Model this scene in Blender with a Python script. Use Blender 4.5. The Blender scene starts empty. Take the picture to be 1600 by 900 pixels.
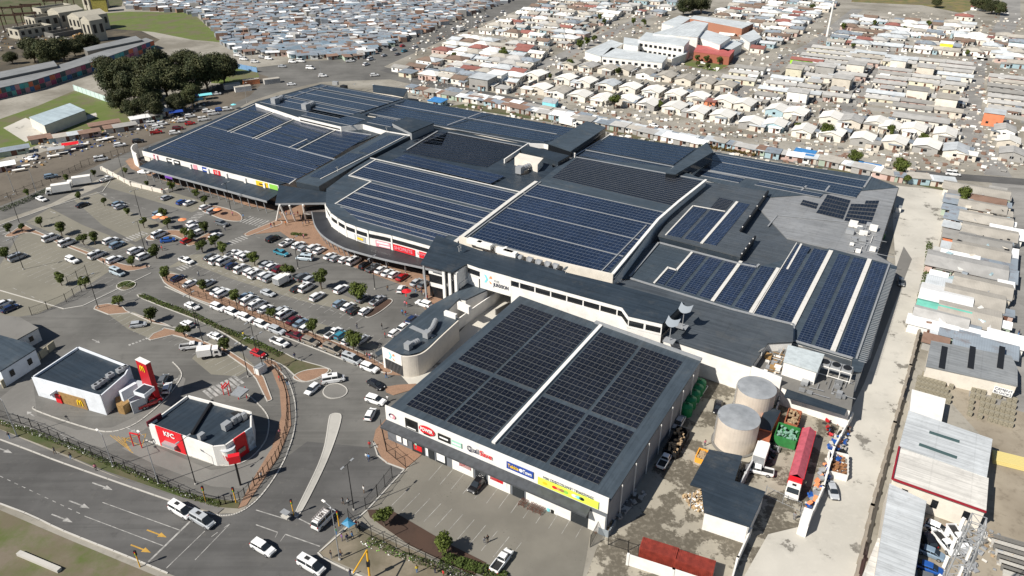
import bpy, math, random
from mathutils import Vector, Matrix
random.seed(11)
R=math.radians
S=bpy.context.scene
C=S.collection
# ---------------------------------------------------------------- camera
F=1170.0; YH=-217.0; PT=math.atan((450-YH)/F); CH=100.0
cd=bpy.data.cameras.new('camera'); cam=bpy.data.objects.new('camera',cd); C.objects.link(cam)
cd.sensor_width=36; cd.lens=36*F/1600; cd.clip_start=1; cd.clip_end=6000
cam.location=(0,0,CH); cam.rotation_euler=(math.pi/2-PT,0,0); S.camera=cam
# ---------------------------------------------------------------- light
SUN_AZ=212.0; SUN_EL=44.0
W=bpy.data.worlds.new('World'); S.world=W; W.use_nodes=True
wn=W.node_tree; bg=wn.nodes['Background']; sk=wn.nodes.new('ShaderNodeTexSky')
sk.sky_type='NISHITA'; sk.sun_disc=False; sk.sun_elevation=R(SUN_EL); sk.sun_rotation=R(90-SUN_AZ)
sk.air_density=1.0; sk.dust_density=0.6; sk.ozone_density=1.5
wn.links.new(sk.outputs[0],bg.inputs[0]); bg.inputs[1].default_value=0.05
sl=bpy.data.lights.new('sun','SUN'); sun=bpy.data.objects.new('sun',sl); C.objects.link(sun)
sl.energy=5.0; sl.angle=R(0.5); sl.color=(1.0,0.95,0.87)
dv=Vector((math.cos(R(SUN_AZ))*math.cos(R(SUN_EL)),math.sin(R(SUN_AZ))*math.cos(R(SUN_EL)),math.sin(R(SUN_EL))))
sun.rotation_euler=dv.to_track_quat('Z','Y').to_euler(); sun.location=dv*300
S.view_settings.view_transform='Standard'; S.view_settings.look='None'; S.view_settings.gamma=1
S.view_settings.use_curve_mapping=False; S.view_settings.exposure=0.45
S.render.engine='CYCLES'
try: S.cycles.max_bounces=5; S.cycles.transparent_max_bounces=6; S.cycles.volume_bounces=0
except Exception: pass
# ---------------------------------------------------------------- picking points: photograph pixel -> place, at height z
cp,sp=math.cos(PT),math.sin(PT)
def P(x,y,z=0.0):
    dx=(x-800)/F; dy=cp+(450-y)/F*sp; dz=-sp+(450-y)/F*cp
    t=(z-CH)/dz
    return Vector((dx*t,dy*t,z))
def PP(pts,z=0.0): return [P(a[0],a[1],a[2] if len(a)>2 else z) for a in pts]
AX=R(-31.0); BX=R(59.0)
UA=Vector((math.cos(AX),math.sin(AX),0)); UB=Vector((math.cos(BX),math.sin(BX),0)); UZ=Vector((0,0,1))
# ---------------------------------------------------------------- materials
MATS={}
def mat(name,col,rough=.7,metal=0,var=.0,scale=1.0,kind=None,col2=None,spec=None,rnd=0.0,bump=0.0,extra=None):
    if name in MATS: return MATS[name]
    m=bpy.data.materials.new(name); MATS[name]=m; m.use_nodes=True
    n=m.node_tree.nodes; l=m.node_tree.links; b=n['Principled BSDF']
    b.inputs['Roughness'].default_value=rough; b.inputs['Metallic'].default_value=metal
    if spec is not None: b.inputs['Specular IOR Level'].default_value=spec
    c=(*col,1)
    b.inputs['Base Color'].default_value=c; m.diffuse_color=c
    tc=n.new('ShaderNodeTexCoord'); out=None
    def mix(a,bb,fac,mode='MIX'):
        x=n.new('ShaderNodeMix'); x.data_type='RGBA'; x.blend_type=mode
        if hasattr(fac,'is_output'): l.new(fac,x.inputs[0])
        else: x.inputs[0].default_value=fac
        for v,i in ((a,6),(bb,7)):
            if hasattr(v,'is_output'): l.new(v,x.inputs[i])
            else: x.inputs[i].default_value=v
        return x.outputs[2]
    def noise(sc,det=4,ro=.55,vec=None):
        t=n.new('ShaderNodeTexNoise'); t.inputs['Scale'].default_value=sc; t.inputs['Detail'].default_value=det; t.inputs['Roughness'].default_value=ro
        l.new(vec or tc.outputs['Object'],t.inputs['Vector']); return t.outputs['Fac']
    def ramp(v,a,bb):
        r=n.new('ShaderNodeMapRange'); l.new(v,r.inputs[0]); r.inputs[1].default_value=a; r.inputs[2].default_value=bb; return r.outputs[0]
    def math_(op,a,bb=None):
        x=n.new('ShaderNodeMath'); x.operation=op
        for i,v in enumerate((a,bb)):
            if v is None: continue
            if hasattr(v,'is_output'): l.new(v,x.inputs[i])
            else: x.inputs[i].default_value=v
        return x.outputs[0]
    cur=c
    if kind=='ground' or kind=='blotch':
        c2=(*(col2 or [v*.6 for v in col]),1)
        cur=mix(c,c2,ramp(noise(.03*scale,6,.6),.42,.62))
        cur=mix(cur,(*[v*.75 for v in c2[:3]],1),math_('MULTIPLY',ramp(noise(.5*scale,5,.7),.52,.72),.6))
    elif kind=='asphalt':
        a=noise(.06*scale,5,.6); cur=mix((*[v*1.25 for v in col],1),(*[v*.75 for v in col],1),ramp(a,.35,.65))
        cur=mix(cur,(*[v*.55 for v in col],1),math_('MULTIPLY',ramp(noise(.35,6,.7),.56,.7),.5))
        for ang_,o_ in ((AX,0),(AX+math.pi/2,7)):
            mp=n.new('ShaderNodeMapping'); mp.inputs['Rotation'].default_value=(0,0,-ang_); mp.inputs['Scale'].default_value=(.02,.55,1); mp.inputs['Location'].default_value=(o_,o_,0); l.new(tc.outputs['Object'],mp.inputs[0])
            cur=mix(cur,(*[v*(.62 if o_ else 1.3) for v in col],1),math_('MULTIPLY',ramp(noise(1,4,.6,mp.outputs[0]),.52,.68),.45))
        cur=mix(cur,(.16,.15,.13,1),math_('MULTIPLY',ramp(noise(.9,3,.6),.6,.75),.25))
    elif kind=='stain':
        cur=mix(c,(*[v*.8 for v in col],1),ramp(noise(.12,5,.6),.4,.62))
        cur=mix(cur,(*(col2 or (.05,.045,.035)),1),math_('MULTIPLY',ramp(noise(.14*scale,7,.66),.475,.505),.8))
        cur=mix(cur,(*[v*1.15 for v in col],1),math_('MULTIPLY',ramp(noise(1.2,4,.6),.5,.7),.35))
    elif kind=='lane':
        cur=mix(c,(*[v*.78 for v in col],1),ramp(noise(.05,6,.6),.38,.64))
        cur=mix(cur,(*[v*.62 for v in col],1),math_('MULTIPLY',ramp(noise(.22,7,.72),.53,.68),.55))
        cur=mix(cur,(.07,.062,.05,1),math_('MULTIPLY',ramp(noise(.11,7,.7),.60,.625),.7))
        cur=mix(cur,(*[v*1.12 for v in col],1),math_('MULTIPLY',ramp(noise(.8,4,.6),.5,.75),.4))
    elif kind=='speck':
        cur=mix(c,(*[v*.8 for v in col],1),ramp(noise(.1,5,.6),.4,.62))
        sp_=math_('MULTIPLY',ramp(noise(3.2,2,.6),.66,.70),ramp(noise(.12,3,.5),.5,.6))
        cur=mix(cur,(.03,.03,.025,1),sp_)
        br=n.new('ShaderNodeTexBrick'); br.inputs['Scale'].default_value=1.3; l.new(tc.outputs['Object'],br.inputs[0])
        cur=mix(cur,(*[v*.85 for v in col],1),math_('MULTIPLY',br.outputs['Fac'],.5))
    elif kind=='grass':
        cur=mix(c,(*(col2 or [v*.55 for v in col]),1),ramp(noise(.15*scale,6,.65),.4,.62))
        cur=mix(cur,(.12,.098,.062,1),math_('MULTIPLY',ramp(noise(.06*scale,7,.7),.48,.60),.8))
    elif kind=='brick':
        br=n.new('ShaderNodeTexBrick'); br.inputs['Scale'].default_value=2.2; br.inputs['Mortar Size'].default_value=.03
        br.inputs['Color1'].default_value=c; br.inputs['Color2'].default_value=(*[v*.72 for v in col],1); br.inputs['Mortar'].default_value=(*[v*.6 for v in col],1)
        l.new(tc.outputs['Object'],br.inputs[0]); cur=mix(br.outputs['Color'],(*[v*.6 for v in col],1),math_('MULTIPLY',ramp(noise(.4,5,.6),.48,.66),.6))
    elif kind=='sheet':      # ribbed roof sheeting: UV.x across the ribs in metres
        uv=n.new('ShaderNodeUVMap'); sx=n.new('ShaderNodeSeparateXYZ'); l.new(uv.outputs[0],sx.inputs[0])
        w=math_('PINGPONG',sx.outputs[0],.5*scale); rib=ramp(w,.0,.12*scale)
        cur=mix((*[v*.72 for v in col],1),c,rib)
        w2=math_('PINGPONG',math_('MULTIPLY',sx.outputs[1],1.0),3.2); lap=ramp(w2,0,.16)
        cur=mix((*[v*.8 for v in col],1),cur,lap)
        cur=mix(cur,(*[min(1,v*1.35+.01) for v in col],1),math_('MULTIPLY',ramp(noise(.09,6,.65),.42,.68),.6))
        cur=mix(cur,(*[v*.72 for v in col],1),math_('MULTIPLY',ramp(noise(.5,5,.7),.5,.68),.6)); cur=mix(cur,(.16,.145,.12,1),math_('MULTIPLY',ramp(noise(.16,7,.75),.54,.74),.32))
        mp=n.new('ShaderNodeMapping'); mp.inputs['Scale'].default_value=(1.1,.05,1); l.new(uv.outputs[0],mp.inputs[0]); st_=noise(1,5,.65,mp.outputs[0])
        cur=mix(cur,(*[min(1,v*1.45+.006) for v in col],1),math_('MULTIPLY',ramp(st_,.5,.7),.5)); cur=mix(cur,(*[v*.6 for v in col],1),math_('MULTIPLY',ramp(st_,.5,.32),.5))
        bp=n.new('ShaderNodeBump'); bp.inputs['Strength'].default_value=.35; bp.inputs['Distance'].default_value=.03
        l.new(rib,bp.inputs['Height']); l.new(bp.outputs[0],b.inputs['Normal'])
        r_=n.new('ShaderNodeMapRange'); l.new(noise(.25,4,.6),r_.inputs[0]); r_.inputs[1].default_value=.3; r_.inputs[2].default_value=.7
        r_.inputs[3].default_value=max(.05,rough-.1); r_.inputs[4].default_value=rough+.12; l.new(r_.outputs[0],b.inputs['Roughness'])
    elif kind=='corr':       # rusty corrugated iron, object space
        cur=mix(c,(*(col2 or (.12,.06,.035)),1),math_('MULTIPLY',ramp(noise(.45*scale,6,.7),.5,.62),.75))
        cur=mix(cur,(*[v*.7 for v in col],1),ramp(noise(.2,3,.6),.4,.7))
        wv=n.new('ShaderNodeTexWave'); wv.inputs['Scale'].default_value=1.2; wv.inputs['Distortion'].default_value=.3; l.new(tc.outputs['Object'],wv.inputs[0])
        cur=mix(cur,(*[v*.7 for v in col],1),math_('MULTIPLY',wv.outputs['Fac'],.35))
    elif kind=='panel':
        uv=n.new('ShaderNodeUVMap'); sx=n.new('ShaderNodeSeparateXYZ'); l.new(uv.outputs[0],sx.inputs[0])
        def edge(o,per,wd):
            q=math_('PINGPONG',o,per/2); return math_('LESS_THAN',q,wd)
        fr=math_('MAXIMUM',edge(sx.outputs[0],1.0,.022),edge(sx.outputs[1],1.0,.018))
        cell=math_('MULTIPLY',math_('MAXIMUM',edge(sx.outputs[0],1/6,.006),edge(sx.outputs[1],.1,.004)),.25)
        cur=mix(c,(*[v*1.8+.004 for v in col],1),cell)
        cur=mix(cur,(*[v*1.9+.003 for v in col],1),math_('MULTIPLY',ramp(noise(.06,3,.5),.4,.65),.6))
        cur=mix(cur,(*[v*.6 for v in col],1),math_('MULTIPLY',ramp(noise(.8,1,.5),.5,.54),.5)); cur=mix(cur,(.09,.09,.085,1),math_('MULTIPLY',ramp(noise(.3,6,.7),.5,.75),.10))
        cur=mix(cur,(*(col2 or (.25,.27,.3)),1),fr)
    elif kind=='plaster':
        cur=mix(c,(*[v*.86 for v in col],1),ramp(noise(.5,5,.65),.45,.7))
        cur=mix(cur,(*[v*.7 for v in col],1),math_('MULTIPLY',ramp(noise(2.2,5,.7),.58,.75),.35))
    elif kind=='conc':
        cur=mix(c,(*[v*.8 for v in col],1),ramp(noise(.05,6,.6),.38,.64))
        cur=mix(cur,(*[v*.62 for v in col],1),math_('MULTIPLY',ramp(noise(.22,6,.7),.55,.7),.5))
        cur=mix(cur,(*[v*1.12 for v in col],1),math_('MULTIPLY',ramp(noise(.8,4,.6),.5,.75),.4))
    elif kind=='leaf':
        cur=mix(c,(*(col2 or [v*.45 for v in col]),1),ramp(noise(.9*scale,3,.6),.35,.65))
        cur=mix(cur,(*[v*1.6 for v in col],1),math_('MULTIPLY',ramp(noise(3.5*scale,2,.5),.55,.7),.5))
    elif kind=='dirtpaint':
        cur=mix(c,(*[v*.8 for v in col],1),ramp(noise(1.2,4,.6),.5,.7))
    if var and kind is None:
        cur=mix(c,(*[v*(1-var) for v in col],1),ramp(noise(scale,5,.6),.4,.65))
    if rnd:
        oi=n.new('ShaderNodeObjectInfo'); h=n.new('ShaderNodeHueSaturation')
        mr=n.new('ShaderNodeMapRange'); l.new(oi.outputs['Random'],mr.inputs[0]); mr.inputs[3].default_value=1-rnd; mr.inputs[4].default_value=1+rnd
        l.new(mr.outputs[0],h.inputs['Value'])
        if hasattr(cur,'is_output'): l.new(cur,h.inputs['Color'])
        else: h.inputs['Color'].default_value=cur
        cur=h.outputs[0]
    if hasattr(cur,'is_output'): l.new(cur,b.inputs['Base Color'])
    if kind=='leaf':
        b.inputs['Specular IOR Level'].default_value=.25
    return m
def cm(name,col,**k): return mat(name,col,**k)
M_roof=mat('slate_blue_roof_sheet',(.046,.061,.076),rough=.42,kind='sheet',scale=.9,spec=.35)
M_roofd=mat('dark_slate_roof_sheet',(.025,.036,.049),rough=.5,kind='sheet',scale=.9,spec=.3)
M_roofg2=mat('light_weathered_sheen_roof_sheet',(.21,.215,.22),rough=.45,kind='sheet',scale=.9,spec=.4)  # pale base colour holds the sky sheen of this slope besides weathering
M_roofg=mat('weathered_grey_sheen_roof_sheet',(.058,.067,.076),rough=.4,kind='sheet',scale=.9,spec=.45)  # between slate and pale sheet: some sky sheen painted in with the weathering
M_flash=mat('grey_metal_flashing',(.26,.27,.28),rough=.5,kind='dirtpaint')
M_tray=mat('pale_cable_tray',(.62,.6,.56),rough=.6,kind='dirtpaint')
M_white=mat('white_plaster',(.74,.72,.68),rough=.8,kind='plaster')
M_cream=mat('cream_plaster',(.66,.61,.53),rough=.85,kind='plaster')
M_pvb=mat('blue_solar_cells',(.009,.017,.040),rough=.22,kind='panel',col2=(.13,.16,.21),spec=.5)
M_pvk=mat('black_solar_cells',(.006,.008,.014),rough=.25,kind='panel',col2=(.13,.13,.13),spec=.35)
M_pvs=mat('sky_tinted_solar_cells',(.012,.022,.042),rough=.25,kind='panel',col2=(.12,.15,.19),spec=.6)  # back panels: glancing sky reflection put into the blue-grey cell colour
M_dark=mat('dark_glass',(.012,.014,.017),rough=.15,spec=.6)
M_glass=mat('window_glass',(.02,.025,.03),rough=.08,spec=.7)
M_black=mat('black_steel',(.012,.012,.013),rough=.5)
M_steel=mat('galvanised_steel',(.36,.37,.38),rough=.45,metal=.3)
M_asph=mat('asphalt',(.118,.114,.105),rough=.9,kind='asphalt')
M_asph2=mat('dark_asphalt',(.084,.082,.079),rough=.9,kind='asphalt')
M_bay=mat('bay_paving',(.195,.182,.145),rough=.9,kind='conc')
M_qs=mat('forecourt_paving',(.175,.163,.137),rough=.9,kind='speck')
M_conc=mat('pale_concrete_lane',(.50,.475,.42),rough=.9,kind='lane')
M_conc2=mat('grey_concrete',(.175,.168,.155),rough=.9,kind='conc')
M_yard=mat('stained_yard_concrete',(.34,.31,.25),rough=.85,kind='stain',col2=(.055,.045,.03))
M_brick=mat('terracotta_paving',(.33,.20,.13),rough=.9,kind='brick')
M_kerb=mat('kerb_concrete',(.48,.46,.42),rough=.9,kind='conc')
M_paint=mat('road_paint',(.38,.37,.35),rough=.8,var=.55,scale=.9)
M_ypaint=mat('yellow_road_paint',(.48,.28,.05),rough=.8,var=.3,scale=1.5)
M_dirt=mat('bare_dirt',(.13,.11,.085),rough=.95,kind='ground',col2=(.08,.066,.05))
M_ground=mat('sandy_ground',(.30,.28,.24),rough=.95,kind='ground',col2=(.17,.155,.125))
M_road=mat('pale_worn_road',(.215,.208,.195),rough=.95,kind='asphalt')
M_grass=mat('green_grass',(.085,.122,.018),rough=.95,kind='grass',col2=(.11,.13,.035))
M_dgrass=mat('verge_grass',(.045,.065,.015),rough=.95,kind='grass',col2=(.09,.08,.04))
M_soil=mat('brown_mulch',(.07,.038,.025),rough=1,kind='ground',col2=(.045,.028,.02))
M_leaf=mat('street_tree_leaves',(.085,.11,.02),rough=.7,kind='leaf',rnd=.25)
M_leafd=mat('gum_tree_leaves',(.062,.064,.025),rough=.7,kind='leaf',scale=.3,rnd=.35,col2=(.024,.036,.013))
M_bark=mat('bark',(.12,.09,.065),rough=.9,var=.4,scale=3)
# ---------------------------------------------------------------- mesh builder
class MB:
    def __init__(s): s.v=[]; s.f=[]; s.uv=[]; s.mi=[]
    def poly(s,pts,uv=None,mi=0):
        i=len(s.v); s.v+= [tuple(p) for p in pts]; s.f.append(tuple(range(i,i+len(pts)))); s.uv.append(uv or [(0,0)]*len(pts)); s.mi.append(mi)
    def box(s,c,d,rz=0,mi=0,base=False,rot=None):
        x,y,z=d[0]/2,d[1]/2,d[2]/2; c=Vector(c)
        if base: c=c+Vector((0,0,z))
        m=rot or Matrix.Rotation(rz,3,'Z')
        q=[c+m@Vector(p) for p in ((-x,-y,-z),(x,-y,-z),(x,y,-z),(-x,y,-z),(-x,-y,z),(x,-y,z),(x,y,z),(-x,y,z))]
        for f in ((4,5,6,7),(0,1,5,4),(1,2,6,5),(2,3,7,6),(3,0,4,7),(3,2,1,0)): s.poly([q[k] for k in f],mi=mi)
    def beam(s,a,b,w,h,mi=0):
        a=Vector(a); b=Vector(b); d=b-a; L=d.length
        if L<1e-5: return
        q=d.to_track_quat('X','Z').to_matrix(); s.box((a+b)/2,(L,w,h),rot=q,mi=mi)
    def tube(s,a,b,r1,r2=None,n=8,mi=0,cap=True):
        a=Vector(a); b=Vector(b); r2=r1 if r2 is None else r2
        q=(b-a).to_track_quat('Z','X').to_matrix()
        A=[a+q@Vector((math.cos(2*math.pi*k/n)*r1,math.sin(2*math.pi*k/n)*r1,0)) for k in range(n)]
        B=[b+q@Vector((math.cos(2*math.pi*k/n)*r2,math.sin(2*math.pi*k/n)*r2,0)) for k in range(n)]
        for k in range(n): s.poly([A[k],A[(k+1)%n],B[(k+1)%n],B[k]],mi=mi)
        if cap: s.poly(B,mi=mi); s.poly(A[::-1],mi=mi)
    def prism(s,pts,z0,z1=None,mi=0,mi2=None,bottom=False):
        # pts: list of Vectors (their own z is the top when z1 is None)
        T=[Vector((p[0],p[1],p[2] if z1 is None else z1)) for p in pts]
        area=sum(T[i].x*T[(i+1)%len(T)].y-T[(i+1)%len(T)].x*T[i].y for i in range(len(T)))
        if area<0: T=T[::-1]
        B=[Vector((p.x,p.y,z0)) for p in T]; n=len(T)
        s.poly(T,mi=mi)
        for k in range(n): s.poly([B[k],B[(k+1)%n],T[(k+1)%n],T[k]],mi=mi if mi2 is None else mi2)
        if bottom: s.poly(B[::-1],mi=mi)
    def build(s,name,mats,parent=None,smooth=False,org=None):
        me=bpy.data.meshes.new(name); V=s.v
        if org is not None: V=[(a-org[0],b-org[1],c-org[2]) for a,b,c in V]
        me.from_pydata(V,[],s.f)
        for m in (mats if isinstance(mats,(list,tuple)) else [mats]): me.materials.append(m)
        u=me.uv_layers.new(name='UVMap'); k=0
        for q in s.uv:
            for w in q: u.data[k].uv=w; k+=1
        if any(s.mi): me.polygons.foreach_set('material_index',s.mi)
        if smooth: me.polygons.foreach_set('use_smooth',[True]*len(s.f))
        me.update(); o=bpy.data.objects.new(name,me); C.objects.link(o)
        if parent is not None: o.parent=parent
        if org is not None: o.location=org
        return o
def tag(o,label=None,cat=None,group=None,kind=None):
    if label: o['label']=label
    if cat: o['category']=cat
    if group: o['group']=group
    if kind: o['kind']=kind
    return o
def empty(name,loc=(0,0,0),rz=0,label=None,cat=None,group=None,kind=None):
    o=bpy.data.objects.new(name,None); C.objects.link(o); o.location=loc; o.rotation_euler=(0,0,rz); o.empty_display_size=.5
    return tag(o,label,cat,group,kind)
def kids(o): return list(KID.get(o.name,[]))
KID={}
def reg(o,p):
    KID.setdefault(p.name,[]).append(o); return o
def bpart(mb,name,mats,parent,smooth=False):
    return reg(mb.build(name,mats,parent,smooth),parent)
def dup(o,parent=None):
    c=o.copy(); C.objects.link(c)
    if parent is not None: c.parent=parent; reg(c,parent)
    for k in kids(o): dup(k,c)
    return c
def paint(o,slot,m):
    o.material_slots[slot].link='OBJECT'; o.material_slots[slot].material=m
ORD=['first','second','third','fourth','fifth','sixth','seventh','eighth','ninth','tenth','eleventh','twelfth','thirteenth','fourteenth','fifteenth','sixteenth','seventeenth','eighteenth','nineteenth','twentieth']
def ordn(i):
    if i<20: return ORD[i]
    return f'{i+1}th' if (i+1)%10 not in (1,2,3) else f"{i+1}{ {1:'st',2:'nd',3:'rd'}[(i+1)%10] }"
def text(body,p0,p1,up,h,m,parent,name='lettering',depth=.03,bold=.0,align='CENTER',fit=None):
    """lettering from wall point p0 towards p1 (both Vectors), centred, letter height h, wall 'up' direction"""
    cu=bpy.data.curves.new(name,'FONT'); cu.body=body; cu.size=h/.7; cu.extrude=depth; cu.align_x='CENTER'; cu.align_y='CENTER'; cu.offset=bold; cu.resolution_u=3
    t=bpy.data.objects.new('tmp_text',cu); C.objects.link(t)
    dg=bpy.context.evaluated_depsgraph_get(); dg.update()
    me=bpy.data.meshes.new_from_object(t.evaluated_get(dg)); bpy.data.objects.remove(t)
    xs=[v.co.x for v in me.vertices]; w=max(xs)-min(xs)
    X=(p1-p0); L=X.length; X=X.normalized(); U=up.normalized(); N=X.cross(U).normalized()
    k=1.0
    if fit: k=fit/w
    mid=(p0+p1)/2
    for v in me.vertices:
        q=mid+X*(v.co.x*k)+U*v.co.y+N*(v.co.z+.05); v.co=q
    me.materials.clear(); me.materials.append(m); me.name=name
    o=bpy.data.objects.new(name,me); C.objects.link(o); o.parent=parent
    return reg(o,parent) if parent is not None else o
# ================================================================ GROUND AND ROADS
def sheet(name,pts,z,m,kind='structure'):
    mb=MB(); q=PP(pts); q=[Vector((p.x,p.y,z)) for p in q]
    a=sum(q[i].x*q[(i+1)%len(q)].y-q[(i+1)%len(q)].x*q[i].y for i in range(len(q)))
    if a<0: q=q[::-1]
    mb.poly(q); return tag(mb.build(name,m),kind=kind)
def smooth_pts(pts,n=6,closed=False):
    out=[]; N=len(pts)
    for i in range(N if closed else N-1):
        g=lambda k:pts[k%N] if closed else pts[min(max(k,0),N-1)]
        p0,p1,p2,p3=g(i-1),g(i),g(i+1),g(i+2)
        for k in range(n):
            t=k/n; out.append(tuple(.5*((2*p1[j])+(-p0[j]+p2[j])*t+(2*p0[j]-5*p1[j]+4*p2[j]-p3[j])*t*t+(-p0[j]+3*p1[j]-3*p2[j]+p3[j])*t**3) for j in range(2)))
    if not closed: out.append(tuple(pts[-1][:2]))
    return out
def ribbon_mb(mb,q,w,z,mi=0):
    n=len(q); L=[];Rr=[]
    for i in range(n):
        d=(q[min(i+1,n-1)]-q[max(i-1,0)]); d.z=0; d.normalize(); s=Vector((-d.y,d.x,0))*w/2
        L.append(Vector((q[i].x,q[i].y,z))+s); Rr.append(Vector((q[i].x,q[i].y,z))-s)
    for i in range(n-1): mb.poly([Rr[i],Rr[i+1],L[i+1],L[i]],mi=mi)
def ribbon(name,pts,w,z,m,kind='structure'):
    mb=MB(); ribbon_mb(mb,PP(pts),w,z); return tag(mb.build(name,m),kind=kind)
g=MB(); g.poly([(-2500,-400,0),(2500,-400,0),(2500,3500,0),(-2500,3500,0)]); tag(g.build('ground',M_ground),kind='structure')
# main asphalt: car park and drives
sheet('car_park_asphalt',[(-60,372),(0,352),(85,322),(160,290),(212,246),(235,240),(440,296),(520,330),(700,430),(830,400),(900,480),(760,600),(632,733),(545,825),(395,775),(300,790),(150,732),(0,662),(-90,610)],.012,M_asph)
sheet('main_road_asphalt',[(-500,486),(0,688),(100,725),(270,785),(330,803),(372,802),(410,772),(440,720),(480,690),(590,700),(632,733),(560,800),(497,862),(560,905),(700,960),(640,1050),(400,950),(260,895),(100,830),(0,787),(-500,590)],.020,M_asph2)
sheet('left_road_asphalt',[(-120,385),(0,345),(80,318),(203,254),(232,238),(302,207),(392,158),(440,142),(503,128),(610,124),(700,145),(690,132),(600,104),(640,86),(700,60),(762,34),(830,8),(880,-14),(838,-14),(750,18),(690,40),(600,72),(540,92),(478,96),(380,108),(420,120),(390,150),(330,178),(272,212),(200,238),(75,292),(0,322),(-120,358)],.008,M_asph)
sheet('roadside_verge_dirt',[(-120,358),(0,322),(75,292),(200,238),(272,212),(330,178),(390,150),(420,120),(380,108),(330,140),(270,168),(225,175),(130,215),(60,240),(0,262),(-120,300)],.004,M_dirt)
sheet('grass_field',[(-60,205),(0,186),(60,165),(115,142),(170,152),(215,185),(200,195),(120,215),(60,226),(0,250),(-60,270)],.006,M_grass)
sheet('factory_yard_dirt',[(-200,-10),(140,-10),(160,20),(250,62),(200,90),(120,110),(0,140),(-200,200)],.004,mat('dark_yard_soil',(.075,.06,.04),rough=.95,kind='grass',col2=(.045,.04,.03)))
sheet('far_grass_field',[(150,22),(200,18),(300,20),(340,55),(345,66),(300,62),(240,50),(180,45),(150,38)],.012,M_grass)
sheet('top_left_field',[(-250,-30),(60,-30),(150,-30),(200,-30),(190,10),(130,20),(0,40),(-250,60)],.007,M_dgrass)
sheet('tree_belt_grass',[(330,98),(400,104),(405,120),(380,132),(330,130)],.010,M_grass)
sheet('top_right_field',[(1330,3),(1440,8),(1500,20),(1540,10),(1560,-20),(1500,-40),(1340,-30)],.006,mat('dry_field',(.20,.15,.06),rough=.95,kind='grass',col2=(.09,.11,.03)))
sheet('mall_back_verge',[(700,166),(780,178),(880,194),(950,206),(1030,226),(1110,232),(1200,250),(1300,266),(1370,277),(1480,299),(1492,292),(1380,272),(1250,246),(1100,222),(960,200),(850,182),(740,160)],.010,M_dgrass)
# left parking bays (paving) and drive lanes
sheet('bay_paving',[(0,414),(40,350),(75,372),(160,395),(185,415),(100,470),(60,490),(0,500),(-40,440)],.018,M_bay)
sheet('bay_paving',[(40,347),(78,325),(130,352),(213,384),(165,393),(100,372)],.018,M_bay)
sheet('bay_paving',[(115,312),(150,300),(205,332),(260,352),(212,378),(160,352)],.018,M_bay)
sheet('bay_paving',[(158,290),(178,275),(260,298),(330,318),(300,332),(210,305)],.018,M_bay)
sheet('bay_paving',[(258,420),(298,398),(380,395),(440,425),(560,470),(590,470),(575,492),(470,470),(360,435),(300,412)],.018,M_bay)
sheet('bay_paving',[(262,422),(292,432),(440,488),(550,520),(590,540),(590,548),(520,532),(400,492),(300,462),(262,450)],.018,M_bay)
sheet('bay_paving',[(300,560),(330,528),(370,545),(398,572),(372,588),(330,585)],.018,M_bay)
sheet('bay_paving',[(170,492),(210,487),(255,510),(232,528),(200,514)],.018,M_bay)
sheet('forecourt_paving',[(660,709),(925,812),(916,870),(905,930),(820,990),(640,850),(574,796)],.028,M_qs)
sheet('drive_concrete',[(0,622),(50,580),(58,650),(120,672),(175,668),(235,640),(272,600),(280,585),(290,592),(282,618),(225,672),(160,700),(90,680),(20,655)],.016,M_conc2)
sheet('drive_concrete',[(225,690),(330,735),(385,725),(430,680),(432,700),(395,765),(330,760),(240,725),(190,700)],.024,M_conc2)
sheet('service_lane_concrete',[(1400,290),(1480,298),(1489,306),(1440,500),(1345,905),(1310,1060),(1100,1060),(1160,905),(1200,835),(1262,820),(1300,700),(1335,600),(1400,430),(1395,340)],.030,M_conc)
sheet('service_yard_concrete',[(1105,562),(1230,600),(1325,650),(1262,825),(1200,838),(1160,905),(1100,1060),(905,930),(935,850),(975,790),(1080,640)],.026,M_yard)
sheet('side_lane_concrete',[(735,545),(810,462),(820,410),(760,400),(752,480),(700,540),(625,585),(640,602),(655,606)],.030,M_conc)
sheet('gravel_strip',[(1412,385),(1425,405),(1400,470),(1350,600),(1320,660),(1318,600),(1360,560),(1392,440)],.034,M_conc2)
# right hand roads of the township
for nm,pts,w in (('township_street',[(1312,186),(1375,97),(1400,62)],8),('township_street',[(1150,150),(1200,110),(1275,67),(1340,14)],8),
    ('township_street',[(770,140),(800,125),(905,75),(1050,7),(1080,-8)],9),('township_street',[(770,66),(800,52),(865,30),(940,-6)],6),
    ('township_street',[(1560,275),(1512,195),(1525,112),(1530,90)],9),('far_road',[(1545,95),(1560,60),(1578,30),(1582,-30)],13),
    ('back_road',smooth_pts([(600,108),(700,134),(800,155),(1000,200),(1200,245),(1400,268),(1700,292)]),7),
    ('township_street',[(1590,285),(1608,340),(1615,400),(1590,520),(1585,640)],17)):
    ribbon(nm,pts,w,.014 if 'back' in nm else .009,M_asph2 if nm=='back_road' else M_road)
sheet('sandy_yard',[(1460,600),(1600,560),(1700,560),(1700,960),(1400,960),(1440,850),(1550,700)],.006,mat('builders_sand',(.30,.26,.20),rough=.95,kind='ground',col2=(.15,.12,.085)))
sheet('lower_field',[(-300,700),(0,797),(100,840),(256,905),(200,1000),(-300,900)],.007,mat('patchy_grass',(.15,.125,.09),rough=.95,kind='grass',col2=(.075,.10,.02)))
sheet('road_corner_verge',[(497,866),(550,815),(620,850),(760,905),(900,985),(700,1000),(590,905)],.024,mat('trodden_dirt',(.20,.17,.125),rough=.95,kind='grass',col2=(.12,.105,.07)))
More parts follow.
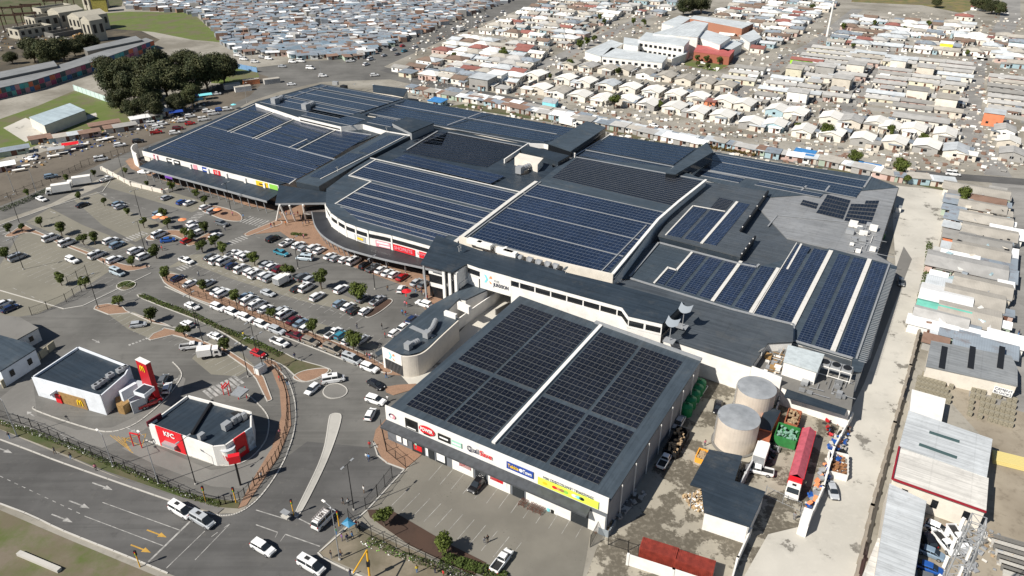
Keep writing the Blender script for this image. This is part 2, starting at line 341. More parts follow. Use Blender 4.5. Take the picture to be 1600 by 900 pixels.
# pavement along the main road, with grass strip
sheet('pavement',[(-300,566),(0,672),(55,695),(170,742),(280,778),(350,795),(340,803),(270,783),(100,724),(0,686),(-300,580)],.12,mat('pavement_asphalt',(.13,.125,.118),rough=.95,kind='asphalt'))
sheet('verge_grass',[(-300,552),(0,658),(40,672),(170,725),(290,772),(350,782),(375,785),(372,795),(345,793),(280,776),(170,738),(60,694),(0,671),(-300,564)],.125,M_dgrass)
def kerb(mb,pts,w=.25,h=.15,z=0,mi=0,sm=0,closed=False):
    if sm: pts=smooth_pts(pts,sm,closed)
    q=PP(pts)
    if closed: q.append(q[0])
    for a,b in zip(q,q[1:]):
        d=(b-a); 
        if d.length<.02: continue
        e=d.normalized()*.04
        mb.beam(Vector((a.x,a.y,z+h/2))-e,Vector((b.x,b.y,z+h/2))+e,w,h,mi)
kb=MB()
kerb(kb,[(-300,580),(0,687),(100,724.5),(270,784),(330,803),(352,806),(372,802),(392,790),(412,770),(436,735),(452,700),(462,660),(460,625),(448,592),(425,570)],sm=5,h=.16)
kerb(kb,[(-300,690),(0,787),(100,830),(200,870),(262,896)],h=.16,sm=4)
kerb(kb,[(590,700),(583,690),(590,712),(605,724),(632,734),(574,797),(500,862)],h=.16)
kerb(kb,[(497,864),(505,873),(540,890),(700,960)],h=.16)
kerb(kb,[(0,352),(85,322),(160,300),(178,275),(260,300)],h=.15)
kerb(kb,[(660,709),(740,741),(925,812)],h=.14)
kerb(kb,[(-100,425),(100,483),(130,478),(205,442),(236,427)],h=.15)
kerb(kb,[(258,448),(300,467),(340,483),(390,505),(440,525),(500,548),(560,572)],h=.15)
kerb(kb,[(52,636),(57,642),(110,661),(165,675),(205,666),(240,641),(268,612),(283,590),(281,578),(270,566)],sm=4,h=.14)
kerb(kb,[(228,688),(270,703),(310,717),(350,728),(385,720),(412,694),(420,668),(417,648),(400,628),(380,612)],sm=4,h=.14)
tag(kb.build('kerb',M_kerb),kind='structure')
ISL=[]
def island(pts,m,label,sm=5,h=.14,name='traffic_island',grp='kerbed islands of the car park'):
    if sm: pts=smooth_pts(pts,sm,True)
    q=PP(pts); c=sum(q,Vector())/len(q)
    e=empty(name,(c.x,c.y,0),0); tag(e,kind='structure')
    loc=[p-c for p in q]; mb=MB(); mb.prism([Vector((p.x,p.y,h)) for p in loc],0); bpart(mb,'island_top',m,e)
    k=MB()
    for a,b in zip(loc,loc[1:]+loc[:1]):
        if (b-a).length>.03: k.beam((a.x,a.y,h/2+.02),(b.x,b.y,h/2+.02),.22,h+.04)
    bpart(k,'kerb',M_kerb,e); return e
island([(147,483),(150,478),(168,475),(190,478),(197,486),(240,505),(280,513),(272,512),(256,506),(205,489),(170,492)],M_brick,'',1)
island([(232,530),(240,522),(254,516),(256,513),(284,519),(340,543),(352,545),(398,575),(412,590),(425,625),(418,628),(400,592),(385,575),(352,552),(330,547),(286,528),(270,524),(236,532)],M_brick,'',1,.15)
island([(217,464),(228,462),(300,489),(380,525),(440,550),(465,562),(515,577),(512,585),(490,595),(472,596),(458,585),(440,570),(400,552),(330,510),(260,482)],M_dgrass,'',3,.13)
island([(458,590),(475,580),(508,576),(512,582),(492,593),(473,597)],M_brick,'')
island([(183,446),(190,441),(202,439),(212,443),(208,450),(195,454),(184,451)],M_dgrass,'')
island([(505,612),(512,603),(527,600),(540,606),(542,614),(534,621),(518,623),(508,619)],M_conc2,'roundabout')
island([(514,657),(518,648),(529,647),(533,653),(526,680),(510,722),(488,768),(468,804),(461,804),(478,768),(497,728),(508,695)],mat('pale_median_concrete',(.40,.385,.35),rough=.9,kind='conc'),'',3)
island([(570,494),(575,488),(600,470),(610,468),(612,473),(595,487),(578,496)],M_soil,'')
island([(8,369),(20,362),(36,352),(50,358),(90,376),(140,395),(165,405),(200,415),(228,415),(233,418),(200,424),(175,418),(140,400),(95,382),(50,364),(20,370)],M_brick,'',3)
island([(228,373),(245,363),(275,360),(290,365),(285,373),(268,368),(240,376)],M_brick,'')
island([(316,329),(330,322),(345,324),(370,332),(378,340),(374,346),(352,344),(330,336)],M_brick,'')
island([(383,367),(390,362),(415,352),(435,345),(440,350),(420,357),(395,367),(387,369)],M_brick,'')
island([(292,383),(300,378),(325,365),(332,365),(325,375),(300,384)],M_brick,'')
island([(253,435),(252,428),(280,430),(310,448),(360,468),(420,494),(470,513),(560,550),(590,565),(612,580),(600,583),(560,566),(440,521),(390,502),(340,480),(300,465),(262,446)],M_brick,'',3)
# terraced brick walks along the fronts
def walk(pts,name='brick_walk',z=.10):
    mb=MB(); mb.prism(PP(pts),0,z); return tag(mb.build(name,M_brick),kind='structure')
walk([(196,252),(203,247),(222,250),(330,285),(440,322),(440,330),(388,322),(340,305),(275,288),(225,272),(205,264)])
walk([(380,366),(440,340),(430,322),(440,312),(520,330),(600,380),(720,430),(700,480),(668,486),(655,476),(668,460),(560,420),(500,395),(470,384),(438,362),(400,366)],z=.11)
walk([(583,690),(587,672),(608,650),(614,690),(660,706),(925,808),(945,800),(958,815),(930,835),(925,815),(660,710),(632,734),(600,722)],z=.12)
walk([(590,572),(600,565),(632,580),(628,587),(600,585)],z=.13)
walk([(602,605),(620,602),(650,600),(655,606),(615,618),(603,613)],z=.13)
walk([(412,565),(425,560),(438,575),(452,620),(455,665),(435,715),(405,760),(385,790),(372,795),(395,750),(425,700),(440,650),(437,610),(425,580)],z=.13)
mb=MB(); mb.prism(PP([(574,797),(610,797),(700,850),(760,880),(740,900),(640,852),(578,808)]),0,.12); tag(mb.build('mulch_bed',M_soil),kind='structure')
# painted markings
mk=MB(); my=MB()
def ml(a,b,w=.13,z=.036,t=mk): 
    p,q=P(*a),P(*b); d=(q-p).normalized(); s=Vector((-d.y,d.x,0))*w/2; p.z=q.z=z
    t.poly([p-s,q-s,q+s,p+s])
def dash(a,b,n,w=.13,z=.036,fr=.5):
    for i in range(n):
        t0=i/n; t1=(i+fr)/n
        A=P(*a).lerp(P(*b),t0); B=P(*a).lerp(P(*b),t1); d=(B-A).normalized(); s=Vector((-d.y,d.x,0))*w/2; A.z=B.z=z
        mk.poly([A-s,B-s,B+s,A+s])
def bays(a,b,L,sgn=1,sp=2.5,w=.09,z=.024,t=mk,div=True):
    A,B=P(*a),P(*b); d=(B-A); n=max(1,round(d.length/sp)); nn=Vector((-d.y,d.x,0)).normalized()*sgn
    for i in range(n+1):
        p=A+d*(i/n); q=p+nn*L; e=d.normalized()*w/2; p=Vector((p.x,p.y,z)); q=Vector((q.x,q.y,z))
        f=[p-e,p+e,q+e,q-e]
        t.poly(f if (f[1]-f[0]).cross(f[2]-f[1]).z>0 else f[::-1])
bays((20,366),(165,418),4.9,-1); bays((60,362),(205,412),4.9,1)
bays((0,398),(192,462),4.9,-1); bays((0,398),(192,462),4.9,1)
bays((112,308),(215,348),4.9,1); bays((112,308),(215,348),4.9,-1)
bays((178,276),(262,302),4.9,-1); bays((262,302),(330,326),4.9,-1)
bays((292,402),(470,455),4.9,1); bays((300,405),(575,490),4.9,-1)
bays((330,412),(600,470),.01)
bays((262,438),(590,548),4.9,1); bays((440,371),(650,432),4.9,-1)
bays((200,487),(256,512),5.2,-1); bays((284,515),(340,543),5.2,-1); bays((352,552),(398,580),5.2,-1)
bays((692,725),(916,812),4.9,-1,z=.034); bays((612,790),(790,880),5.0,1,z=.034)
for a,b,n in (((0,385),(155,450),13),((75,345),(200,382),10),((150,300),(260,338),9),((270,398),(560,500),22),((400,370),(640,445),17),((20,450),(75,475),4)): dash(a,b,n)
for a,b in (((0,688+16),(0,0)),): pass
ml((160,785),(282,829),.15); ml((132,806.5),(255,853),.15); ml((297,815),(232,878),.35); dash((0,744),(132,806),11,fr=.45)
ml((320,830),(260,888),.15); ml((360,818),(305,875),.15); dash((360,818),(320,846),2)
ml((400,797),(452,813),.2); ml((400,820),(434,832),.2); ml((464,809),(492,823),.2); ml((446,835),(500,854),.2); ml((434,832),(430,840),.12); ml((446,835),(438,846),.12)
def arrow(x,y,ang,t,L=5.0,z=.038):
    c=P(x,y); d=Vector((math.cos(ang),math.sin(ang),0)); s=Vector((-d.y,d.x,0)); c.z=z
    t.poly([c-d*L/2-s*.13,c+d*.12*L-s*.13,c+d*.12*L+s*.13,c-d*L/2+s*.13]); t.poly([c+d*.12*L-s*.5,c+d*L/2,c+d*.12*L+s*.5])
ra=R(-22)
arrow(124,788.5,ra,mk); arrow(97,810,ra,mk); arrow(160,760,ra,mk); arrow(245,834,ra,my,4.4); arrow(220,857.5,ra,my,4.4); arrow(5,703,ra,mk)
for x,y,a in ((48,647,AX+3.1),(270,596,BX),(150,533,AX),(205,672,AX),(100,682,AX),(83,332,AX),(163,303,AX)): arrow(x,y,a,mk,3)
def zebra(a,b,n,L,w=.5):
    A,B=P(*a),P(*b); d=(B-A); u=d.normalized(); nn=Vector((-u.y,u.x,0))
    for i in range(n):
        p=A+d*(i+.5)/n; mk.poly([Vector((q.x,q.y,.037)) for q in (p-u*w/2-nn*L/2,p+u*w/2-nn*L/2,p+u*w/2+nn*L/2,p-u*w/2+nn*L/2)])
zebra((195,376),(228,363),7,3.4); zebra((298,346),(316,332),6,3.2); zebra((381,342),(414,350),7,5); zebra((356,382),(384,370),6,3.2); zebra((278,422),(306,410),6,3); zebra((322,618),(376,592),8,4.0,.7); zebra((200,540),(232,528),6,.7,.5); zebra((-4,350),(14,366),4,3)
for k in range(7): ml((208-6*k,686-1*k),(190+3*k,684+4*k),.12,t=my)
ml((193,686),(228,678),.12,t=my); ml((228,678),(222,697),.12,t=my); ml((222,697),(193,686),.12,t=my)
tag(mk.build('road_markings',M_paint),kind='structure'); tag(my.build('yellow_road_markings',M_ypaint),kind='structure')
# ================================================================ BUILDING HELPERS
def wpart(mb,name,mats,parent,smooth=False,label=None):
    """vertices given in world space, stored relative to the parent's base point"""
    L=parent.location if parent.parent is None else parent.parent.location
    mb.v=[(a-L[0],b-L[1],c-L[2]) for a,b,c in mb.v]
    o=reg(mb.build(name,mats,parent,smooth),parent)
    if label: o['label']=label
    return o
def thing_at(name,pts,label,cat,group=None,kind=None):
    c=sum(pts,Vector())/len(pts); return empty(name,(c.x,c.y,0),0,label,cat,group,kind)
def roof(pts,m,par,base=0.0,mw=None,ang=AX,th=.35,over=0,name='roof',z=8,wname='wall',label=None):
    """roof slab with its walls straight below; ribs run along direction 'ang'"""
    q=PP(pts,z); a=sum(q[i].x*q[(i+1)%len(q)].y-q[(i+1)%len(q)].x*q[i].y for i in range(len(q)))
    if a<0: q=q[::-1]
    mb=MB(); c,s=math.cos(ang),math.sin(ang)
    uv=[(-p.x*s+p.y*c,p.x*c+p.y*s) for p in q]
    mb.poly(q,uv)
    lo=[p-UZ*th for p in q]; n=len(q)
    for i in range(n): mb.poly([lo[i],lo[(i+1)%n],q[(i+1)%n],q[i]])
    mb.poly(lo[::-1])
    o=wpart(mb,name,m,par,label=label)
    if mw:
        w=MB(); cc=sum(q,Vector())/n
        iw=[p+(cc-p).normalized()*.15 for p in lo]
        for i in range(n):
            A,B=iw[i],iw[(i+1)%n]; w.poly([Vector((A.x,A.y,base)),Vector((B.x,B.y,base)),B,A])
        wpart(w,wname,mw,par)
    return o
def rail(par,pts,m=M_tray,w=.35,h=.25,z=8,name='cable_tray',lift=.1):
    mb=MB(); q=PP(pts,z)
    for a,b in zip(q,q[1:]): mb.beam(a+UZ*(h/2+lift),b+UZ*(h/2+lift),w,h)
    return wpart(mb,name,m,par)
def bil(c,u,v): return c[0].lerp(c[1],u).lerp(c[3].lerp(c[2],u),v)
def array(par,cs,nu,strips,m,z=8,lift=.12,rows=1,gap=.03,usplit=(),name='solar_array',label=None,skip=None,per=1.0):
    """cs: four pixel corners (front-left, front-right, back-right, back-left); strips: [(v0,v1)] along the depth"""
    c=PP(cs,z); mb=MB(); W=(c[1]-c[0]).length
    us=[(0,1)]
    if usplit:
        e=[0]+[x for s_ in usplit for x in s_]+[1]; us=[(e[i],e[i+1]) for i in range(0,len(e),2)]
    for si,(v0,v1) in enumerate(strips):
        for r in range(rows):
            a=v0+(v1-v0)*r/rows; b=v0+(v1-v0)*(r+1)/rows
            for (u0,u1) in us:
                n=max(1,round(nu*(u1-u0)))
                for k in range(n):
                    ua=u0+(u1-u0)*k/n; ub=u0+(u1-u0)*(k+1)/n
                    if skip and skip((ua+ub)/2,(a+b)/2): continue
                    gu=gap/W; q=[bil(c,ua+gu/2,a)+UZ*lift,bil(c,ub-gu/2,a)+UZ*lift,bil(c,ub-gu/2,b)+UZ*lift,bil(c,ua+gu/2,b)+UZ*lift]
                    if (q[1]-q[0]).cross(q[3]-q[0]).z<0: q=[q[1],q[0],q[3],q[2]]
                    mb.poly(q,[(.0,.0),(1*per,.0),(1*per,1),(.0,1)])
                    lo=[p-UZ*.05 for p in q]
                    mb.poly([lo[0],lo[1],q[1],q[0]],[(0,0)]*4); mb.poly([lo[3],lo[0],q[0],q[3]],[(0,0)]*4); mb.poly([lo[1],lo[2],q[2],q[1]],[(0,0)]*4)
    return wpart(mb,name,m,par,label=label)
def strips(n,fill=.84,a=0,b=1,groups=None):
    """n rows between a and b; groups: wide gaps after those rows"""
    gw=.35; gs=groups or []; tot=n+len(gs)*gw; p=0; out=[]
    for i in range(n):
        out.append((a+(b-a)*p/tot,a+(b-a)*(p+fill)/tot)); p+=1
        if i in gs: p+=gw
    return out
def wallband(par,pts,z0,z1,m,name,t=.15,label=None):
    mb=MB(); q=PP(pts,z1) if not isinstance(pts[0],Vector) else pts
    for a,b in zip(q,q[1:]): mb.beam(Vector((a.x,a.y,(z0+z1)/2)),Vector((b.x,b.y,(z0+z1)/2)),t,z1-z0)
    return wpart(mb,name,m,par,label=label)
def onwall(A,B,t0,t1,z0,z1,off,m,name,par,th=.08,label=None):
    """a board on the wall A->B (outside is to the right of A->B)"""
    d=(B-A); d.z=0; X=d.normalized(); N=X.cross(UZ); a=A+d*t0; b=A+d*t1
    mb=MB(); c=(a+b)/2; mb.box((c.x+N.x*off,c.y+N.y*off,(z0+z1)/2),((b-a).length,th,z1-z0),rz=math.atan2(X.y,X.x))
    return wpart(mb,name,m,par,label=label)
def walltext(body,A,B,t0,t1,z,h,m,par,off=.1,name='lettering',fit=None,bold=0):
    d=(B-A); d.z=0; X=d.normalized(); N=X.cross(UZ); L=par.location
    a=A+d*t0+N*off-L; b=A+d*t1+N*off-L; a.z=b.z=z
    return text(body,a,b,UZ,h,m,par,name,fit=fit,bold=bold,depth=.02)
SIGN={k:mat('sign_'+k,c,rough=.5) for k,c in dict(red=(.62,.012,.02),pink=(.75,.30,.35),blue=(.02,.06,.30),navy=(.012,.015,.05),black=(.01,.01,.01),white=(.8,.8,.78),yellow=(.8,.5,.02),lime=(.62,.78,.08),green=(.25,.55,.08),teal=(.2,.62,.68),orange=(.8,.28,.12),purple=(.16,.05,.35),mint=(.35,.6,.48),grey=(.35,.36,.37),brown=(.33,.2,.08)).items()}
# ================================================================ THE MALL
mall=empty('shopping_mall',(50,205,0),0,'huge shopping centre under slate blue sheet roofs carrying long fields of solar panels','shopping mall')
Z=8.0
WH=M_white
# left wing
roof([(222,235),(435,289),(460,281),(520,240),(604,205),(567,194),(533,198),(467,183),(398,160)],M_roofd,mall,mw=M_cream,z=Z,label='left wing roof, slate sheeting')
roof([(398,159.5),(502,131),(631,153.5),(562,177),(643,211),(604,204.5),(567,194),(533,198),(467,182.5)],M_roofd,mall,z=10,base=6,mw=WH,label='raised roof at the back of the left wing')
roof([(631,154),(878,197),(925,204),(856,226),(825,225),(700,199),(562,177.5)],M_roofd,mall,z=8.6,mw=M_cream,ang=BX,label='long back roof')
roof([(562,177.5),(700,199),(825,225),(856,226),(864,265),(758,266),(686,204),(643,211)],M_roofd,mall,z=7.9,mw=None)
roof([(635,183),(678,192),(643,207),(612,191)],M_roofd,mall,z=11.4,base=7,mw=M_flash,label='square dark monitor roof')
roof([(917,189),(947,199),(892,236),(856,224)],M_roof,mall,z=11,base=7,mw=M_dark,label='sloping dark monitor roof near the back')
roof([(953,211),(1089,231),(1104,226),(1115,237),(1072,274),(1052,261),(900,245),(864,265)],M_roofd,mall,z=8.3,mw=M_cream,ang=BX)
# gallery over the mall street
roof([(462,283),(491,289.5),(498,291),(577,245),(643,211),(604,205),(560,229)],M_roof,mall,z=9.6,base=7.5,mw=M_roofd,ang=BX,label='raised gallery roof running back from the main entrance')
# central curved hall
roof([(510,295),(509,320),(517,332),(528,340),(540,347),(556,353),(575,359),(612,367),(677,385),(712,378),(750,388),(960,436),(1028,345),(1060,318),(1104,282),(1052,262),(900,245),(870,262),(819,301),(760,289),(700,275),(640,258),(577,245)],M_roof,mall,z=9,mw=WH,label='big central roof with a curved front eave')
roof([(577,245),(640,258),(700,275),(760,289),(819,301),(868,264),(900,245),(864,262),(825,226),(687,203),(643,211)],M_roofd,mall,z=8.4,mw=WH,label='dark roof behind the curved hall')
# right wing
roof([(1104,222),(1115,237),(1056,272),(1040,270)],M_roof,mall,z=10.5,base=7,mw=M_dark,label='narrow wedge shaped roof')
roof([(1115,237),(1200,252),(1360,275),(1404,292.5),(1310,301),(1205,308),(1120,285),(1072,274)],M_roof,mall,z=5.4,mw=WH,ang=BX,label='back right roof')
roof([(1120,285),(1205,308),(1310,301),(1404,293),(1370,398),(1402,417),(1310,392),(1296,388),(1230,372),(1190,330)],M_roofg2,mall,z=5.2,mw=WH,ang=AX,label='grey weathered roof on the right, sky sheen in its colour')
roof([(1104,284),(1200,299),(1156,362),(1180,370),(1157,401),(1028,368),(1060,320)],M_roofg,mall,z=7,base=3,mw=M_roofd,label='raised grey roof with louvres on its right edge')
roof([(1030,381),(1104,300),(1200,300),(1290,320),(1372,398),(1402,417),(1346,581),(1240,535),(1180,440)],M_roofg,mall,z=4.9,mw=None,label='low grey valley roof')
roof([(930,435),(960,418),(1025,378),(1156,413),(1182,417),(1296,388),(1402,416),(1346,581),(1330,583),(1332,561),(1239,534),(1240,508),(1142,484),(1037,452),(985,436)],M_roof,mall,z=5.4,mw=WH,label='lower right roof with blue solar fields')
roof([(958,444),(985,437),(1037,452),(1142,484),(1240,509),(1239,534),(1200,536),(1175,572),(1035,527),(1060,500),(1069,473)],M_roofg,mall,z=7.1,mw=WH,label='bare grey blue roof beside the yard')
wallband(mall,PP([(1175,572),(1222,590)],7.1),0,7.1,WH,'parapet',.3)
roof([(1190,536),(1239,534),(1342,570),(1338,583),(1330,640),(1228,606),(1180,585)],M_conc2,mall,z=4.8,mw=WH,label='flat concrete plant deck')
# corridor roof and its long white front
roof([(657,412),(694,422),(708,425),(730,412),(750,419),(972,480),(982,494),(1035,506),(1069,473),(958,443),(887,426),(804,403),(750,391),(712,378),(682,367)],M_roofd,mall,z=11,base=99,mw=None,label='dark corridor roof crossing above the service lane')
cf=[(730,412),(750,419),(972,480),(982,494),(1035,506)]
q=PP(cf,11)
def segs(q,z0,z1,m,name,t=.2,label=None): return wallband(mall,[Vector((p.x,p.y,z1)) for p in q],z0,z1,m,name,t,label)
segs(q,10.0,10.85,WH,'fascia'); segs(q,7.9,8.4,WH,'wall_band')
A0,A1=q[1],q[2]
base=[q[0],q[1]]; segs([q[0],q[0].lerp(q[1],.9)],4.6,8,WH,'wall_band')
x1=A0.lerp(A1,.235); segs([A0,x1],5.4,10.9,WH,'sign_wall',.24); segs([x1,A1,q[3],q[4]],0,8,WH,'wall_band')
onwall(A0,A1,.24,.97,8.4,10.05,-.25,M_dark,'window_band',mall,.1)
for k in range(14):
    t=.24+.73*k/13; onwall(A0,A1,t-.004,t+.004,8.35,10.05,-.12,WH,'mullion',mall,.14) if k%2 else None
onwall(q[3],q[4],.0,1,7.8,10.4,-.15,M_dark,'window_band',mall,.1)
onwall(q[0],A0,.05,.9,8.6,9.9,-.15,M_dark,'window_band',mall,.1)
for k in (0,.5,1): onwall(q[3],q[4],max(0,k-.03),min(1,k+.03),7.8,10.6,-.05,WH,'mullion',mall,.14)
b_=PP([(1035,506),(1069,473)],11); segs(b_,7.9,10.8,M_dark,'end_glazing')
Nx=(A1-A0).normalized()
# logo and lettering on the bridge
def xlogo(A,B,t,z,s,par,off=.16):
    d=(B-A); d.z=0; X=d.normalized(); N=X.cross(UZ); c=A+d*t+N*off-par.location; c.z=z
    for nm,m,pl in (('logo_arrow',SIGN['teal'],[(-1,.9),(-.55,.9),(.0,0),(-.55,-.9),(-1,-.9),(-.5,0)]),('logo_petal',SIGN['orange'],[(.15,.25),(.9,.35),(.75,.9),(.4,.85)]),('logo_petal',SIGN['orange'],[(.15,-.25),(.4,-.85),(.9,-.9),(.6,-.5)])):
        mb=MB(); mb.poly([c+X*(p[0]*s)+UZ*(p[1]*s) for p in pl][::-1]); L=mb.v; mb.v=L; reg(mb.build(nm,m,par),par)
xlogo(A0,A1,.065,8.5,1.25,mall)
walltext('THE',A0,A1,.108,.145,8.6,.6,SIGN['grey'],mall,.2); walltext('JUNXION',A0,A1,.108,.215,7.5,1.0,SIGN['navy'],mall,.2,bold=.01,fit=4.4)
# ---- left facade: fascia, canopy, shops
fa=PP([(222,235),(435,289)],Z); LA,LB=fa
segs(fa,6.0,7.9,WH,'fascia',.25)
d=(LB-LA).normalized(); N=d.cross(UZ)
can=MB(); 
def slab(par,pts,th,m,name,label=None):
    mb=MB(); mb.prism(pts,pts[0].z-th,None) if False else None
    T=pts; a=sum(T[i].x*T[(i+1)%len(T)].y-T[(i+1)%len(T)].x*T[i].y for i in range(len(T)))
    if a<0: T=T[::-1]
    n=len(T); mb.poly(T,[(p.dot(UA),p.dot(UB)) for p in T]); lo=[p-UZ*th for p in T]; mb.poly(lo[::-1])
    for i in range(n): mb.poly([lo[i],lo[(i+1)%n],T[(i+1)%n],T[i]])
    return wpart(mb,name,m,par,label=label)
def zz(p,z): return Vector((p.x,p.y,z))
ca,cb=zz(LA+d*6+N*.1,5.9),zz(LB+d*1+N*.1,5.9)
slab(mall,[ca,cb,zz(cb+N*6.6,5.0),zz(ca+N*6.6,5.0)],.2,M_roofd,'canopy','flat dark canopy along the left shops')
wallband(mall,[zz(ca+N*6.65,5.1),zz(cb+N*6.65,5.1)],4.4,5.1,M_flash,'canopy_edge')
L_=(LB-LA).length
for k in range(17):
    p=LA+d*(8+k*(L_-9)/16)+N*5.8; mb=MB(); mb.tube(zz(p,0),zz(p-d*.9,4.5),.13,n=6); wpart(mb,'column',M_steel,mall)
segs([LA+N*.05,LB+N*.05],0,4.2,M_dark,'shopfront',.1)
for k in range(7):
    p=LA+d*(L_*(k+.9)/7.6); mb=MB(); mb.box(zz(p+N*.3,6.3),(.9,.5,2.6),rz=AX); wpart(mb,'fascia_bracket',WH,mall)
for t0,t1,c in ((.09,.13,'pink'),(.40,.43,'pink'),(.468,.512,'blue'),(.55,.60,'red'),(.85,.93,'yellow'),(.94,.995,'green')):
    onwall(LA,LB,t0,t1,6.05,7.7,.2,SIGN[c],'sign_board',mall,.1)
onwall(LA,LB,.195,.30,6.1,7.6,.2,SIGN['black'],'sign_board',mall,.1); walltext('TELKOM',LA,LB,.195,.30,6.85,.9,SIGN['white'],mall,.3) if False else None
walltext('1-2',LA,LB,.552,.598,6.85,1.0,SIGN['white'],mall,.28,bold=.03)
for t0,t1,z,c,h in ((.475,.505,6.8,'white',.4),(.87,.915,6.75,'black',.45),(.205,.29,6.85,'white',.55),(.095,.125,7.3,'navy',.35)): onwall(LA,LB,t0,t1,z-h/2,z+h/2,.27,SIGN[c],'sign_stripe',mall,.04)
onwall(zz(ca+N*6.7,0),zz(cb+N*6.7,0),.22,.28,3.6,4.4,.05,SIGN['purple'],'hanging_sign',mall,.1)
# entrance hood on the left
slab(mall,[P(436,289,8),P(510,300,8),P(509,316,7.4),P(430,317,7.4)],.35,M_roofd,'entrance_hood','dark hood over the main entrance')
wallband(mall,PP([(430,317.5),(509,316.5)],7.35),6.7,7.3,M_flash,'hood_edge')
for a,b in (((437,320),(450,348)),((452,321),(462,346)),((473,320),(478,345)),((437,320),(432,345))):
    g0=P(*b); mb=MB(); mb.tube(g0,P(a[0],a[1],6.9),.28,n=8); wpart(mb,'column',M_white,mall)
wallband(mall,PP([(477,316),(511,312)],6),0,6.6,M_dark,'entrance_glazing'); wallband(mall,PP([(476,332),(512,328)],3.3),2.4,3.6,WH,'wall_band')
# end wing wall: curved white wall at the far left corner
mb=MB(); qq=[P(a,b,5.6) for a,b in smooth_pts([(214,224),(208,226),(205,231),(207,236),(213,240)],5)]
for a,b in zip(qq,qq[1:]): mb.beam(zz(a,2.8),zz(b,2.8),.4,5.6)
wpart(mb,'curved_end_wall',WH,mall)
# ---- curved front: windows, canopy, signs
cv=[tuple(p) for p in smooth_pts([(509,318),(517,332),(528,340),(540,347),(556,353),(575,359),(612,367),(677,385)],4)]
cq=[P(a,b,9) for a,b in cv]
wallband(mall,[zz(p,0) for p in cq],7.9,8.8,WH,'fascia',.3); wallband(mall,[zz(p,0) for p in cq],4.0,6.6,WH,'wall_band',.3)
wallband(mall,[zz(p,0) for p in cq],6.6,7.9,M_dark,'window_band',.12); wallband(mall,[zz(p,0) for p in cq],0,4,M_dark,'shopfront',.1)
for i in (0,4,8,12,16,20,24,28):
    if i>=len(cq): continue
    p=cq[i]; mb=MB(); mb.box(zz(p,6.4),(.5,.6,4.8),rz=AX); wpart(mb,'pilaster',WH,mall)
E0,E1=cq[-5],cq[-1]
G0=P(575,359,9);G1=P(612,367,9);G2=P(677,385,9)
onwall(G1,G2,.03,.56,4.5,6.4,.25,SIGN['red'],'sign_board',mall); walltext('SHOPRITE',G1,G2,.12,.45,5.45,1.0,SIGN['pink'],mall,.32,bold=.01)
onwall(G1,G2,.66,1.02,4.5,6.4,.25,SIGN['red'],'sign_board',mall); walltext('SHOPRITE',G1,G2,.67,.86,5.7,.7,SIGN['pink'],mall,.32); walltext('LIQUOR',G1,G2,.84,1.0,5.0,.7,SIGN['white'],mall,.32)
onwall(G0,G1,.3,.92,4.5,6.4,.25,SIGN['pink'],'sign_board',mall); onwall(G0,G1,.35,.86,5.6,6.1,.3,SIGN['white'],'sign_stripe',mall,.05); onwall(G0,G1,.45,.9,4.75,5.15,.3,SIGN['white'],'sign_stripe',mall,.05)
G9=P(548,350,9); onwall(G9,G0,.2,.85,4.6,6.3,.3,SIGN['grey'],'sign_board',mall); onwall(G9,G0,.35,.7,5.0,5.7,.36,SIGN['yellow'],'sign_stripe',mall,.05)
co=[P(a,b,4.0) for a,b in smooth_pts([(487,331),(489,342),(492,352),(500,364),(512,374),(530,384),(548,391),(600,405),(660,418),(696,427)],4)]
ci=[P(a,b,4.4) for a,b in smooth_pts([(509,331),(512,342),(518,351),(527,359),(540,366),(556,373),(575,379),(612,387),(660,399),(700,408)],4)]
mb=MB()
for i in range(len(co)-1):
    mb.poly([co[i],co[i+1],ci[i+1],ci[i]]); mb.poly([ci[i]-UZ*.25,ci[i+1]-UZ*.25,co[i+1]-UZ*.25,co[i]-UZ*.25])
wpart(mb,'canopy',mat('charcoal_canopy_sheet',(.030,.031,.035),rough=.5,var=.3,scale=.3),mall)
mb=MB()
for i in range(len(co)-1): mb.beam(co[i]-UZ*.15,co[i+1]-UZ*.15,.25,.5)
wpart(mb,'canopy_edge',M_flash,mall)
for i in range(2,len(co)-1,2):
    p=co[i].lerp(ci[i],.12); mb=MB(); mb.tube(zz(p.lerp(ci[i],.2),0),zz(p,3.9),.14,n=6); mb.tube(zz(p.lerp(ci[i],.5),0),zz(p,3.8),.08,n=6); wpart(mb,'column',M_steel,mall)
# glazed entrance tower on the right of the curve
mb=MB(); t=[P(694,424,10),P(708,427,10),P(722,412,10),P(705,408,10)]
tw=PP([(694,424),(713,428)],10); wallband(mall,tw,0,10.6,M_dark,'glazed_wall',.1)
for a in (0,.5,1):
    p=tw[0].lerp(tw[1],a); mb=MB(); mb.box(zz(p-UB*.1,5.2),(.8,.7,10.6),rz=AX); wpart(mb,'tower_pier',WH,mall)
wallband(mall,[tw[1],P(731,412,10.5)],3,10.6,WH,'wall_band',.2)
for z0,z1 in ((5.2,6.4),(8.9,9.6)): wallband(mall,PP([(670,421),(694,427)],8),z0-2,z1-2,WH,'wall_band',.2)
wallband(mall,PP([(670,421),(694,427)],8),0,7,M_dark,'glazed_wall',.1)
mb=MB(); mb.tube(P(667,469),P(662,415,9),.3,n=8); wpart(mb,'leaning_column',M_steel,mall)
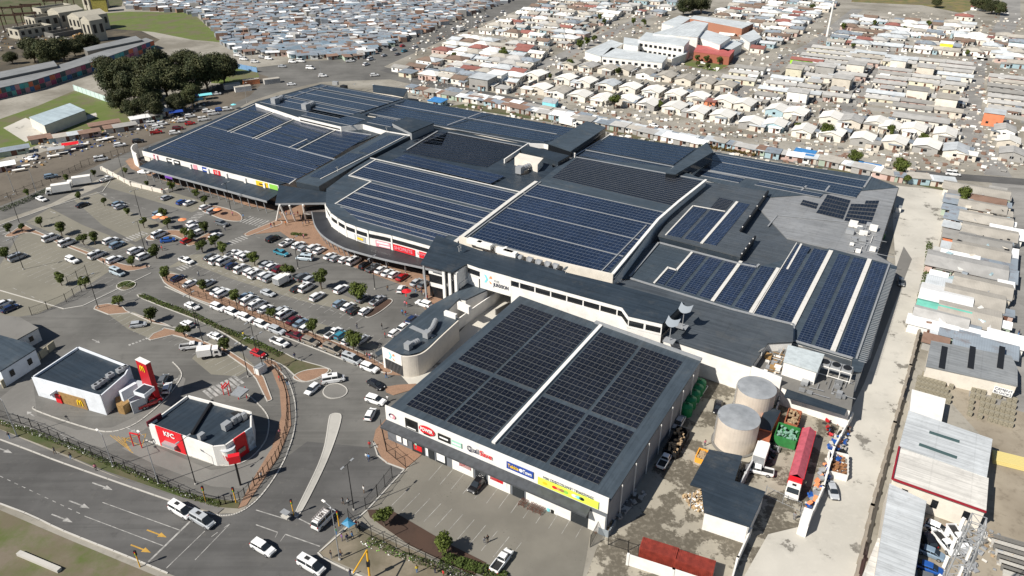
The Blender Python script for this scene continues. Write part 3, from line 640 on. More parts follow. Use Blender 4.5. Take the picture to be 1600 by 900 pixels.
# parapets beside the raised rear roofs
for pts,z in (([(467,182.5),(533,198)],10),([(533,198),(567,194),(604,204.5),(643,211)],10)):
    wallband(mall,PP(pts,z),z-2,z,WH,'parapet',.3)
onwall(P(467,182.5,10),P(533,198,10),.03,.97,8.6,9.1,.2,M_dark,'window_band',mall,.05)
wallband(mall,PP([(788,250),(825,225),(850,226),(890,236),(899,241)],9.6),8.2,9.9,WH,'parapet',.4)
mb=MB(); mb.prism(PP([(804,246),(812,239),(849,247),(840,257)],11.2),8); wpart(mb,'plant_room',M_cream,mall)
mb=MB(); mb.prism(PP([(812,233),(826,228),(890,243),(872,253)],9.8),8); wpart(mb,'plant_room',M_roofd,mall)
rail(mall,[(758,264),(788,250)],m=M_flash); rail(mall,[(787,252),(820,228)],m=WH,w=.5); rail(mall,[(864,265),(953,211)],m=WH,w=.5)
# ---- solar fields (each field is a part)
def field(cs,nu,n,m=M_pvb,z=Z,lab=None,groups=None,fill=.86,skip=None,usplit=(),rows=1,per=1.0,tray=True):
    array(mall,cs,nu,strips(n,fill,groups=groups),m,z=z+.02,label=lab,skip=skip,usplit=usplit,rows=rows,per=per)
def meet(p,A,B,d=UB):
    e=B-A; det=d.x*(-e.y)+e.x*d.y; t=((A.x-p.x)*(-e.y)+e.x*(A.y-p.y))/det; return p+d*t
def hall(LF,LB,ra,rb,n,groups=(),m=M_pvb,z=9,fill=.92,w=1.05):
    ra,rb=PP((ra,rb),z); a,b=P(*LF,z),P(*LB,z); c=[a,meet(a,ra,rb,UA),meet(b,ra,rb,UA),b]; mb=MB(); W_=(c[1]-c[0]).length; nn=int(W_/w); st=strips(n,fill,groups=list(groups))
    for v0,v1 in st:
        for k in range(nn):
            u0,u1=(k+.015)/nn,(k+.985)/nn; q=[bil(c,u0,v0)+UZ*.12,bil(c,u1,v0)+UZ*.12,bil(c,u1,v1)+UZ*.12,bil(c,u0,v1)+UZ*.12]; mb.poly(q,[(0,0),(1,0),(1,1),(0,1)])
            lo=[p-UZ*.05 for p in q]; mb.poly([lo[0],lo[1],q[1],q[0]],[(0,0)]*4); mb.poly([lo[3],lo[0],q[0],q[3]],[(0,0)]*4)
    wpart(mb,'solar_array',m,mall)
    for g in groups:
        v=(st[g][1]+st[g+1][0])/2; mb=MB(); mb.beam(bil(c,-.01,v)+UZ*.08,bil(c,1.0,v)+UZ*.08,.32,.1); wpart(mb,'walkway',M_flash,mall)
    for v in (-.012,1.012): mb=MB(); mb.beam(bil(c,-.01,v)+UZ*.08,bil(c,1.0,v)+UZ*.08,.3,.1); wpart(mb,'walkway',M_flash,mall)
def cols(y0,k,x0,tops,spans,z=5.4):
    A,B=PP(tops,z)
    for a,b in spans:
        q0,q1=P(a,y0+(a-x0)*k,z),P(b,y0+(b-x0)*k,z); t0,t1=meet(q0,A,B),meet(q1,A,B); n=max(3,int((t0-q0).length/1.04)); c=[q0,q1,t1,t0]; mb=MB()
        for i,(v0,v1) in enumerate(strips(n,.95)):
            for j in range(2):
                u0,u1=j/2+.008,(j+1)/2-.008; q=[bil(c,u0,v0)+UZ*.14,bil(c,u1,v0)+UZ*.14,bil(c,u1,v1)+UZ*.14,bil(c,u0,v1)+UZ*.14]
                mb.poly(q,[(0,0),(2,0),(2,1),(0,1)]); lo=[p-UZ*.06 for p in q]; mb.poly([lo[0],lo[1],q[1],q[0]],[(0,0)]*4); mb.poly([lo[3],lo[0],q[0],q[3]],[(0,0)]*4)
        wpart(mb,'solar_array',M_pvb,mall)
def wl(x,y,tops,w=.9,m=M_tray,z=5.4): 
    A,B=PP(tops,z); p=P(x,y,z); q=meet(p,A,B); mb=MB(); mb.beam(p+UZ*.2,q+UZ*.2,w,.2); wpart(mb,'cable_tray',m,mall)
# left wing
field([(240,234),(452,287),(520,249),(320,195.5)],62,16,M_pvb,8,'blue field nearest the left shopfronts',groups=[2,5,10],fill=.84)
field([(323,194),(354,203),(434,170),(400,164.5)],14,8,M_pvb,8,groups=[2,5])
field([(364,206.5),(393,214.5),(463,183),(440,171.5)],14,8,M_pvb,8,groups=[2,5])
field([(402,217.5),(461,232),(520,203),(470,186)],24,8,M_pvb,8,groups=[2,5])
field([(469,234),(520,247),(578,211.5),(528,203.5)],24,8,M_pvb,8)
for a,b in (((238,236),(398,163.5)),((356,206.5),(437,169.5)),((361,208),(440,171)),((395,217),(467,183)),((400,218),(440,199)),((464,235),(525,203.5)),((400,163),(438,169)),((452,231),(480,218)),((452,288),(462,281))): rail(mall,[a,b],z=8,w=.35,h=.15)
for a,b in (((254,229),(463,280)),((285,213),(493,265)),((319,196),(523,249)),((525,203),(580,211))): rail(mall,[a,b],z=8,w=.9,h=.06,m=M_flash,lift=.02,name='walkway')
# raised rear roof
RB_=[(562,176),(628,155)]
hall((447,149.5),(484,139),*RB_,7,(3,),M_pvs,10); hall((490,136.5),(503,133),*RB_,3,(),M_pvs,10)
hall((408,160),(442,151.5),(552,179),(566,175),6,(3,),M_pvs,10)
hall((472,180.5),(488,170.5),(560,192),(585,180),4,(),M_pvs,10); hall((574,191),(590,182),(608,200),(626,190),4,(),M_pvs,10)
wl(432,160,[(510,134),(530,140)],.4,M_flash,10)
# long back roof
field([(570,176),(850,222),(925,206),(634,156)],90,8,M_pvs,8.6,groups=[3],usplit=((.49,.505),))
field([(700,207),(817,229),(760,262),(628,238)],44,12,M_pvk,8.4)
field([(645,222),(690,228),(700,207),(684,204)],14,5,M_pvk,8.4)
for a,b in (((611,163),(870,210)),((572,177),(828,224)),((700,207),(820,230)),((636,234),(684,205)),((699,196),(753,176))): rail(mall,[a,b],z=8.6,w=.6,h=.08,m=M_flash,name='walkway')
# gallery strip
field([(483,276),(501,279),(569,242),(545,239)],9,22,M_pvs,9.6); field([(560,237),(577,240),(632,213),(606,212)],8,20,M_pvs,9.6)
rail(mall,[(501,280),(575,243),(633,213)],z=9.6,w=.3,h=.1)
# curved hall
SP_=[(712,378),(800,310)]
field([(611,251),(767,287),(789,275),(634,241)],62,3,M_pvb,9)
hall((560,344),(534,324),(686,378),(730,349),7,(2,))
hall((528,319),(554,302.5),*SP_,7,(3,))
hall((557,301),(579,286),*SP_,6,(2,))
hall((551,274),(585,252),(795,313),(828,289),9,(4,))
hall((737,371),(838,289),(958,417),(1028,345),23,(5,11,17))
rail(mall,[(712,379),(800,312),(838,285)],z=9,w=1.2,h=.35); rail(mall,[(720,379),(808,312),(845,285)],z=9,w=.4,h=.2,m=M_flash)
for a,b in (((545,275),(587,250)),((545,275),(580,284)),((580,284),(524,319)),((577,247),(700,275)),((700,275),(819,302))): rail(mall,[a,b],z=9,w=.45,h=.12)
rail(mall,[(955,433),(1028,345),(1060,317),(1103,283)],z=9.05,w=.8,h=.5,m=WH,name='parapet'); rail(mall,[(936,429),(1010,353)],z=9,w=.3,m=M_flash)
rail(mall,[(776,395),(792,387)],z=9,w=.8,m=WH)
# dark field behind
field([(862,278),(1052,322),(1099,284),(902,246)],70,15,M_pvk,8.9)
field([(905,243),(1039,269),(1051,262),(917,236)],50,4,M_pvs,8.4)
field([(920,233),(1052,258),(1086,233),(955,213)],50,7,M_pvs,8.4)
for a,b in (((900,246),(1104,283)),((915,235),(1053,261)),((1053,261),(1043,271))): rail(mall,[a,b],z=8.9,w=.5,h=.15,m=M_flash)
# back right
hall((1090,262),(1118,241),(1346,297),(1360,278),7,(3,),M_pvs,5.4)
hall((1078,271),(1088,265),(1150,289),(1160,282),2,(),M_pvs,5.4); hall((1180,289),(1187,285),(1280,309),(1287,303),2,(),M_pvs,5.4)
for a,b in (((1074,274),(1116,238)),((1087,264),(1290,300)),((1252,298),(1260,291)),((1289,300),(1296,291)),((1350,293),(1361,276))): rail(mall,[a,b],z=5.4,w=.6,h=.15,m=M_flash)
# black fields on the grey roof
field([(1275,333),(1317,343),(1329,313),(1293,304)],9,5,M_pvk,5.2,fill=.92); field([(1319,345),(1360,352),(1374,313),(1332,313)],8,6,M_pvk,5.2,skip=lambda u,v:v>.8 and u<.5)
field([(1250,320),(1275,327),(1279,318),(1255,312)],7,2,M_pvk,5.2)
rail(mall,[(1200,354),(1214,337),(1328,348)],z=5.2,w=.4,h=.1,m=M_flash)
# fields on the raised grey roof
cols_z=10.6
cols(367,.2195,1040,[(1082,323),(1134,333)],[(1042,1064),(1069,1094)],7)
cols(367,.2195,1040,[(1147,315),(1172,320)],[(1100,1119)],7)
array(mall,[(1109,326),(1132,330),(1146,314),(1124,309)],4,strips(8,.9),M_pvk,z=7,per=2)
wl(1096,381,[(1147,315),(1172,320)],.8,z=7); rail(mall,[(1040,368),(1083,322),(1133,331)],z=7,w=.4,h=.15)
for a,b in (((1156,363),(1200,300)),((1157,402),(1180,371))):
    A,B=P(*a,6.6),P(*b,6.6); mb=MB(); mb.beam(A+UZ*.1,B+UZ*.1,.5,1.0); wpart(mb,'louvre',M_black,mall)
    for k in range(4): mb=MB(); mb.box(A.lerp(B,(k+.3)/4)+UZ*.3,(.25,.35,1.0),rz=AX); wpart(mb,'louvre_bracket',WH,mall)
# lower right fields: long rows running back
cols(442,.3056,1024,[(1044,419),(1057,423)],[(1026,1037)])
cols(442,.3056,1024,[(1082,396),(1217,421)],[(1040,1061),(1066,1087),(1092,1110),(1118,1142),(1147,1169)])
cols(442,.3056,1024,[(1252,384),(1400,417)],[(1180,1204),(1210,1235)])
cols(532,.289,1239,[(1252,384),(1400,417)],[(1244,1266),(1272,1297),(1308,1335)])
T1_=[(1082,395),(1217,420)]; T2_=[(1252,382),(1400,415)]
wl(1022,443,[(1044,418),(1057,422)],.5); wl(1057,423,T1_,.6); wl(1113,471,T1_); wl(1173,489,T1_); wl(1239,509,T2_,1.1); wl(1301,549,T2_,1.1); wl(1338,561,T2_,.4,M_flash); wl(1177,491,T2_,.2)
for a,b in (((1044,419),(1057,423)),((1230,421),(1252,382))): rail(mall,[a,b],z=5.4,w=.5,h=.2)
for a,b in (((985,436),(1037,452)),((1037,452),(1142,484)),((1142,484),(1240,508)),((1240,508),(1239,533)),((1239,533),(1332,561)),((1030,380),(1156,413)),((984,433),(1029,380)),((1156,413),(1182,418)),((1182,418),(1186,414))): rail(mall,[a,b],z=5.4,w=.6,h=.25,m=M_flash,name='gutter')
mb=MB()
for k in range(60):
    a=P(1341,563,5.5).lerp(P(1391,418,5.5),k/60); mb.beam(a,a+UA*1.7,.12,.12)
wpart(mb,'slatted_edge',M_flash,mall)
# parapet behind the corridor roof with rooftop condensers
wallband(mall,PP([(718,374),(790,394),(860,411),(958,434)],10.2),8.5,11.2,M_cream,'parapet',.5)
for x,y,w in ((742,378,4.5),(757,383,4.5),(789,393,5),(797,396,4)):
    mb=MB(); mb.box(P(x,y,11.4),(w,1.4,1.3),rz=AX); wpart(mb,'rooftop_unit',M_white,mall)
for x,y in ((812,402),(828,406),(842,410),(856,413),(868,416)):
    mb=MB(); mb.box(P(x,y,10.6),(1.6,1.2,1.2),rz=AX); mb.tube(P(x,y,11.2),P(x,y,11.6),.5,n=10); wpart(mb,'rooftop_unit',M_steel,mall)
def dish(x,y,z,par,r=.9,az=2.2):
    c=P(x,y,z); mb=MB(); ax=Vector((math.cos(az),math.sin(az),.6)).normalized(); qv=ax.to_track_quat('Z','X').to_matrix()
    rings=[(0,0),(.5,.06),(.85,.2),(1,.3)]; n=14
    for i in range(3):
        for k in range(n):
            def pt(ri,k): rr,h=rings[ri]; t=2*math.pi*k/n; return c+qv@Vector((rr*r*math.cos(t),rr*r*math.sin(t),h*r))
            mb.poly([pt(i,k),pt(i+1,k),pt(i+1,k+1),pt(i,k+1)])
    mb.tube(c,c-UZ*1.4,.06,n=5); return wpart(mb,'satellite_dish',M_white,par)
for x,y,z in ((773,385,12),(884,421,12),(1191,548,11),(604,200,11.5),(527,262,12),(717,386,13),(720,384,13)): dish(x,y,z-(3 if x==1191 else 0),mall,.9 if x in(773,884,1191) else .5)
def duct(par,pts,z,r=.6):
    mb=MB(); q=PP(pts,z)
    for a,b in zip(q,q[1:]):
        mb.tube(a,b,r,n=10)
        for k in range(1,5): c=a.lerp(b,k/5); e=(b-a).normalized()*.05; mb.tube(c-e,c+e,r*1.12,n=10)
    mb.box(q[0],(r*2.4,r*2.4,r*2.6),rz=AX); return wpart(mb,'rooftop_duct',M_steel,par)
duct(mall,[(430,158),(441,152)],11,1.1); duct(mall,[(478,167),(490,161)],11,1.1); duct(mall,[(812,265),(829,258)],10,.9)
# masts with scoop antennas at the end of the corridor
for x,y in ((1056,490),(1036,512)):
    b=P(x+10,y+20,8); mb=MB(); mb.tube(b,b+UZ*4,.1,n=6); mb.box(b,(2.4,2.2,.15),rz=AX); wpart(mb,'antenna_mast',M_steel,mall)
    c=b+UZ*4; mb=MB()
    for k in range(8):
        t0=-1+k/4; t1=-1+(k+1)/4
        mb.poly([c+UA*t0*1.4+UB*(.9*t0*t0)-UB*.9+UZ*(.3*t0*t0),c+UA*t1*1.4+UB*(.9*t1*t1)-UB*.9+UZ*(.3*t1*t1),c+UA*t1*1.4+UB*(.9*t1*t1)+UB*.9+UZ*(.9+.3*t1*t1),c+UA*t0*1.4+UB*(.9*t0*t0)+UB*.9+UZ*(.9+.3*t0*t0)])
    wpart(mb,'curved_reflector',mat('reflector_grey',(.24,.27,.30),rough=.5),mall)
# plant deck: white shed, condenser rack, clutter
mb=MB(); sh=PP([(1225,565),(1276,581),(1287,556),(1231,541)],8.2); mb.prism(sh,4.8); wpart(mb,'plant_shed',WH,mall)
mb=MB(); mb.prism([p+UZ*.25 for p in PP([(1224,565),(1277,582),(1288,555),(1231,540)],8.3)],8.2); wpart(mb,'plant_shed_roof',mat('pale_blue_sheet',(.5,.55,.56),rough=.5,var=.2),mall)
rk=P(1303,585,5.3); mb=MB()
for i in range(4):
    for j in range(2): mb.tube(rk+UA*(i*2.2-3.3)+UB*(j*2.4-1.2)-UZ*.4,rk+UA*(i*2.2-3.3)+UB*(j*2.4-1.2)+UZ*2,.1,n=5)
for j in range(2):
    for z in (0,2): mb.beam(rk+UA*-3.3+UB*(j*2.4-1.2)+UZ*z,rk+UA*3.3+UB*(j*2.4-1.2)+UZ*z,.14,.14)
wpart(mb,'condenser_rack',M_white,mall)
for i in range(3):
    c=rk+UA*(i*2.2-2.2)+UZ*2; mb=MB(); mb.box(c,(2,2.2,.9),rz=AX); wpart(mb,'condenser',M_steel,mall); mb=MB(); mb.tube(c+UZ*.45,c+UZ*.65,.85,n=16); wpart(mb,'fan',M_black,mall)
rnd=random.Random(5)
def clutter(par,x0,x1,y0,y1,z,n,mats,name='roof_pipework',smin=.3,smax=1.5):
    for m in mats:
        mb=MB()
        for k in range(n):
            c=P(rnd.uniform(x0,x1),rnd.uniform(y0,y1),z); s=rnd.uniform(smin,smax)
            if rnd.random()<.5: mb.box(c+UZ*s*.3,(s,s*rnd.uniform(.3,1),s*.6),rz=AX+rnd.choice((0,0,.2)))
            else: mb.beam(c+UZ*.3,c+(UA if rnd.random()<.5 else UB)*s*3+UZ*.3,.1,.1)
        wpart(mb,name,m,par)['kind']='stuff'
clutter(mall,1192,1222,545,585,4.9,12,[M_steel,M_white,SIGN['brown']]); clutter(mall,1322,1365,352,395,5.3,16,[M_white,M_steel,M_flash],smax=2.4)
clutter(mall,1250,1325,598,622,4.9,14,[M_steel,M_roofg2]); clutter(mall,520,640,131,150,3,9,[M_white,M_black,M_steel],smax=3)
# small block beyond the rear corner
roof([(582,132),(637,139),(630,151),(611,147),(583,143)],M_roofd,mall,z=6,mw=M_cream,label='low annex roof at the back')
# rear right lean-to and louvres on the east wall
wallband(mall,PP([(1404,293),(1392,330),(1372,392)],5.2),2.5,5.1,M_black,'louvre',.3)
# ================================================================ QUALISAVE STYLE FRONT BLOCK
QR=[(607,638),(953,783),(1096,563),(812,462)]
qz=7.6
qp=PP(QR,qz)
shop=thing_at('retail_block',qp,'square discount store block, black solar field on its roof, facing the forecourt','shop building')
roof(QR,M_roof,shop,z=qz,mw=mat('pale_grey_wall',(.27,.27,.28),rough=.85,kind='plaster'),ang=BX,label='slate blue roof')
FA,FB=qp[0],qp[1]
WL=(FB-FA).length
d=(FB-FA).normalized(); N=d.cross(UZ)
wallband(shop,[zz(FA+N*.5,0)-d*.3,zz(FB+N*.5,0)],5.2,8.6,M_white,'parapet',.25,label='white fascia with shop signs')
A=zz(FA+N*.64-d*.3,0); B=zz(FB+N*.64,0)
slab(shop,[zz(A,5.1),zz(B-d*3,5.1),zz(B-d*3+N*1.9,4.7),zz(A+N*1.9,4.7)],.35,mat('dark_canopy',(.06,.065,.072),rough=.6,var=.3),'canopy')
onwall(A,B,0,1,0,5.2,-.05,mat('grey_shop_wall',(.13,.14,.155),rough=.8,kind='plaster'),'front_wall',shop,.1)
for t0,t1 in ((.33,.43),(.5,.6),(.67,.86),(.93,.995)): onwall(A,B,t0,t1,0,4.3,.05,M_white,'wall_panel',shop,.1)
for t0,t1 in ((.44,.49),(.61,.66),(.86,.93),(.13,.19),(.215,.24),(.25,.3)): onwall(A,B,t0,t1,.1,3.4,.1,M_glass,'shop_window',shop,.08)
for t0,t1,z0,z1,c in ((.34,.42,1.4,3.4,'white'),(.365,.42,1.6,2.8,'red'),(.505,.585,1.4,3.4,'white'),(.51,.57,1.7,2.7,'red'),(.05,.075,1,3,'white'),(.085,.105,.8,2.8,'white'),(.14,.18,.8,2.0,'red'),(.145,.155,1,3,'mint'),(.20,.212,.5,3.2,'white'),(.255,.295,.6,2.4,'white')):
    onwall(A,B,t0,t1,z0,z1,.17,SIGN[c],'poster',shop,.04)
onwall(A,B,.105,.165,5.5,7.9,.16,SIGN['black'],'sign_board',shop); onwall(A,B,.112,.158,5.75,6.0,.22,SIGN['white'],'sign_stripe',shop,.03)
def disc(par,A,B,t,z,rx,rz,m,off=.2,name='sign_disc',n=24):
    dd=(B-A); X=dd.normalized(); Nn=X.cross(UZ); c=A+dd*t+Nn*off; mb=MB(); mb.poly([zz(c,z)+X*rx*math.cos(2*math.pi*k/n)+UZ*rz*math.sin(2*math.pi*k/n) for k in range(n)]); return wpart(mb,name,m,par)
disc(shop,A,B,.135,6.9,.85,.6,SIGN['yellow']); disc(shop,A,B,.035,6.9,.7,.55,SIGN['navy']); disc(shop,A,B,.041,6.8,.6,.5,SIGN['pink'],.23); disc(shop,A,B,.036,6.85,.35,.3,SIGN['white'],.26)
disc(shop,A,B,.213,6.9,1.85,1.05,SIGN['red']); walltext('POWER',A,B,.18,.246,7.0,.75,SIGN['white'],shop,.25,bold=.03,fit=2.9); onwall(A,B,.198,.228,5.9,6.2,.28,SIGN['black'],'sign_stripe',shop,.03)
onwall(A,B,.268,.325,6.0,7.5,.16,SIGN['black'],'sign_board',shop); onwall(A,B,.276,.317,6.6,6.95,.22,SIGN['white'],'sign_stripe',shop,.03)
onwall(A,B,.333,.38,6.1,7.3,.16,SIGN['mint'],'sign_board',shop); onwall(A,B,.336,.377,6.55,6.8,.22,SIGN['white'],'sign_stripe',shop,.03)
walltext('Quali',A,B,.406,.462,7.0,1.15,SIGN['navy'],shop,.2,bold=.02,fit=2.55); walltext('Save',A,B,.464,.521,7.0,1.15,SIGN['red'],shop,.2,bold=.03,fit=2.6)
onwall(A,B,.585,.70,6.1,7.7,.16,SIGN['blue'],'sign_board',shop); walltext('Tekkie',A,B,.588,.642,6.95,.75,SIGN['yellow'],shop,.22,bold=.02,fit=2.2); walltext('Town',A,B,.655,.697,6.95,.75,SIGN['white'],shop,.22,bold=.02,fit=1.8); disc(shop,A,B,.648,6.95,.38,.38,SIGN['white'],.24)
onwall(A,B,.72,.965,5.5,7.15,.16,SIGN['lime'],'sign_board',shop); walltext('MK DISCOUNT TRADING',A,B,.73,.955,7.55,.6,SIGN['navy'],shop,.2,fit=9.5)
for t,c in ((.79,'red'),(.805,'orange'),(.82,'brown'),(.835,'green'),(.87,'white'),(.885,'teal'),(.9,'black'),(.75,'yellow')): disc(shop,A,B,t,6.35,.5,.35,SIGN[c],.24)
# panels
def qpt(u,v): 
    return qp[0].lerp(qp[1],u).lerp(qp[3].lerp(qp[2],u),v)
def qarray(u0,u1,v0,v1,n,lab):
    c=[qpt(u0,v0),qpt(u1,v0),qpt(u1,v1),qpt(u0,v1)]; mb=MB(); W_=(c[1]-c[0]).length; nn=round(W_/1.02)
    for (a,b) in strips(n,.9):
        for k in range(nn):
            q=[bil(c,(k+.015)/nn,a)+UZ*.15,bil(c,(k+.985)/nn,a)+UZ*.15,bil(c,(k+.985)/nn,b)+UZ*.15,bil(c,(k+.015)/nn,b)+UZ*.15]
            mb.poly(q,[(0,0),(1,0),(1,2),(0,2)])
            lo=[p-UZ*.06 for p in q]; mb.poly([lo[0],lo[1],q[1],q[0]],[(0,0)]*4); mb.poly([lo[3],lo[0],q[0],q[3]],[(0,0)]*4)
    wpart(mb,'solar_array',M_pvk,shop,label=lab)
qarray(.05,.243,.05,.385,8,'black panels, front left'); qarray(.257,.462,.05,.385,8,'black panels, front, left of the ridge'); qarray(.508,.712,.05,.385,8,'black panels, front, right of the ridge'); qarray(.728,.93,.05,.385,8,'black panels, front right')
qarray(.05,.243,.405,.94,14,'black panels, back left'); qarray(.257,.462,.405,.94,14,'black panels, back, left of the ridge'); qarray(.508,.712,.405,.94,14,'black panels, back, right of the ridge'); qarray(.728,.93,.405,.94,14,'black panels, back right')
mb=MB(); a=qpt(.487,.04)+UZ*.2; b=qpt(.487,.99)+UZ*.2; mb.beam(a,b,.75,.4); wpart(mb,'ridge_capping',M_white,shop)
mb=MB(); mb.beam(qpt(.45,1.0)+UZ*.2,qpt(1,1)+UZ*.2,.8,.5); wpart(mb,'gutter',M_flash,shop)
for k in range(7):
    p=qpt(1,.1+k*.13); mb=MB(); mb.tube(zz(p+d*.25,0),zz(p+d*.25,qz-.2),.1,n=6); wpart(mb,'downpipe',M_white,shop)
# ================================================================ LONG LOW BLOCK BEHIND THE ENTRANCE SIGN
lb=[(598,541),(627,554),(662,548),(715,497),(720,493),(745,478),(762,447),(716,457)]
ent=thing_at('entrance_block',PP(lb,5.3),'long low wing with a rounded white wall and the cross shaped logo over its gate','building')
roof([(600,541),(625,552.5),(640,554),(656,550),(668,543),(716,498),(694,490),(672,478)],M_roof,ent,z=5.3,mw=M_white,ang=BX,label='front part of roof')
roof([(672,478),(694,490),(718,466),(728,468),(762,452),(745,436),(716,444),(714,455)],M_roof,ent,z=5.3,mw=M_white,ang=BX,label='back part of roof')
rw=[P(*p,5.7) for p in smooth_pts([(628,556),(640,556),(655,553),(668,545),(690,524),(716,500)],5)]
wallband(ent,[zz(p,0) for p in rw],0,5.6,M_cream,'rounded_wall',.3)
g0,g1=P(598,542,5.6),P(628,556,5.6)
onwall(g0,g1,0,1,3.0,5.6,.1,M_white,'gate_lintel',ent,.3); onwall(g0,g1,0,.1,0,3,.1,M_white,'gate_pier',ent,.3); onwall(g0,g1,.1,1,0,3,.05,M_black,'gate_grille',ent,.05)
for k in range(12): onwall(g0,g1,.12+k*.075,.13+k*.075,.1,2.9,.12,M_steel,'gate_bar',ent,.04)
xlogo(g0,g1,.5,4.35,1.0,ent,.3)
wallband(ent,PP([(716,499),(745,478),(773,459),(790,440),(796,432)],3.0),0,3.2,M_white,'yard_wall',.3)
wallband(ent,PP([(695,487),(713,493)],6.2),5.3,6.5,M_white,'roof_wall',.8); wallband(ent,PP([(716,470),(734,478)],6.2),4,6,M_white,'roof_wall',.8)
duct(ent,[(638,540),(654,532)],6.2,.6); duct(ent,[(667,522),(676,512),(681,500)],6.2,.6)
rail(ent,[(642,511),(678,527)],z=5.35,w=1.2,h=.12,m=M_flash,name='flashing')
for k in range(6): mb=MB(); mb.box(P(718+3*k,446-2.2*k,6.2),(.7,.9,1.3),rz=AX); wpart(mb,'rooftop_unit',M_white,ent)
# low glass shelter beside it
mb=MB(); mb.prism(PP([(586,551),(600,543),(602,551),(590,556)],3.6),3.45,bottom=True)
sh_=tag(empty('gate_shelter',P(594,560),0),'small flat grey shelter beside the pedestrian gate','shelter'); wpart(mb,'roof',M_roof,sh_)
for x,y in ((588,566),(592,572),(603,572)): mb=MB(); mb.tube(P(x,y),P(x,y)+UZ*3.45,.07,n=5); wpart(mb,'post',M_steel,sh_)
# ================================================================ BURGER RESTAURANT (left) AND CHICKEN RESTAURANT
M_bw=mat('bluish_white_wall',(.66,.69,.73),rough=.7,kind='plaster')
def parbox(name,pts,z,label,cat,mr,mw,ph=.5,ang=AX,t=.3):
    q=PP(pts,z); e=thing_at(name,q,label,cat); a=sum(q[i].x*q[(i+1)%len(q)].y-q[(i+1)%len(q)].x*q[i].y for i in range(len(q)))
    if a<0: q=q[::-1]
    n=len(q)
    mb=MB(); c,s=math.cos(ang),math.sin(ang); r=[p-UZ*ph for p in q]; mb.poly(r,[(-p.x*s+p.y*c,p.x*c+p.y*s) for p in r]); wpart(mb,'roof',mr,e)
    mb=MB()
    for i in range(n):
        A_,B_=q[i],q[(i+1)%n]; dd=(B_-A_).normalized(); nn=dd.cross(UZ); A_=A_-nn*t/2; B_=B_-nn*t/2
        mb.beam(zz(A_,z/2),zz(B_,z/2),t,z)
    wpart(mb,'wall',mw,e); return e,q
bur,bq=parbox('restaurant',[(49,589),(157,619),(196,585),(203,572),(122,541)],5.0,'white drive through restaurant with dark roof, wooden panels and a golden M on its side','restaurant',M_roofd,M_bw,.5,ang=AX)
BA,BB=P(49,589,5),P(157,619,5)
onwall(BA,BB,.36,.74,.1,3.0,.1,mat('timber_panel',(.33,.20,.075),rough=.7,var=.3,scale=2),'timber_cladding',bur,.12)
onwall(BA,BB,.30,.38,.1,2.2,.2,SIGN['red'],'drive_through_window',bur,.4)
slab(bur,[zz(BA.lerp(BB,.17),3.2),zz(BA.lerp(BB,.33),3.2),zz(BA.lerp(BB,.33)+(BB-BA).normalized().cross(UZ)*1.6,3.2),zz(BA.lerp(BB,.17)+(BB-BA).normalized().cross(UZ)*1.6,3.2)],.5,M_bw,'canopy')
def emblem_m(par,A,B,t,z,s,m,off=.2):
    dd=(B-A); dd.z=0; X=dd.normalized(); Nn=X.cross(UZ); c=A+dd*t+Nn*off; mb=MB()
    def arch(cx):
        pts=[(cx+.26*s*math.cos(a),1.05*s*math.sin(a)) for a in [math.pi*k/10 for k in range(11)]]
        for (x0,y0),(x1,y1) in zip(pts,pts[1:]): mb.beam(zz(c,z+y0-.5*s)+X*x0,zz(c,z+y1-.5*s)+X*x1,.06,.17*s)
    arch(-.26*s); arch(.26*s); return wpart(mb,'golden_arches',m,par)
M_gold=mat('golden_yellow',(.85,.55,.01),rough=.5)
emblem_m(bur,BA,BB,.655,1.6,1.35,M_gold,.25)
for x,y,w,h,z in ((150,603,2.4,1.6,5.2),(157,598,2,1.4,5.2),(163,594,1.8,1.2,5.2),(172,586,2.6,1.6,5.3),(188,578,2.8,1.6,5.2),(196,574,2,1.2,5.2)): 
    mb=MB(); mb.box(P(x,y,z),(w*.55,h*.7,.8),rz=BX); wpart(mb,'rooftop_unit',M_steel,bur); mb=MB(); mb.tube(P(x,y,z)+UZ*.4,P(x,y,z)+UZ*.5,.3,n=10); wpart(mb,'fan',M_black,bur)
mb=MB(); mb.prism(PP([(192,607),(204,630),(226,620),(238,604),(226,596),(205,592)],2.9),0); wpart(mb,'side_wing',mat('shaded_grey_wall',(.42,.44,.47),rough=.8,kind='plaster'),bur)
slab(bur,[P(208,611,5.3),P(225,617,5.3),P(241,604,5.3),P(225,599,5.3)],.9,M_bw,'canopy'); slab(bur,[P(210,611,5.35),P(225,615.5,5.35),P(239,604.5,5.35),P(225,600.5,5.35)],.04,M_roofd,'canopy_roof')
mb=MB(); mb.box(P(202,612,4.6),(.8,3.6,2.4),rz=AX); wpart(mb,'menu_wall',M_bw,bur)
mb=MB(); mb.prism(PP([(184,634),(186,646),(196,648),(207,640),(205,628)],0)[:],0,2.2); wpart(mb,'timber_screen',MATS['timber_panel'],bur)
mb=MB(); mb.prism(PP([(208,638),(222,632),(234,622),(224,615),(208,626)],0),0,2.6); wpart(mb,'timber_screen',mat('dark_timber',(.08,.045,.02),rough=.7,var=.3),bur)
# red pylon
py=empty('pylon_sign',P(240,621),0,'tall red slab pylon with a golden M beside the drive through','sign')
A_=P(233,622); mb=MB(); pb=P(241,624); mb.box(zz(pb,5.0),(3.4,1.1,10.0),rz=AX); wpart(mb,'slab',mat('deep_red_panel',(.42,.008,.015),rough=.45),py)
a0=zz(pb-UA*1.7-UB*.55,0); b0=zz(pb+UA*1.7-UB*.55,0); emblem_m(py,a0,b0,.5,8.4,1.3,M_gold,.1)
mb=MB(); mb.box(zz(pb,10.06),(3.5,1.2,.12),rz=AX); wpart(mb,'cap',M_white,py)
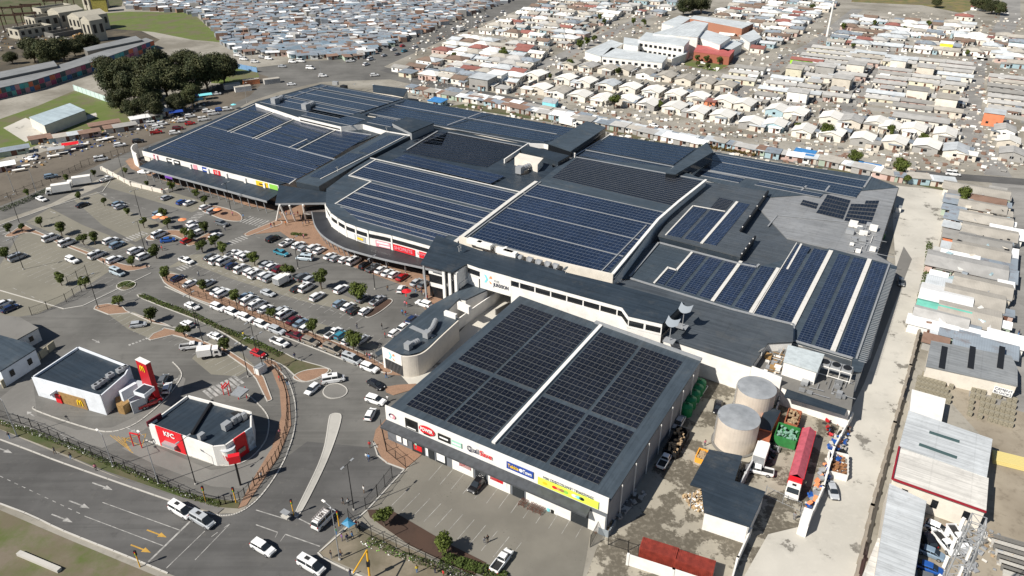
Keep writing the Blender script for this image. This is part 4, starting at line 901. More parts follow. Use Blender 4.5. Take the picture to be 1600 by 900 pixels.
# chicken restaurant
kq_=[(232,657),(238,665),(315,695),(333,700),(345,695),(355,690),(392,672),(402,657),(395,643),(292,617)]
kfc,kq=parbox('restaurant',[(232,662),(332,698),(352,696),(393,668),(393,643),(293,617)],4.8,'red and white chicken restaurant with dark roof and a huge bucket at its corner','restaurant',M_roofd,M_white,.6,ang=BX)
KA,KB=P(232,662,4.8),P(332,698,4.8)
onwall(KA,KB,.12,.53,0,5.1,.1,SIGN['red'],'red_panel',kfc,.2); walltext('KFC',KA,KB,.24,.42,4.0,1.1,SIGN['white'],kfc,.25,bold=.04,fit=2.7)
onwall(KA,KB,.22,.42,1.3,2.0,.6,M_steel,'awning',kfc,.9); onwall(KA,KB,.0,.12,0,4.8,.06,M_white,'wall_panel',kfc,.1)
mb=MB(); mb.prism([p for p in PP([(332,698),(352,694),(352,712),(334,716)],3)],0,5.2) if False else None
KC,KD=P(352,696,4.8),P(393,668,4.8)
onwall(KC,KD,.30,.72,0,5.0,.1,SIGN['red'],'red_panel',kfc,.25); onwall(KC,KD,.35,.6,1.3,2.2,.4,mat('menu_board',(.4,.35,.28),rough=.6,var=.5,scale=4),'menu_board',kfc,.1)
onwall(KC,KD,.75,1.0,0,5.0,.1,mat('pale_blue_panel',(.45,.55,.62),rough=.6,var=.5,scale=1.2),'mural_panel',kfc,.2)
cb_=P(361,722,0); mb=MB(); mb.tube(cb_+UZ*1.0,cb_+UZ*3.6,.95,1.3,n=22); wpart(mb,'bucket',M_white,kfc)
mb=MB(); mb.tube(cb_+UZ*3.6,cb_+UZ*3.8,1.4,1.42,n=22); wpart(mb,'bucket_rim',mat('bucket_rim',(.5,.52,.54),rough=.6),kfc)
for k in range(11):
    t=2*math.pi*k/11; mb=MB(); q=[]
    for (tt,zv,r) in ((-.13,1.1,1.0),(.13,1.1,1.0),(.13,2.5,1.19),(-.13,2.5,1.19)): q.append(cb_+Vector((math.cos(t+tt)*r,math.sin(t+tt)*r,zv)))
    mb.poly(q); wpart(mb,'bucket_stripe',SIGN['red'],kfc)
for x,y,w in ((315,682,1.2),(354,665,1.6),(373,653,1.0),(381,650,1.0),(366,657,.9)): mb=MB(); mb.box(P(x,y,5.0),(w,w*.8,1.4),rz=BX); wpart(mb,'rooftop_unit',M_steel,kfc)
mb=MB(); mb.beam(P(332,626,4.5),P(300,678,4.5),.5,.5); wpart(mb,'roof_gutter',M_black,kfc)
mb=MB(); mb.prism(PP([(360,645),(375,640),(392,648),(380,660)],4.3),4.1); wpart(mb,'plant_well',M_black,kfc)
mb=MB(); mb.box(P(241,656,4.8),(3.2,.3,1.1),rz=BX); wpart(mb,'rear_fin',mat('dark_red',(.12,.01,.02),rough=.6),kfc)
# order canopies beside it
oc=empty('order_canopy',P(370,632),0,'grey slab canopy with red frames over the drive through order points','canopy')
slab(oc,[P(360,616,3.0),P(375,620,3.0),P(389,608,3.0),P(372,603,3.0)],.3,M_flash,'roof')
for x,y in ((350,617),(358,618),(373,624),(386,622),(361,613)): mb=MB(); mb.tube(P(x,y),P(x,y)+UZ*3,.1,n=6); wpart(mb,'post',SIGN['red'],oc)
mb=MB(); mb.beam(P(346,606,3),P(353,598,3),.2,.2); mb.beam(P(349,607,3),P(357,599,3),.2,.2); wpart(mb,'red_frame',SIGN['red'],oc)
def simple_building(name,pts,z,label,cat,mr,mw,ang=AX,ph=.0,group=None,roofz=None,th=.25,wins=True):
    q=PP(pts,z); e=thing_at(name,q,label,cat,group); roof(pts,mr,e,z=z,mw=mw,ang=ang,th=th)
    q=[zz(p,0) for p in q]; a=sum(q[i].x*q[(i+1)%len(q)].y-q[(i+1)%len(q)].x*q[i].y for i in range(len(q)))
    if a<0: q=q[::-1]
    if wins:
        for i in range(len(q)):
            A_,B_=q[i],q[(i+1)%len(q)]; L=(B_-A_).length
            if L<3 or (B_-A_).cross(UZ).y>0: continue
            n=max(1,int(L/4))
            for k in range(n):
                t=(k+.5)/n; w=.5/L; onwall(A_,B_,t-w,t+w,z*.35,z*.7,.0,M_dark,'window',e,.12)
    return e
# left edge neighbours
simple_building('workshop',[(-60,560),(0,580),(56,545),(42,535),(-30,515)],4.2,'low building with a dark roof and pale wall at the left edge behind the wall','building',M_roof,M_bw)
simple_building('workshop',[(-40,548),(0,545),(60,512),(30,495),(-20,490)],3.6,'flat concrete roofed building with white parapet at the left edge','building',M_conc2,M_white)
mb=MB()
for a in range(7): mb.beam(P(5+a*12,607-a*9.3)+UZ*1,P(15+a*12,599-a*9.3)+UZ*1,.25,2.0)
bw=empty('boundary_wall',P(40,580),0,'beige panelled boundary wall left of the burger restaurant','wall'); wpart(mb,'panels',mat('beige_wall',(.36,.32,.23),rough=.9,kind='plaster'),bw)
# ================================================================ SERVICE YARD
def tank(x,y,r,h,label):
    b=P(x,y); e=empty('water_tank',b,0,label,'water tank','steel water tanks in the service yard'); mb=MB(); c=Vector((0,0,0))
    mb.tube(c,c+UZ*h,r,n=40,cap=False); o=bpart(mb,'shell',mat('beige_tank',(.58,.51,.43),rough=.6,kind='plaster'),e,True)
    mb=MB(); n=40
    for k in range(n): 
        a=2*math.pi*k/n; a2=2*math.pi*(k+1)/n
        mb.poly([(r*1.01*math.cos(a),r*1.01*math.sin(a),h),(r*1.01*math.cos(a2),r*1.01*math.sin(a2),h),(0,0,h+.5)])
    bpart(mb,'lid',mat('grey_tank_lid',(.30,.315,.33),rough=.55,var=.25,scale=.5),e)
    mb=MB(); mb.tube((0,0,0),(0,0,.25),r*1.12,n=40); bpart(mb,'plinth',M_conc2,e)
    mb=MB()
    for k in range(14): mb.beam((-r-.25,-.25,.5+k*h/14),(-r-.25,.25,.5+k*h/14),.05,.05)
    mb.beam((-r-.25,-.25,.2),(-r-.25,-.25,h+.8),.06,.06); mb.beam((-r-.25,.25,.2),(-r-.25,.25,h+.8),.06,.06); bpart(mb,'ladder',M_steel,e)
    return e
tank(1175,643,3.9,6.3,'big beige steel tank with grey lid beside the white mall wall'); tank(1147,692,4.0,6.6,'big beige steel tank with grey lid nearest the dark yard roof')
for k,(x,y) in enumerate([(1070,638),(1076,627),(1082,617),(1087,608),(1091,600)]):
    b=P(x+1,y+9); e=empty('rainwater_tank',b,0,f'green plastic rainwater tank, {["nearest the parked silver car","second from the parked silver car","middle one of the row","second from the mall wall","nearest the mall wall"][k]}','water tank','green rainwater tanks along the shop wall')
    mb=MB(); mg=mat('green_plastic',(.012,.22,.075),rough=.45)
    mb.tube((0,0,0),(0,0,2.3),1.3,n=18,cap=False)
    for j in range(5): mb.tube((0,0,.3+j*.42),(0,0,.36+j*.42),1.36,n=18)
    mb.tube((0,0,2.3),(0,0,2.75),1.3,.45,n=18); bpart(mb,'barrel',mg,e,False); mb=MB(); mb.tube((0,0,2.75),(0,0,2.9),.32,n=12); bpart(mb,'lid',mat('dark_green_plastic',(.005,.09,.03),rough=.5),e)
pf=empty('pipework',P(1090,625),0,'white plastic pipe frame in front of the green tanks','pipework'); mb=MB()
a,b=P(1081,644),P(1106,605)
mb.beam(a+UZ*.3,b+UZ*.3,.12,.12)
for k in range(6): p=a.lerp(b,k/5)+UZ*.3; mb.beam(p,p-UA*1.4,.1,.1)
wpart(mb,'pipes',M_white,pf)
simple_building('yard_shed',[(1078,757),(1096,762),(1100,800),(1172,823),(1196,768),(1148,751),(1160,712),(1108,702)],4.0,'dark blue roofed open shed with white walls in the middle of the yard','shed',M_roofd,None,wins=False)
sw=empty('yard_store_wall',P(1135,830),0,'white wall under the dark yard shed roof','wall'); mb=MB()
for a,b in (((1101,802),(1168,824)),((1168,824),(1192,772))): 
    A_,B_=P(*a,3.7),P(*b,3.7); mb.beam(zz(A_,1.85),zz(B_,1.85),.3,3.7)
wpart(mb,'panels',M_white,sw)
for x,y in ((1082,770),(1110,712),(1158,722)): mb=MB(); p=P(x,y,3.8); mb.tube(zz(p,0),p,.1,n=6); wpart(mb,'post',M_steel,sw)
simple_building('loading_canopy',[(1225,619),(1320,648),(1328,627),(1234,597)],4.6,'long dark lean-to roof over the recycling yard against the plant deck','canopy',M_roofd,None,wins=False)
lw=empty('loading_store',P(1270,648),0,'white stores under the long dark lean-to roof','wall'); mb=MB(); A_,B_=P(1230,614,4.3),P(1318,640,4.3); mb.beam(zz(A_,2.1)+UB*2,zz(B_,2.1)+UB*2,.3,4.2); wpart(mb,'panels',M_white,lw)
ct=empty('container',P(1190,678),0,'container shed with a black roof half and an orange half in the yard','container'); q=PP([(1182,668),(1205,674),(1220,642),(1198,635)],2.8); mb=MB(); mb.prism(q,0); wpart(mb,'body',SIGN['orange'],ct); mb=MB(); mb.prism([q[0].lerp(q[3],.0)+UZ*.06,q[1]+UZ*.06,q[2]+UZ*.06,q[3]+UZ*.06],2.8); wpart(mb,'roof',M_roofd,ct); mb=MB(); mb.prism(PP([(1181,684),(1202,690),(1206,676),(1184,667)],2.5),0); wpart(mb,'orange_half',mat('faded_orange',(.42,.13,.06),rough=.7,var=.3),ct)
# walls and gates round the yards
def wall(name,pts,h,label,m=M_white,t=.25,cat='wall'):
    q=PP(pts); e=thing_at(name,q,label,cat); mb=MB()
    for a,b in zip(q,q[1:]): mb.beam(zz(a,h/2),zz(b,h/2),t,h)
    wpart(mb,'panels',m,e)
    mb=MB()
    for a,b in zip(q,q[1:]):
        n=max(1,int((b-a).length/4))
        for k in range(n+1): p=a.lerp(b,k/n); mb.box(zz(p,h/2+.05),(t*1.7,t*1.7,h+.1),rz=math.atan2((b-a).y,(b-a).x))
    wpart(mb,'piers',m,e); return e
wall('boundary_wall',[(1328,660),(1300,712),(1283,775),(1262,822)],2.4,'long white wall between the recycling yard and the service lane')
e=empty('gate_house',P(1260,812),0,'plain white gate block at the bottom of the recycling yard','hut'); mb=MB(); mb.prism(PP([(1249,816),(1263,822),(1271,798),(1257,793)],2.8),0); wpart(mb,'wall',M_white,e); mb=MB(); mb.prism(PP([(1249,815),(1263,821),(1271,797),(1257,792)],2.95),2.82); wpart(mb,'roof',M_white,e)
wall('boundary_wall',[(1165,668),(1200,640),(1196,700),(1157,740),(1142,800)],.5,'low kerb wall between tanks and truck bay',m=M_conc2)
wall('boundary_wall',[(1226,596),(1214,640),(1196,690),(1150,775)],2.2,'pale wall between the tanks and the truck bay',m=mat('pale_wall',(.5,.5,.5),rough=.8,kind='plaster'))
wall('boundary_wall',[(980,882),(1050,905),(1110,925)],2.4,'white wall in front of the red containers')
wall('boundary_wall',[(1170,840),(1150,885),(1140,920)],2.2,'white wall along the lane below the yard shed')
wall('boundary_wall',[(1488,306),(1445,480),(1420,580),(1395,670),(1360,800),(1335,910)],1.7,'long brown wall on the right side of the service lane',m=mat('brown_wall',(.27,.235,.19),rough=.9,kind='plaster'),t=.4)
wall('parapet_wall',[(160,266),(205,290),(255,302),(262,301)],1.3,'cream retaining wall in the upper car park',m=M_cream,t=.5)
wall('parapet_wall',[(220,257),(292,283),(330,283)],1.1,'long low cream wall beside the left shop walk',m=M_cream,t=.5)
wall('parapet_wall',[(225,256),(256,268)],1.8,'short high cream wall at the corner of the left shops',m=M_cream,t=.5)
wall('parapet_wall',[(117,141),(170,160)],2.6,'pale mint wall at the edge of the grass field by the gum trees',m=mat('mint_wall',(.5,.62,.58),rough=.8),t=.3)
wall('parapet_wall',[(362,105),(402,113)],2.6,'blue panel fence behind the gum trees',m=mat('blue_fence_sheet',(.16,.3,.5),rough=.7),t=.2)
wall('parapet_wall',[(800,465),(796,480),(775,492)],1.6,'grey railing wall beside the service lane under the bridge',m=M_conc2,t=.2)
M_cred=mat('red_container',(.26,.04,.025),rough=.6,var=.4,scale=.8)
for k,(x,y,l) in enumerate(((1028,873,'left of the two'),(1084,893,'right of the two'))):
    e=empty('shipping_container',P(x,y),AX+.14,f'rust red shipping container behind the white wall, {l}','container'); mb=MB()
    mb.box((0,0,1.3),(6.06,2.44,2.6)); bpart(mb,'body',M_cred,e); mb=MB()
    for j in range(20): mb.box((-2.85+j*.3,0,2.62),(.12,2.3,.05))
    for j in range(20): mb.box((-2.85+j*.3,-1.24,1.3),(.12,.05,2.2)); mb.box((-2.85+j*.3,1.24,1.3),(.12,.05,2.2))
    bpart(mb,'ribs',M_cred,e); mb=MB()
    for j in range(4): mb.tube((3.05,-.9+j*.6,.2),(3.05,-.9+j*.6,2.4),.03,n=5)
    bpart(mb,'door_bars',M_steel,e)
# east neighbours: large sheds
Mps=mat('pale_steel_sheet',(.45,.47,.48),rough=.5,kind='sheet',scale=1.0,spec=.4)
Mcs=mat('cream_steel_sheet',(.56,.54,.50),rough=.55,kind='sheet',scale=1.2,spec=.3)
simple_building('warehouse',[(1405,697),(1542,746),(1551,686),(1420,641)],5,'big pale blue grey warehouse with dark roof slots beside the lane','warehouse',Mps,M_cream)
simple_building('warehouse',[(1394,747),(1541,799),(1545,747),(1405,699)],4.9,'cream roofed warehouse with dark red edging','warehouse',Mcs,M_cream)
simple_building('warehouse',[(1366,905),(1425,925),(1448,783),(1390,755)],4.6,'long grey sheet roof at the bottom right','warehouse',Mps,M_cream)
simple_building('warehouse',[(1345,905),(1362,912),(1390,850),(1372,840)],3.4,'narrow pale lean-to beside the lane at the bottom','warehouse',Mcs,mat('pink_wall',(.55,.25,.22),rough=.8,var=.3))
for k,(a,b) in enumerate((((1436,694),(1495,715)),((1452,675),(1499,690)))):
    e=empty('roof_skylight',P(*a),0,['long dark skylight strip nearer the viewer on the pale blue grey warehouse roof','shorter dark skylight strip further back on the pale blue grey warehouse roof'][k],'skylight'); mb=MB(); mb.beam(P(*a,5.06),P(*b,5.06),.8,.1); wpart(mb,'pane',mat('teal_grey_skylight',(.06,.10,.10),rough=.4),e)
tr=empty('roof_edging',P(1470,790),0,'dark red barge board along the cream warehouse roof','edging'); mb=MB(); mb.beam(P(1394,748,5.1),P(1541,800,5.1),.3,.3); mb.beam(P(1394,748,5.1),P(1405,698,5.1),.3,.3); wpart(mb,'board',mat('maroon',(.25,.01,.02),rough=.6),tr)
bs=simple_building('block_works_shed',[(1447,572),(1590,603),(1590,575),(1580,556),(1455,532)],3.8,'brick yard shed with a ridged grey roof and black strips','shed',mat('mid_grey_sheet',(.22,.23,.235),rough=.5,kind='sheet',scale=1),M_cream,wins=False)
for x0,x1 in ((1471,1478),(1516,1522),(1562,1568)): rail(bs,[(x0,576),(x1-2,542)],z=3.82,w=1.2,h=.05,m=M_black,name='roof_strip')
onwall(P(1555,600,3),P(1590,610,3),0,.85,1.2,2.9,.6,SIGN['white'],'sign_board',bs,.1); walltext('CEMENT',P(1555,600,3),P(1590,610,3),0,.85,2.5,.55,SIGN['navy'],bs,.68,fit=3.2); walltext('BLOCKS',P(1555,600,3),P(1590,610,3),0,.85,1.7,.55,SIGN['navy'],bs,.68,fit=3.2)
simple_building('store',[(1421,644),(1471,660),(1478,623),(1425,608)],3,'flat white roof store above the pale blue warehouse','shed',M_white,M_cream)
# stacks of blocks in the yard
for k in range(18):
    for j in range(5):
        if rnd.random()<.15: continue
        x=1437+k*6.2-j*1.5 if k<9 else 1520+(k-9)*8-j*1.5; y=(586+j*7.5+k*1.7) if k<9 else (611+j*9.5+(k-9)*2.2)
        e=empty('block_stack',P(x,y),AX,f'grey stack of cement blocks, {ordn(k)} from the left in the {ordn(j)} line from the shed','stack','stacks of cement blocks in the brick yard'); mb=MB()
        for i in range(3): mb.box((0,0,.18+i*.36),(.85,.8,.32))
        bpart(mb,'blocks',mat('cement_blocks',(.30,.27,.20),rough=.95,var=.4,scale=3),e)
# lattice mast at the bottom right
mx_=P(1530,812,31); tm=empty('lattice_mast',Vector((mx_.x,mx_.y,0)),0,'tall grey lattice mast with white antennas rising at the bottom right corner','mast')
mb=MB(); b0=Vector((mx_.x,mx_.y,0))
H_=31; 
def leg(i,z): 
    w=2.0-.9*z/H_; a=BX+i*math.pi/2+.78; return b0+Vector((math.cos(a)*w,math.sin(a)*w,z))
lv=[k*1.55 for k in range(21)]
for i in range(4):
    for z0,z1 in zip(lv,lv[1:]):
        mb.beam(leg(i,z0),leg(i,z1),.14,.14); mb.beam(leg(i,z0),leg((i+1)%4,z1),.07,.07); mb.beam(leg(i,z1),leg((i+1)%4,z1),.07,.07)
wpart(mb,'lattice',M_steel,tm)
for k in range(14):
    z=14+k*1.15; a=k*2.1; c=b0+Vector((math.cos(a)*1.5,math.sin(a)*1.5,z)); mb=MB(); mb.box(c,(.4,.25,2.0),rz=a); wpart(mb,'panel_antenna',M_white,tm)
# ================================================================ LEFT BACKGROUND
shed=simple_building('hall',[(45,183),(69,196),(133,172),(109,161)],4.5,'long plain hall with a pale blue roof on the grass field','hall',mat('pale_blue_roof',(.36,.43,.46),rough=.5,kind='sheet',scale=1),M_cream,wins=False)
sheet('hall_slab',[(5,200),(40,184),(70,197),(150,176),(152,182),(75,207),(40,222)],.02,M_conc)
# colourful two storey row
cr=thing_at('trading_row',PP([(0,160),(240,70)]),'long two storey row of trading units with a mural wall of coloured squares','building')
def rowb(pts,z,m,mw): roof(pts,m,cr,z=z,mw=mw,ang=BX)
Mgr=mat('dull_grey_roof',(.20,.205,.205),rough=.6,kind='sheet',scale=1)
rowb([(-60,150),(0,137),(50,126),(155,93),(240,63),(228,59),(145,84),(110,96),(50,113),(0,125),(-60,137)],5.2,Mgr,M_cream)
rowb([(-60,130),(0,122),(90,103),(84,95),(0,112),(-60,120)],6.4,Mgr,M_conc2); rowb([(136,80),(222,62),(212,56),(130,75)],6.4,Mgr,M_conc2)
cols_=[(.45,.12,.06),(.05,.28,.3),(.3,.06,.12),(.05,.12,.25),(.35,.2,.28),(.06,.09,.1),(.10,.3,.27),(.4,.2,.22)]
cc=[mat(f'mural_{["red","teal","plum","navy","lilac","slate","sea","rose"][i]}',c,rough=.8) for i,c in enumerate(cols_)]
for A_,B_,n in ((P(-60,150,5.2),P(0,137,5.2),7),(P(0,137,5.2),P(50,126,5.2),7),(P(50,126,5.2),P(155,93,5.2),13),(P(155,93,5.2),P(240,63,5.2),12)):
    for k in range(n):
        for j in range(2): onwall(A_,B_,k/n+.003,(k+1)/n-.003,(.2+j*2.4),2.5+j*2.4,.12,cc[(k*3+j*5+int(rnd.random()*3))%8],'mural_square',cr,.06)
# ruined industrial block
ru=thing_at('ruined_factory',PP([(30,60),(170,55)]),'derelict roofless concrete factory with broken pale walls','building')
Mru=mat('stained_concrete',(.42,.39,.32),rough=.9,kind='plaster')
def block(x0,y0,w,dp,h,az=BX,m=Mru,holes=True,gable=False):
    b=P(x0,y0); mb=MB(); u=Vector((math.cos(az),math.sin(az),0)); v=Vector((-u.y,u.x,0))
    q=[b,b+u*w,b+u*w+v*dp,b+v*dp]
    for i in range(4): mb.beam(zz(q[i],h/2),zz(q[(i+1)%4],h/2),.5,h)
    if gable:
        for k in range(2):
            A_=q[1] if k else q[0]; B_=q[2] if k else q[3]; mb.poly([zz(A_,h),zz(B_,h),zz((A_+B_)/2,h+2.5)])
        for s_ in (0,1):
            A_,B_=(q[0],q[1]) if s_==0 else (q[3],q[2]); r0,r1=(q[0]+q[3])/2,(q[1]+q[2])/2; mb.poly([zz(A_,h),zz(B_,h),zz(r1,h+2.5),zz(r0,h+2.5)])
    wpart(mb,'wall',m,ru)
    if holes:
        for i in range(4):
            L=(q[(i+1)%4]-q[i]).length; n=int(L/4)
            for k in range(n):
                A_=q[i].lerp(q[(i+1)%4],(k+.3)/n); B_=q[i].lerp(q[(i+1)%4],(k+.75)/n); mb=MB(); mb.beam(zz(A_,h*.6),zz(B_,h*.6),.7,h*.4); wpart(mb,'window_opening',M_black,ru)
block(33,62,22,12,6); block(60,50,16,12,9); block(72,42,22,10,12); block(98,44,18,14,10,gable=True); block(130,52,20,13,10,gable=True); block(148,66,9,9,13,gable=True); block(85,60,26,10,3,m=M_conc2,holes=False); block(142,16,16,8,9)
tw_=P(158,18); mb=MB(); mb.box(zz(tw_,5),(10,7,10),rz=.4); e=empty('yellow_house',tw_,0,'tall white and yellow block beyond the far grass field','building'); wpart(mb,'wall',mat('yellow_wall',(.6,.5,.12),rough=.8,var=.3),e); mb=MB(); mb.box(zz(tw_,10.2),(10.6,7.6,.5),rz=.4); wpart(mb,'roof',M_conc2,e)
# rail gantry frames
for k,(x,y) in enumerate(((10,32),(25,30),(40,27),(75,20),(92,17),(110,15),(8,45),(30,42))):
    b=P(x,y+6); e=empty('steel_gantry',b,0,f'dark rusty steel gantry, {ordn(k)} of those across the derelict yard','gantry','rusty steel gantries'); mb=MB()
    mb.tube((0,0,0),(0,0,12),.35,n=6); mb.tube((12,3,0),(12,3,12),.35,n=6); mb.beam((-1,0,11),(13,3.2,11),.5,1.1); mb.beam((0,0,9),(3,.7,11),.2,.2); bpart(mb,'frame',mat('rust',(.07,.035,.02),rough=.9,var=.5),e)
# ================================================================ VEHICLES
PNT={}
for k,c in dict(white=(.80,.80,.79),silver=(.42,.44,.46),grey=(.13,.14,.15),black=(.012,.012,.014),red=(.42,.015,.02),maroon=(.12,.01,.015),blue=(.02,.09,.34),navy=(.015,.03,.09),teal=(.04,.22,.30),bronze=(.24,.21,.17),steel=(.20,.27,.34),pale=(.45,.53,.58)).items():
    PNT[k]=mat('car_paint_'+k,c,rough=.22,spec=.6,rnd=.06,var=.12,scale=.8)
    PNT[k].node_tree.nodes['Principled BSDF'].inputs['Coat Weight'].default_value=.5
M_tyre=mat('tyre',(.015,.015,.015),rough=.9); M_rim=mat('wheel_rim',(.4,.4,.41),rough=.4,metal=.6)
M_hl=mat('headlight_glass',(.7,.7,.68),rough=.15); M_tl=mat('tail_light',(.35,.01,.01),rough=.3); M_trim=mat('black_trim',(.02,.02,.02),rough=.6)
def loft(secs,mb,mi=0,close=True):
    n=len(secs[0])
    for a,b in zip(secs,secs[1:]):
        for k in range(n):
            if not close and k==n-1: continue
            mb.poly([a[k],a[(k+1)%n],b[(k+1)%n],b[k]],mi=mi)
    mb.poly(secs[0][::-1],mi=mi); mb.poly(secs[-1],mi=mi)
def ring(x,w,z0,z1,tw=None,r=.12):
    tw=w if tw is None else tw
    return [(x,-w+r*.3,z0),(x,w-r*.3,z0),(x,w,z0+r),(x,(w+tw)/2,z1-r*1.3),(x,tw-r,z1),(x,-tw+r,z1),(x,-(w+tw)/2,z1-r*1.3),(x,-w,z0+r)]
# station: x, half width, bottom, top
SP={
'sedan':dict(L=4.4,body=[(-2.2,.72,.42,.78),(-2.12,.82,.28,.94),(-1.5,.86,.22,.98),(0,.87,.2,.96),(1.1,.86,.22,.94),(1.95,.80,.28,.80),(2.2,.66,.36,.62)],cab=[(-1.75,.74,.93,.96),(-1.15,.72,.93,1.38),(-.1,.70,.93,1.43),(.45,.70,.93,1.40),(1.25,.74,.92,.95)],wx=(-1.32,1.36)),
'hatch':dict(L=3.9,body=[(-1.95,.74,.36,.9),(-1.85,.82,.26,.98),(0,.84,.2,.97),(.95,.83,.22,.94),(1.7,.78,.28,.80),(1.95,.64,.36,.62)],cab=[(-1.88,.73,.95,1.0),(-1.55,.72,.93,1.42),(-.3,.70,.93,1.48),(.3,.70,.93,1.43),(1.1,.74,.92,.95)],wx=(-1.2,1.2)),
'suv':dict(L=4.6,body=[(-2.3,.80,.42,1.05),(-2.2,.88,.32,1.12),(0,.90,.28,1.1),(1.2,.88,.3,1.08),(2.1,.84,.34,.98),(2.3,.72,.42,.75)],cab=[(-2.22,.80,1.08,1.15),(-1.95,.78,1.05,1.66),(-.3,.77,1.05,1.73),(.35,.76,1.05,1.66),(1.2,.80,1.05,1.1)],wx=(-1.4,1.42)),
'minibus':dict(L=5.0,body=[(-2.5,.80,.4,1.2),(-2.42,.86,.3,1.25),(0,.88,.27,1.22),(1.7,.87,.3,1.15),(2.3,.84,.34,.98),(2.5,.74,.42,.75)],cab=[(-2.46,.80,1.2,1.25),(-2.3,.78,1.15,2.0),(-.3,.77,1.15,2.08),(1.0,.76,1.15,2.0),(2.0,.80,1.1,1.15)],wx=(-1.55,1.65)),
'pickup':dict(L=5.1,body=[(-2.55,.80,.55,.72),(-2.5,.84,.45,.74),(-.3,.86,.38,.74),(-.28,.86,.38,1.08),(1.3,.86,.34,1.06),(2.3,.82,.38,.95),(2.55,.70,.46,.72)],cab=[(-.32,.76,1.05,1.10),(-.2,.75,1.03,1.66),(.7,.74,1.03,1.68),(.95,.74,1.03,1.62),(1.6,.78,1.03,1.07)],wx=(-1.55,1.6))}
PROTO={}
def build_vehicle(kind,fine=True):
    sp_=SP[kind]; e=empty(kind if kind!='hatch' else 'hatchback',(0,0,0))
    e.name={'sedan':'sedan_car','hatch':'hatchback_car','suv':'estate_car','minibus':'minibus','pickup':'pickup_truck'}[kind]
    mb=MB(); loft([ring(x,w,z0,z1) for x,w,z0,z1 in sp_['body']],mb)
    c=sp_['cab']; loft([[(x,-w,z0),(x,w,z0),(x,w*.9,z0+(z1-z0)*.75),(x,w*.78,z1),(x,-w*.78,z1),(x,-w*.9,z0+(z1-z0)*.75)] for x,w,z0,z1 in c[1:-1]],mb)   # roof core
    if kind=='pickup':
        for s in (-1,1): mb.box((-1.42,s*.80,.92),(2.2,.1,.42))
        mb.box((-2.5,0,.92),(.08,1.6,.42))
    body=bpart(mb,'body',PNT['white'],e,False)
    # glasshouse: windscreens and side windows proud of the core
    def q4(mb,i,j,fr=(0,1)):
        (x0,w0,a0,b0),(x1,w1,a1,b1)=c[i],c[j]; return x0,w0,a0,b0,x1,w1,a1,b1
    mb=MB()
    x0,w0,a0,b0,x1,w1,a1,b1=q4(mb,-1,-2); e_=.015
    mb.poly([(x0+e_,-w0*.92,b0+e_),(x0+e_,w0*.92,b0+e_),(x1+e_,w1*.74,b1-.03),(x1+e_,-w1*.74,b1-.03)])
    bpart(mb,'windscreen',M_glass,e)
    mb=MB(); x0,w0,a0,b0,x1,w1,a1,b1=q4(mb,0,1)
    mb.poly([(x0-e_,w0*.9,b0+e_),(x0-e_,-w0*.9,b0+e_),(x1-e_,-w1*.72,b1-.04),(x1-e_,w1*.72,b1-.04)]); bpart(mb,'rear_window',M_glass,e)
    mb=MB()
    for s in (-1,1):
        prev=None
        for i in range(len(c)-1):
            x0,w0,a0,b0=c[i]; x1,w1,a1,b1=c[i+1]
            g0=.12; lo0=(x0,s*(w0+.012),a0+.03); lo1=(x1,s*(w1+.012),a1+.03); hi0=(x0,s*(w0*.9+.015),a0+(b0-a0)*.74); hi1=(x1,s*(w1*.9+.015),a1+(b1-a1)*.74)
            if i==0: pts=[lo0,lo1,hi1]; 
            elif i==len(c)-2: pts=[lo0,lo1,hi0]
            else:
                sh=lambda a,b,t:tuple(a[k]+(b[k]-a[k])*t for k in range(3))
                pts=[sh(lo0,lo1,.04),sh(lo0,lo1,.96),sh(hi0,hi1,.96),sh(hi0,hi1,.04)]
            mb.poly(pts if s<0 else pts[::-1])
    bpart(mb,'side_windows',M_glass,e)
    wr=.33 if kind in('sedan','hatch') else .38
    for x in sp_['wx']:
        for s in (-1,1):
            mb=MB(); y=s*sp_['body'][3][1]; mb.tube((x,y-s*.2,wr),(x,y+s*.02,wr),wr,n=12); w=bpart(mb,'wheel',M_tyre,e)
            mb=MB(); mb.tube((x,y+s*.02,wr),(x,y+s*.035,wr),wr*.6,n=8); bpart(mb,'rim',M_rim,w)
    xf=sp_['body'][-1][0]; xb=sp_['body'][0][0]; zf=sp_['body'][-1][3]; hw=sp_['body'][-1][1]
    for s in (-1,1):
        mb=MB(); mb.box((xf-.10,s*(hw-.08),zf+.0),(.3,.26,.13)); bpart(mb,'headlight',M_hl,e)
        mb=MB(); mb.box((xb+.03,s*(sp_['body'][0][1]-.05),sp_['body'][0][3]-.06),(.16,.18,.2)); bpart(mb,'tail_light',M_tl,e)
    mb=MB(); mb.box((xf-.02,0,zf-.16),(.1,hw*1.5,.12)); mb.box((xb+.0,0,.42),(.1,1.3,.1)); bpart(mb,'bumper_trim',M_trim,e)
    if kind=='pickup': mb=MB(); mb.box((-1.42,0,.76),(2.1,1.5,.05)); bpart(mb,'load_bed',M_trim,e)
    if kind=='minibus':
        mb=MB(); mb.box((-.6,0,2.1),(.9,.6,.08)); bpart(mb,'roof_vent',M_trim,e)
    return e
def drop(e):
    for k in kids(e): drop(k)
    bpy.data.objects.remove(e)
NM={'sedan':'sedan','hatch':'hatchback','suv':'tall estate car','minibus':'minibus','pickup':'pickup truck'}
USED=set()
